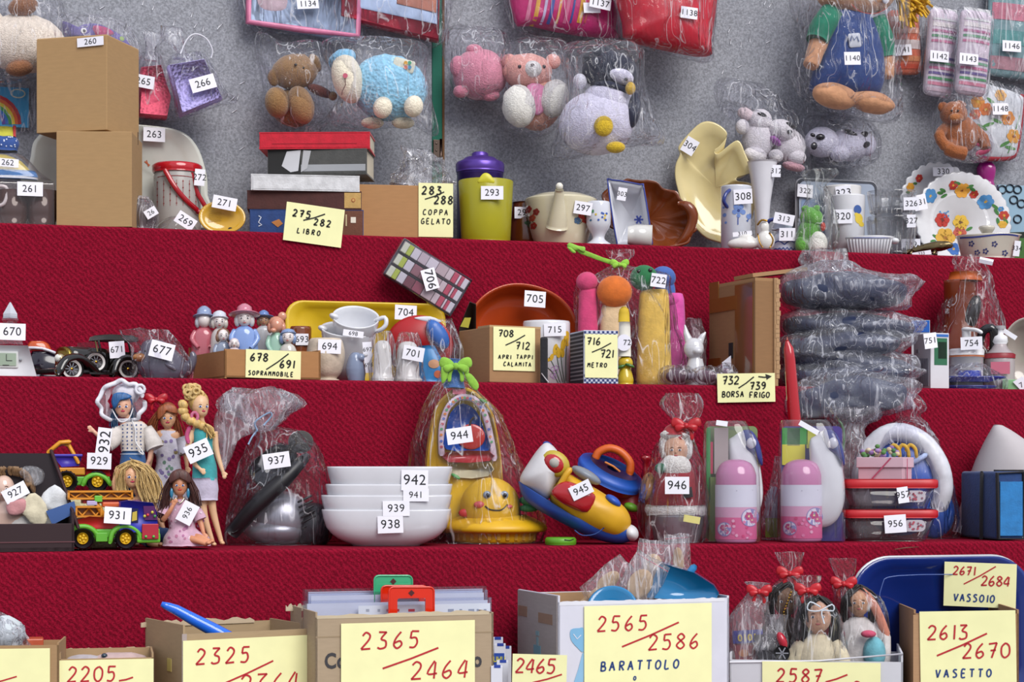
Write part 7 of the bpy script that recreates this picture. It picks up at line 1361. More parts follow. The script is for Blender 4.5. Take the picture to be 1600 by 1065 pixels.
# air fresheners
def freshener(lab, x0, dx, off, card, rev):
    t = T('air_freshener', lab, 'air freshener', x0+40, 3, off, group=None); b = t.by; X = lambda v: x0+v
    c = t.part('card', card[1]); wd = 1 if rev else .86; c.plate(rrect(X(4), 664, X(100*wd), b-2, 8), 34 if not rev else 22, 1.5, card[0])
    for l, tp, r, bt, h in card[2]: c.box(X(l), tp, X(r), bt, .5, 20, m='n:'+h)
    p = t.part('refill_can', 'pink refill can'); p.lathe(X(dx), [(b-1, 30), (b-4, 32), (755, 32), (738, 31), (724, 24), (718, 12), (717, 4)], m='g:c07aa4', sub=2, q=-6)
    q = t.part('can_label', 'white and pink flower label'); L = [(b-6, 32.6), (b-40, 32.6)]; q.lathe(X(dx), L, m='n:d05a8c', cap=False, q=-6); q.lathe(X(dx), [(b-40, 32.6), (b-56, 32.6)], m='n:d09ab8', cap=False, q=-6); q.lathe(X(dx), [(b-56, 32.6), (757, 32.6)], m='n:d4d2e0', cap=False, q=-6)
    mk = q.mark()
    for xx, yy, r in ((dx-18, b-22, 11), (dx+22, b-40, 14)): q.disc(X(xx), yy, r, m='n:8a84b8', n=20); q.disc(X(xx), yy, r-1.2, m='n:d8cede', n=20); fl(q, X(xx-2), yy-2, r*.45, 'b83a78', 'e0d0a0'); fl(q, X(xx+3), yy+4, r*.35, 'c85a8c', 'e0d0a0')
    for i in range(14): q.disc(X(dx+random.uniform(-26, 26)), b-8-random.random()*30, 2.6, m='n:'+random.choice(('c83a74', 'e0a0be', 'd87aa6')), n=7)
    q.ribbon([(X(dx), 766), (X(dx+26), 765)], 1, 0, 'n:9a94a8'); q.snap(mk)
    d = t.part('dispenser', 'white spray dispenser'); D = dx+(30 if rev else 4); dq = 0 if rev else 30; d.pillow(sm([(X(D-18), 700), (X(D-8), 680), (X(D+10), 672), (X(D+26), 690), (X(D+36), 740), (X(D+38), 780), (X(D+26), 812), (X(D+4), 824), (X(D-8), 810)], 4), 6+dq, 20, 16, 'g:dcdce0', 8, .4)
    e = t.part('nozzle_plate', 'dark blue nozzle plate'); e.pillow(sm([(X(D+4), 674), (X(D+20), 672), (X(D+32), 690), (X(D+38), 716), (X(D+36), 728), (X(D+24), 712), (X(D+10), 700)], 4), -4+dq, 12, 8, 'g:2c3478', 6, .4); e.ell(X(D+20), 692, 8, 9, 5, q=-14+dq, m='g:c8c8d4')
    bl = t.part('blister', 'clear plastic blister'); bl.loft([(b, X(-2), X(100*wd), 40), (b-4, X(-2), X(105*wd), 44), (b-100, X(-1), X(104*wd), 44), (b-150, X(0), X(96*wd), 40), (b-184, X(2), X(82*wd), 32), (b-190, X(6), X(76*wd), 26)], m='w:f2f2f6', n=3.4, sub=2, seg=48)
    return t
t = freshener('air freshener pack with grey green card side, beside the bagged Santa', 1098, 52, .08, ('n:7a8a5a', 'grey green backing card', ((6, 668, 12, 780, '3a8a4a'), (12, 690, 16, 740, 'b03050'), (18, 668, 40, 740, 'a89a98'), (10, 745, 36, 845, '7a9048'))), False)
t.tag('', 1128, 661, 18, 8, 8, q=-42)
t = freshener('air freshener pack with yellow and green card in front of the red candle', 1216, 36, .06, ('n:4a3a84', 'violet backing card', ((6, 668, 46, 694, '3f9a3f'), (14, 668, 34, 696, 'c8ccc8'), (6, 694, 42, 726, 'd8d040'), (44, 672, 60, 700, 'c8c850'), (60, 800, 104, 845, '3a2f7c'), (88, 810, 92, 840, 'a8a0c8'), (100, 800, 104, 842, '8a84b0'))), True)
t.tag('', 1264, 668, 34, 8, 30, q=-44)
t = T('candle', 'tall red taper candle leaning upright behind the yellow air freshener pack', 'candle', 1238, 3, .16)
b = t.by
p = t.part('wax'); p.tube([(1250, b, 0), (1246, 700, 0), (1240, 640, 0), (1234, 560, 0), (1232, 544, 0), (1230, 534, 0), (1230, 531, 0)], [11, 10.5, 10, 8.5, 7.6, 3.4, 2.4], 'g:b0101e', seg=18)
p = t.part('wick'); p.tube([(1230, 532), (1230, 526)], .9, 'n:c87a6a')
t = T('bagged_lump', 'pale goods in crumpled film left of the second air freshener pack', 'package', 1212, 3, .15)
b = t.by
p = t.part('goods'); p.ell(1210, b-44, 16, 40, 20, m='c:a49ab0'); q = t.part('green_card', 'lime card'); q.box(1196, b-34, 1220, b-4, 2, -24, m='n:8a9a3a'); q = t.part('film'); q.loft([(b, 1190, 1236, 26), (b-40, 1188, 1236, 28), (b-90, 1204, 1236, 22), (b-130, 1212, 1236, 14)], m='fx:eeeef6', wr=7, fold=.08, sub=4)
t = T('film_bundle', 'twisted clear film bundle behind the red lidded boxes', 'film', 1330, 3, .22)
b = t.by
p = t.part('film'); p.loft([(b, 1290, 1350, 20), (b-90, 1290, 1350, 26), (b-140, 1288, 1362, 22), (b-170, 1300, 1350, 14), (b-190, 1290, 1374, 18), (b-206, 1292, 1372, 12)], m='fx:f0eef6', wr=9, fold=.14, sub=4, seg=64)
q = t.part('green_rim', 'green ring inside'); q.tube([(1300, b-80), (1316, b-130), (1318, b-170), (1306, b-190)], 2, 'g:5a8a5a', sub=3)
# boxes with red lids
def lidbox(lab, z, tp, bt, off, tg, tx, ty, tw, th_, roll):
    t = T('food_container', lab, 'container', 1386, 3, off, z=z, yaw=10, group='stacked red lidded containers'); b = t.by; h = b-bt
    p = t.part('glass_body'); p.loft([(b, 1330, 1440, 34), (b-3, 1328, 1444, 36), (bt, 1316, 1458, 42), (bt, 1319, 1455, 40), (b-6, 1332, 1440, 34)], m='v:e8dce0', n=5, seg=48)
    q = t.part('lid', 'red lid'); q.loft([(bt+2, 1314, 1459, 44), (bt, 1312, 1461, 45), (tp+2, 1312, 1461, 45), (tp, 1316, 1457, 43)], m='b8101c', n=6, seg=48)
    s_ = t.part('sticker', 'printed sticker'); s_.plate(rrect(1412, bt+6, 1446, bt+24, 8), -42, .6, 'n:b8b0b8'); mk = 0
    for i in range(14): s_.disc(1420+random.random()*22, bt+9+random.random()*12, 1.8, q=-43, m='n:'+random.choice(('b04a5a', '8a5a6a')), n=6)
    t.tag(tg, tx, ty, tw, th_, roll, q=-48, size=13 if th_ > 24 else 11); return t
t = lidbox('clear container with red lid and tag 956, lower of the two', None, 795, 806, .075, '956', 1399, 818, 34, 28, -4)
zt = at(1386, 796, ROW[3][0]+.075).z
t = lidbox('clear container with red lid and tag 957, carrying the pink box', zt, 748, 760, .075, '957', 1411, 773, 17, 25, -8)
zt2 = at(1386, 748.5, ROW[3][0]+.075).z
t = T('ring_box', 'pale pink gift box with ribbon and flowers on the red lid', 'gift box', 1408, 3, .055, z=zt2, yaw=-14)
b = t.by
p = t.part('box_body'); p.box(1341, 720, 1410, b, 60, 0, bev=.8, m='n:d0aab6'); q = t.part('lid', 'paler lid'); q.box(1338, 714, 1412, 730, 66, -3, bev=.8, m='n:d6b2be')
q = t.part('ribbon', 'dark pink ribbon'); q.ribbon([(1392, 715), (1362, 748)], 2.4, -3.6, 'n:b84a6a'); q.box(1411.6, 716, 1412.4, b, 3, 18, m='n:b84a6a', xq=-3)
q = t.part('flowers', 'paper flowers')
for i in range(40): q.ell(1346+random.random()*56, 712-random.random()*16*(1-abs(random.random()-.5)), 4.4, 3.6, 4, q=random.uniform(4, 40), m='c:'+random.choice(('c07a98', '8a6aa0', '9a7ab0', 'd0bc98', 'd4c8a8', '4a7a4a', '5a8a4a')), n=8)
t = T('pillow_bag', 'round blue and white padded cushion with yellow loops, in a big clear bag', 'cushion', 1420, 3, .19)
b = t.by
p = t.part('cushion', 'blue centre'); p.ell(1408, b-82, 70, 78, 40, m='s:1f50ac', n=32); p.ell(1460, b-40, 32, 40, 30, m='s:1c4a9c')
q = t.part('white_ring', 'white padded ring'); q.tube([(1350, b-50, -20), (1346, b-100, -20), (1366, b-148, -20), (1400, b-166, -20), (1440, b-152, -22), (1466, b-118, -24), (1474, b-80, -24), (1466, b-50, -20)], 15, 's:cfd0d8', sub=4, seg=14)
q = t.part('loops', 'yellow felt loops')
for x in (1398, 1412, 1424): q.tube([(x-8, b-138, -44), (x-2, b-146, -46), (x+6, b-140, -46), (x+8, b-128, -44)], 3, 'c:c8a03a', sub=3)
q = t.part('motif', 'pale blue swirl'); q.tube([(1408, b-122, -42), (1424, b-118, -44), (1436, b-124, -42), (1446, b-130, -38)], 4, 'c:a8b8dc', sub=3)
p = t.part('bag'); p.loft([(b, 1340, 1496, 50), (b-20, 1334, 1500, 52), (b-80, 1336, 1490, 54), (b-140, 1350, 1470, 46), (b-176, 1384, 1450, 34), (b-190, 1398, 1436, 14), (b-204, 1398, 1444, 14), (b-224, 1402, 1430, 8)], m='f:f2f2fa', wr=6, fold=.06, sub=4, seg=72)
t = T('cooler_bag', 'dark blue insulated lunch bag with black piping at the right end', 'bag', 1556, 3, .06, yaw=26)
b = t.by
p = t.part('body', 'dark blue body'); p.box(1557, 736, 1600, b-2, 130, 0, bev=5, m='c:173a70', seg=3)
q = t.part('front_panel', 'bright blue panel'); q.box(1563, 752, 1598, b-8, 2, -3, m='c:2478b8')
q = t.part('piping', 'black piping'); q.tube([(1558, 739, -1), (1600, 737, -1), (1601, b-3, -1), (1560, b-3, -1)], 3, 'c:14141a', closed=True, seg=8); q.box(1554, 735, 1557.5, b-2, 7, 78, m='c:14141a') if False else None; q.tube([(1534, 738, 44), (1533, 800, 44), (1533, b-4, 44)], 3, 'c:14141a', seg=8); q.tube([(1557, 738, 128), (1600, 736, 128)], 2.4, 'c:14141a', seg=6)
q = t.part('strap', 'black strap'); q.box(1557, 733.5, 1600, 736.5, 10, 36, m='c:101016'); q.box(1557, 733.5, 1600, 736.5, 10, 90, m='c:101016')
t = T('lampshade', 'translucent white cone shade leaning behind the lunch bag', 'lampshade', 1570, 3, .22)
b = t.by
p = t.part('shade'); p.loft([(b, 1500, 1664, 52), (742, 1519, 1650, 48), (700, 1532, 1620, 40), (676, 1542, 1584, 26), (665, 1547, 1560, 8)], m='n:b8b2b4', sub=3, R=6)
t = T('twig', 'thin dry twig lying on the carpet edge below the red lidded boxes', 'twig', 1420, 3, -.004, z=ROW[3][1]-.004, al=True)
p = t.part('twig'); p.tube([(1398, 858, -4), (1415, 855.5, -4), (1436, 854, -4)], [.6, 1.1, .5], 'n:6a4030', seg=5)
# ------------------------------------------------------------------ bottom row of boxes
RD, BL = 'n:b8202c', 'n:23407c'
def ragged(t, l, r, y, q, m, n=26, d=3, am=3):
    p = t.part('torn_edge', 'torn pale cardboard edge')
    pts = [(l+(r-l)*i/n, y-random.random()*am) for i in range(n+1)]
    p.plate([(l, y+4)]+pts+[(r, y+4)], q, d, m)
t = T('cardboard_box', 'cardboard box with a blank topped yellow note at the bottom left corner', 'box', 60, 4, .06, yaw=-6)
carton(t, -40, 92, 1008, 120, 'k:a3825c', sidetop=1004, backtop=1000); ragged(t, -40, 92, 1006, 118, 'k:b49a78')
note(t, -40, 1013, 78, 1100, [('line', -20, 1068, 26, 1057, RD, 2.2)], q=-2)
t = T('orange_packet', 'orange packet edge showing in the bottom left box', 'packet', 40, 4, .15)
p = t.part('packet'); p.box(4, 998, 68, t.by-10, 40, 0, bev=2, m='s:c0583a')
t = T('film_heap', 'crumpled white plastic film heaped out of the bottom left box', 'film', 6, 4, .15)
p = t.part('film'); p.loft([(1010, -40, 50, 40), (1000, -40, 44, 44), (980, -36, 34, 36), (966, -30, 16, 24), (956, -20, 0, 12)], m='fx:e8e8ee', wr=9, fr=50, fold=.12, sub=4, seg=64)
p = t.part('inner_film', 'paper pieces'); p.disp = (5, 60); p.ell(2, 992, 38, 30, 34, m='n:c4ccd0'); 
t = T('cardboard_box', 'low cardboard box with the yellow note 2205', 'box', 165, 4, .06)
carton(t, 92, 240, 1028, 120, 'k:a68a66', sidetop=1020, backtop=1012); ragged(t, 92, 240, 1014, 118, 'k:b8a084', am=4)
note(t, 92, 1030, 240, 1110, [(105, 1065, '2205', 23, RD, 2.8, .88), ('line', 186, 1063, 208, 1058, RD, 2.6)], q=-2)
t = T('cloth_pile', 'pale pink cloth piled inside the box numbered 2205', 'cloth', 170, 4, .15)
p = t.part('cloth', disp=(4, 40)); p.ell(185, 1030, 46, 12, 40, m='c:c4a8a4'); p.ell(140, 1032, 36, 10, 34, m='c:b8b0b4'); p = t.part('button', 'dark glass button'); p.ell(163, 1024, 5, 4, 5, q=-26, m='g:2a3a48')
t = T('cardboard_box', 'cardboard box with torn flaps and the yellow note 2325', 'box', 285, 4, .05, yaw=21)
carton(t, 286, 490, 986, 170, 'k:a8906e', sidetop=976, backtop=970); ragged(t, 216, 405, 972, 165, 'k:c0ac90', am=7); q = t.part('sticker', 'small yellow sticker'); q.box(285.2, 1028, 286.1, 1048, 18, 50, m='n:c8b86a', xq=0)
q = t.part('corner_tape', 'grey tape'); q.box(284.5, 990, 292, 1100, .6, -.8, m='n:a89a94')
note(t, 286, 996, 488, 1100, [(306, 1038, '2325', 24, RD, 3, .98), (374, 1086, '2364', 32, RD, 3, .8), ('line', 344, 1070, 430, 1036, RD, 2.8)], q=-2.5)
t = T('plastic_pipe', 'bright blue tapered plastic tube sticking out of the box numbered 2325', 'pipe', 300, 4, .12, y=972)
p = t.part('tube'); p.tube([(252, 943, 0), (262, 947, 0), (275, 952, 0), (300, 966, 0), (336, 985, 0), (372, 1004, 0)], [4, 6.5, 8, 9.5, 11, 11], 'g:1f6ae0', seg=16)
t = T('cardboard_box', 'large cardboard box with torn rim and the yellow note 2365/2464', 'box', 492, 4, .045, yaw=14)
carton(t, 493, 771, 961, 170, 'k:a8947a', sidetop=956, backtop=954); ragged(t, 493, 771, 959, -.5, 'k:c4b498', am=4); ragged(t, 446, 482, 950, 150, 'k:c4b498', n=12, am=8)
q = t.part('print', 'dark grey lettering'); q.txt(524, 1033, 'Co', 25, -.8, m='n:38363a', bold=.03, wide=.8); q.txt(746, 1031, 'o', 25, -.8, m='n:38363a', bold=.03, wide=.8); 
q = t.part('tape_strip', 'pale tape'); q.box(493, 990, 771, 992, .3, -.4, m='k:988468')
note(t, 533, 971, 742, 1100, [(564, 1014, '2365', 26, RD, 3, .98), (642, 1061, '2464', 28, RD, 3, .9), ('line', 598, 1044, 688, 1014, RD, 3)], q=-3.5)
for i, (l, r, y, off, lab) in enumerate(((476, 760, 918, .20, 'tallest white edged clear sleeves at the back of the box numbered 2365'), (480, 762, 924, .17, 'clear sleeves in the middle of the box numbered 2365'), (474, 768, 936, .13, 'clear sleeves with printed paper strip at the front of the box numbered 2365'))):
    t = T('plastic_sleeves', lab, 'sleeve', 620, 4, off, yaw=14, group='sleeves in the cardboard box'); p = t.part('sleeve'); p.box(l, y, r, t.by-20, 16, 0, m='w:e2e6f4'); q = t.part('paper', 'white paper'); q.box(l+6, y+4, r-6, t.by-22, 2, 12, m='n:d6d8e4')
    if i == 2:
        q.box(560, y+8, 766, y+30, .6, -.6, m='n:ccd2e0')
        for x, w, h in ((572, 5, '9aa0b0'), (590, 4, '9aa0b0'), (604, 8, 'c87a8a'), (620, 4, 'b83a4a'), (638, 10, 'b83a4a'), (700, 9, '8a92a8'), (718, 4, '8a92a8'), (732, 9, '8a92a8'), (745, 3, '8a92a8'), (756, 4, '8a92a8')): q.box(x, y+15, x+w, y+19, .4, -1, m='n:'+h)
def frame(lab, l, tp, r, bt, col, off, yaw=14):
    t = T('plastic_bracket', lab, 'bracket', (l+r)/2, 4, off, y=(tp+bt)/2, yaw=yaw); p = t.part('frame'); o = rrect(l, tp, r, bt, 7); w = 13
    i_ = rrect(l+w, tp+w+4, r-w, bt+6, 3); p.plate(o, 0, 5, 'g:'+col, holes=[i_]); q = t.part('diamond', 'dark diamond hole'); c = (l+r)/2; q.poly([(c, tp+4), (c+5, tp+9), (c, tp+14), (c-5, tp+9)], -.8, 'n:4a1418'); q = t.part('rim'); q.tube(o, 1.6, 'g:'+col, 0, 6, closed=True); return t
frame('mint green plastic bracket standing among the clear sleeves', 585, 899, 644, 990, '3aa878', .185)
frame('red plastic bracket with a diamond hole, behind the nearer red bracket', 596, 915, 668, 990, 'd0280e', .165)
frame('orange red plastic bracket with a diamond hole, nearest of the brackets', 608, 917, 678, 990, 'dc2c10', .10)
for i, (x, y, off, lab) in enumerate(((777, 996, .2, 'white glue carton with blue cap, rearmost right of the big box'), (781, 1006, .16, 'white glue carton with blue and yellow lettering, right of the big box'), (790, 1010, .18, 'white glue carton with a blue top beside the lettered one'), (785, 1032, .08, 'white glue carton in front of the lettered one'), (776, 1040, .06, 'plain white carton lowest beside the big box'))):
    t = T('glue_carton', lab, 'carton', x, 4, off, group='glue cartons'); p = t.part('carton'); p.box(x-9, y, x+9, t.by, 18, 0, bev=.6, m='n:d8dae4'); q = t.part('blue_band', 'blue band'); q.box(x-4, y-.6, x+6, y+3, 12, -.5, m='n:1f3f9c')
    if i == 1: q.box(x-9, y+14, x+7, y+34, .4, -.8, m='n:1f49a8'); q.txt(x-1, y+24, 'UHU', 9, -1.4, m='n:d8d030', bold=.02, wide=.7)
t = T('paper_note', 'small yellow note 2465 leaning before the white box', 'note', 842, 4, .03, y=1060)
note(t, 800, 1022, 885, 1110, [(805, 1050, '2465', 22, RD, 2.8, .74), ('line', 832, 1066, 878, 1053, RD, 2.4)], q=0, R=1.5, pin=True)
t = T('cardboard_box', 'white box with blue print and the note 2565/2586 BARATTOLO', 'box', 872, 4, .05, yaw=22)
p = carton(t, 872, 1139, 937, 175, 'n:d2d2de', sidetop=930, backtop=921); q = t.part('side_panel', 'side panel with its shade painted in as grey'); q.box(870.6, 931, 872.2, 1160, 172, 2, m='k:9a9290', xq=0); q.box(870, 960, 871, 976, 60, 20, m='k:8a6e5c', xq=0); q.box(870, 946, 871, 962, 40, 130, m='k:8a6e5c', xq=0)  # shade on the left side of the white box is painted in grey
ragged(t, 872, 1139, 938, -.4, 'n:dcdce4', n=40, am=2.4, d=3); q = t.part('inner_back', 'brown inside'); q.box(876, 922, 1135, 990, 1, 170, m='k:a8845e', xq=0)
q = t.part('print', 'pale blue printing'); q.plate(sm([(892, 984), (905, 982), (912, 984), (912, 1016), (902, 1010), (892, 998)], 3), -1, .4, 'n:7ab0d4'); q.plate(sm([(912, 1020), (912, 1062), (896, 1070), (904, 1044)], 3), -1, .4, 'n:8ab8d8'); q.ribbon([(896, 990), (902, 998), (908, 992)], 1.4, -1.6, 'n:d8dce8')
q = t.part('side_print', 'blue side printing'); q.box(869.8, 1008, 870.6, 1022, 30, 70, m='n:6a94a4', xq=0); q.box(869.8, 994, 870.6, 1008, 8, 80, m='n:7a9aa4', xq=0); q.box(869.8, 985, 870.6, 992, 14, 77, m='n:7a9aa4', xq=0)
note(t, 913, 944, 1112, 1100, [(933, 986, '2565', 23, RD, 2.8, .95), (1013, 1015, '2586', 24, RD, 2.8, .93), ('line', 972, 1010, 1064, 974, RD, 2.8), (938, 1048, 'BARATTOLO', 14, BL, 2.6, 1.05), (990, 1062, 'O', 6, BL, 2, 1)], q=-3)
def spoon(lab, x, y, a, L, off, r=20, ratio=1.5):
    t = T('wooden_spoon', lab, 'spoon', x, 4, off, y=y); p = t.part('bowl'); ca, sa = math.cos(math.radians(a)), math.sin(math.radians(a))
    p.ell(x, y, r, r*ratio, 6, R=a, m='k:c8a880', n=20); q = t.part('handle'); q.tube([(x-sa*r*ratio*.9, y+ca*r*ratio*.9, 0), (x-sa*(r*ratio+L), y+ca*(r*ratio+L), 8)], 5, 'k:c4a27a')
    f = t.part('film'); f.pillow([(x+ca*u*(r+10)-sa*v, y+sa*u*(r+10)+ca*v) for u, v in ((-1, -r*ratio-22), (-.3, -r*ratio-20), (.3, -r*ratio-22), (1, -r*ratio-20), (1.1, -r), (1, r), (1, r*ratio+L*.5), (0, r*ratio+L*.6), (-1, r*ratio+L*.5), (-1, r), (-1.1, -r))], 0, 12, 12, 'fx:f4f2f6', 8, .5, None, 5, 40)
    z = t.part('zip', 'red zip line'); z.tube([(x-ca*(r+9)+sa*(r*ratio+14), y-sa*(r+9)-ca*(r*ratio+14), -3), (x+ca*(r+9)+sa*(r*ratio+14), y+sa*(r+9)-ca*(r*ratio+14), -3)], .8, 'n:b83a5a'); return t
spoon('wooden spoon in a zip bag, upright and tallest left of the blue funnel', 1020, 884, 6, 60, .17, 15, 1.3)
spoon('wooden spoon in a zip bag behind the blue funnel, with narrow edge on', 1060, 876, -4, 50, .2, 9, 2.4)
spoon('wooden spoon in a zip bag lying between cover and funnel', 1000, 912, 30, 50, .12, 19, 1.3)
spoon('wooden spoon in a zip bag leaning far left over the white box', 950, 908, 50, 40, .15, 12, 1.8)
t = T('round_cover', 'round blue plastic cover peeping over the rim of the white box', 'cover', 957, 4, .09, y=950)
p = t.part('lid'); p.dish(oval(957, 954, 42, 42, 40), [(0, -6), (.8, -4), (.88, -9), (.97, -6), (1, 0), (1, 8), (0, 8)], m='g:1f7aae', R=(-28, 0, 0))
t = T('funnel', 'blue plastic funnel turned on its side above the BARATTOLO note', 'funnel', 1062, 4, .12, y=915)
p = t.part('cone'); p.plate(sm([(1010, 934), (1012, 924), (1030, 880), (1034, 879), (1050, 884), (1085, 894), (1116, 914), (1124, 926), (1120, 936), (1070, 938)], 1), -20, 50, 'g:1c72a6', bev=.02); q = t.part('spout', 'small spout'); q.tube([(1076, 896, 4), (1084, 886, 4)], 6, 'g:1f7ab0')
# dolls in the white box
t = T('cardboard_box', 'white open box of bagged dolls with the yellow note 2587', 'box', 1275, 4, .05)
carton(t, 1140, 1411, 1032, 170, 'n:ccccd2', sidetop=1020, backtop=1016); q = t.part('rim', 'white front edge'); q.tube([(1140, 1034), (1280, 1032), (1411, 1021)], 1.4, 'n:dcdce2', -1)
note(t, 1191, 1034, 1376, 1110, [(1213, 1065, '2587', 21, RD, 2.8, .92), ('line', 1290, 1065, 1324, 1053, RD, 2.6), (1330, 1088, '2', 24, RD, 2.8)], q=-3)
def bagdoll(lab, x, tp, w, off, skin, hair, dress, hy, r, neck, longhair=0, ext=None):
    t = T('bagged_doll', lab, 'doll', x, 4, off, z=at(x, 1060, ROW[4][0]+off).z); b = t.by
    p = t.part('body', vox=1.5); p.ell(x, hy, r*.9, r*1.1, r*.95, q=-6, m=skin); p.tube([(x, hy+r*.8), (x, hy+r*1.6)], r*.4, skin); p.loft([(b, x-w*.6, x+w*.6, 20), (hy+r*2.2, x-w*.55, x+w*.55, 16), (hy+r*1.5, x-w*.4, x+w*.4, 10)], m=skin)
    face(t, skin, x, hy+2, r*.85)
    h = t.part('hair', 'dark hair'); h.ell(x, hy-r*.3, r*1.15, r*1.05, r*1.1, q=4, m='h:'+hair)
    strands(t, 'long_hair', 'dark hair', [[(x-r*.2, hy-r*1.2, -12), (x-r, hy-r*.4, -10), (x-r*1.15, hy+r, -4), (x-r*1.1, hy+r*(1.5+longhair), 0)], [(x+r*.2, hy-r*1.2, -12), (x+r, hy-r*.4, -10), (x+r*1.15, hy+r, -4), (x+r*1.1, hy+r*(1.5+longhair), 0)], [(x, hy-r*1.2, -14), (x-r*.8, hy-r*.5, -16), (x-r*.7, hy+r*.2, -14)]], 24, 1.7, 'h:'+hair, 3)
    d = t.part('dress', None, disp=(1.5, 60)); d.loft([(b, x-w*.8, x+w*.8, 30), (hy+r*2.6, x-w*.75, x+w*.75, 26), (hy+r*1.7, x-w*.6, x+w*.6, 18), (hy+r*1.15, x-w*.22, x+w*.22, 9)], m='c:'+dress, sub=3)
    for sg in (-1, 1): a = t.part('sleeve'); a.tube([(x+sg*w*.55, hy+r*1.8, 0), (x+sg*w*.85, hy+r*2.8, -8), (x+sg*w*.8, b, -10)], [r*.5, r*.55, r*.5], 'c:'+dress, sub=3, seg=12)
    if ext: ext(t)
    g = t.part('bag'); n = neck; g.loft([(b, x-w, x+w, 34), (b-40, x-w*1.02, x+w*1.02, 35), (hy, x-w*.85, x+w*.85, 32), (hy-r*1.3, n[0]-20, n[0]+20, 18), (n[1], n[0]-7, n[0]+7, 7), (n[1]-14, n[0]-16, n[0]+18, 12), (tp, n[0]-24, n[0]+20, 12)], m='f:f8f8fa', wr=4, fold=.08, sub=4, seg=64)
    bow(t, n[0], n[1], 20, -12, 's:b41420'); return t
t = bagdoll('bagged dark doll with bead necklace, at the back left of the white box', 1228, 862, 38, .16, 'c:6a4a34', '1c1614', '4a3a34', 938, 22, (1234, 896), 1)
q = t.part('necklace', 'gold bead strand')
for i in range(14): q.ell(1236-i*1.6+(i > 7)*(i-7)*2, 925+i*4.4, 2, q=-34, m='e:b08a3a', n=6)
t = bagdoll('bagged doll with pale coral veil and blue skirt, at the right of the white box', 1342, 872, 46, .13, 'c:c09070', '201614', 'd0cac8', 940, 20, (1318, 912), .6)
q = t.part('sash', 'pink sash'); q.ell(1357, 990, 12, 6, 8, q=-38, m='c:c04a68'); q = t.part('skirt', 'light blue skirt'); q.ell(1366, 1020, 18, 26, 16, q=-26, m='c:6aaab8'); q = t.part('veil', 'coral veil'); q.tube([(1346, 920, -14), (1368, 950, -16), (1384, 990, -14)], 7, 'c:c8806a', sub=3, flat=.5)
t = bagdoll('bagged dark haired doll in cream jumper with white net hair bow', 1278, 900, 44, .085, 'c:c89a80', '161214', 'ccc0a4', 962, 24, (1262, 922), .5)
q = t.part('net_bow', 'white net bow'); q.tube([(1282, 948, -30), (1266, 940, -32), (1262, 952, -32), (1280, 954, -32), (1300, 944, -30), (1302, 954, -30), (1284, 954, -32), (1288, 974, -34)], 1.2, 'n:c8d0d8', sub=3)
for i, (x, w, tp, off, c, lab, neck) in enumerate(((1172, 34, 910, .15, '7a1a2a', 'red and black bagged toy at the far left of the white box', (1186, 924)), (1205, 30, 960, .125, '1a1822', 'black toy vehicle with chrome wheel, bagged in the white box', None))):
    t = T('bagged_toy', lab, 'toy', x, 4, off, z=at(x, 1060, ROW[4][0]+off).z); b = t.by
    p = t.part('card'); p.box(x-w*.8, 990, x+w*.7, b, 20, -10, R=-4, bev=2, m='g:'+c)
    if i == 0: p.box(x-w*.8, 984, x+w*.6, 1004, 1, -12, R=-4, m='n:2a2a8a'); p.txt(x-4, 996, '0101', 11, -13.5, -4, 'n:d0b83a', bold=.03); q = t.part('red_panel', 'red panel'); q.box(x-w*.7, 1008, x+w*.6, 1030, 1, -12, m='n:8a1a2c'); q.disc(x-10, 1020, 8, 6, q=-13, m='n:c07a4a')
    else:
        q = t.part('wheel', 'chrome wheel'); q.lathe(1222, [(1018, 12), (1024, 12)], q=-30, R=(90, 0, 0), piv=(1222, 1020), m='17171a')
        for k_ in range(6): q.ribbon([(1222, 1020), (1222+10*math.cos(k_*1.047), 1020+10*math.sin(k_*1.047))], 2, -34, 'e:c8c8d0')
        q = t.part('seat', 'red seat'); q.ell(1222, 1000, 7, 14, 8, q=-26, R=-24, m='g:b01a30')
    g = t.part('bag'); g.loft([(b, x-w, x+w, 20), (b-40, x-w, x+w, 22), (tp+50, x-w*.9, x+w*.9, 26), (tp+14, x-w*.3+8, x+w*.5+8, 10), (tp, x-w*.5+8, x+w*.6+8, 12)], m='fx:f4f2f6', wr=6, fold=.1, sub=4, seg=56)
    if neck: bow(t, neck[0], neck[1], 19, -14, 's:b41420')
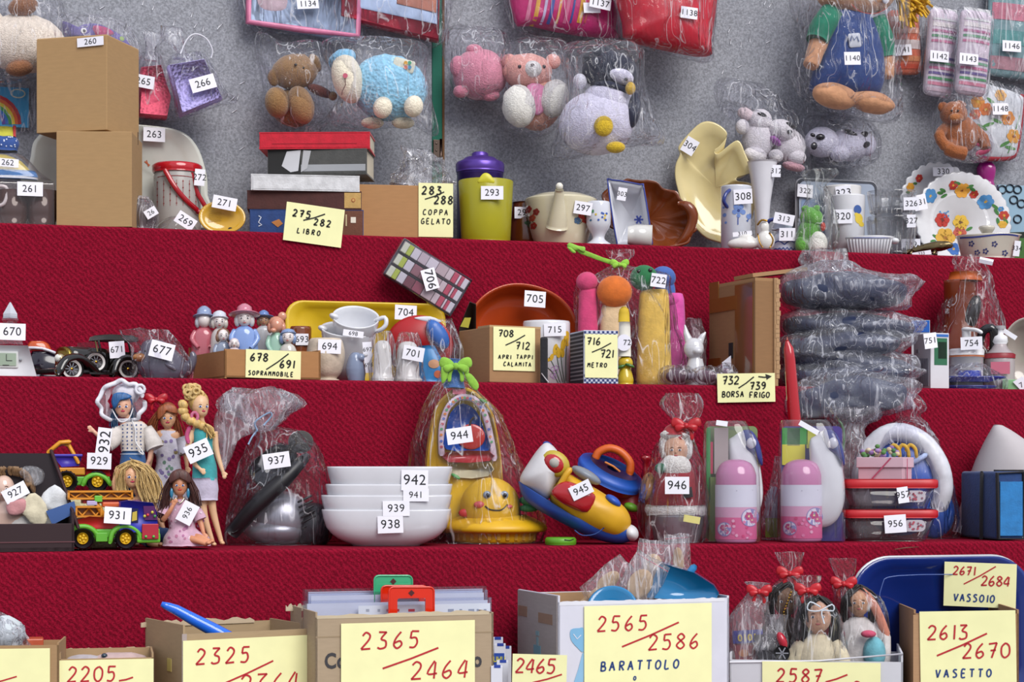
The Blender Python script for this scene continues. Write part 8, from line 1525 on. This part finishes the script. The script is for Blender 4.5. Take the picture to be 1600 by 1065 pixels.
t = T('cardboard_box', 'brown cardboard box with the yellow note 2613/2670 VASETTO', 'box', 1428, 4, .05, yaw=10)
carton(t, 1428, 1592, 958, 190, 'k:a07a58', sidetop=952, backtop=948); q = t.part('corner', 'lighter corner strip'); q.box(1427, 960, 1438, 1160, .5, -.7, m='k:b08a66')
note(t, 1438, 954, 1588, 1110, [(1449, 999, '2613', 22, RD, 2.8, .85), (1504, 1028, '2670', 23, RD, 2.8, .86), ('line', 1464, 1024, 1542, 989, RD, 2.8), (1462, 1058, 'VASETTO', 12, BL, 2.4, 1.1), (1560, 1078, 'O', 8, BL, 2)], q=-3, R=-1)
def bigtray(lab, l, tp, r, off, col, rim):
    t = T('serving_tray', lab, 'tray', 1470, 4, off, al=True, group='stacked serving trays'); b = t.by
    p = t.part('tray'); p.dish(rrect(l, tp, r, b-2, 60, 10), [(0, 14), (.82, 14), (.86, 6), (.965, 0), (1, -2), (1, 1), (.87, 14), (0, 17)], m='g:'+col, R=(-3, 0, 0), piv=(1470, b)); return t
bigtray('white serving tray edge showing behind the blue one', 1336, 867, 1614, .2, 'c4c6cc', 'c4c6cc')
t = bigtray('large blue serving tray with rounded corners, foremost of the stack', 1338, 870, 1618, .175, '122c78', '122c78')
p = t.parts[-1]; q = t.part('moulded_line', 'pale moulded line'); q.tube([(1372, 960, 5), (1378, 915, 5), (1404, 899, 5), (1560, 897, 5)], .8, 'g:4a62a4', 0, 5, sub=4)
t = T('paper_note', 'yellow note 2671/2684 VASSOIO stuck on the blue tray', 'note', 1532, 4, .155, y=910)
note(t, 1475, 879, 1588, 948, [(1489, 897, '2671', 13, RD, 2.2, .8), (1533, 914, '2684', 15, RD, 2.3, .78), ('line', 1506, 912, 1556, 884, RD, 2), (1490, 938, 'VASSOIO', 11, BL, 2.2, .92)], q=0, R=1.5, pin=True)
finish()
src = next(o for o in bpy.data.objects if o.name == 'staple')
for x, y in STAPLES:
    o = src.copy(); COL.objects.link(o); o.location = at(x, y, WALL-.002); o.rotation_euler = (0, random.uniform(-.7, .7), o.rotation_euler.z)
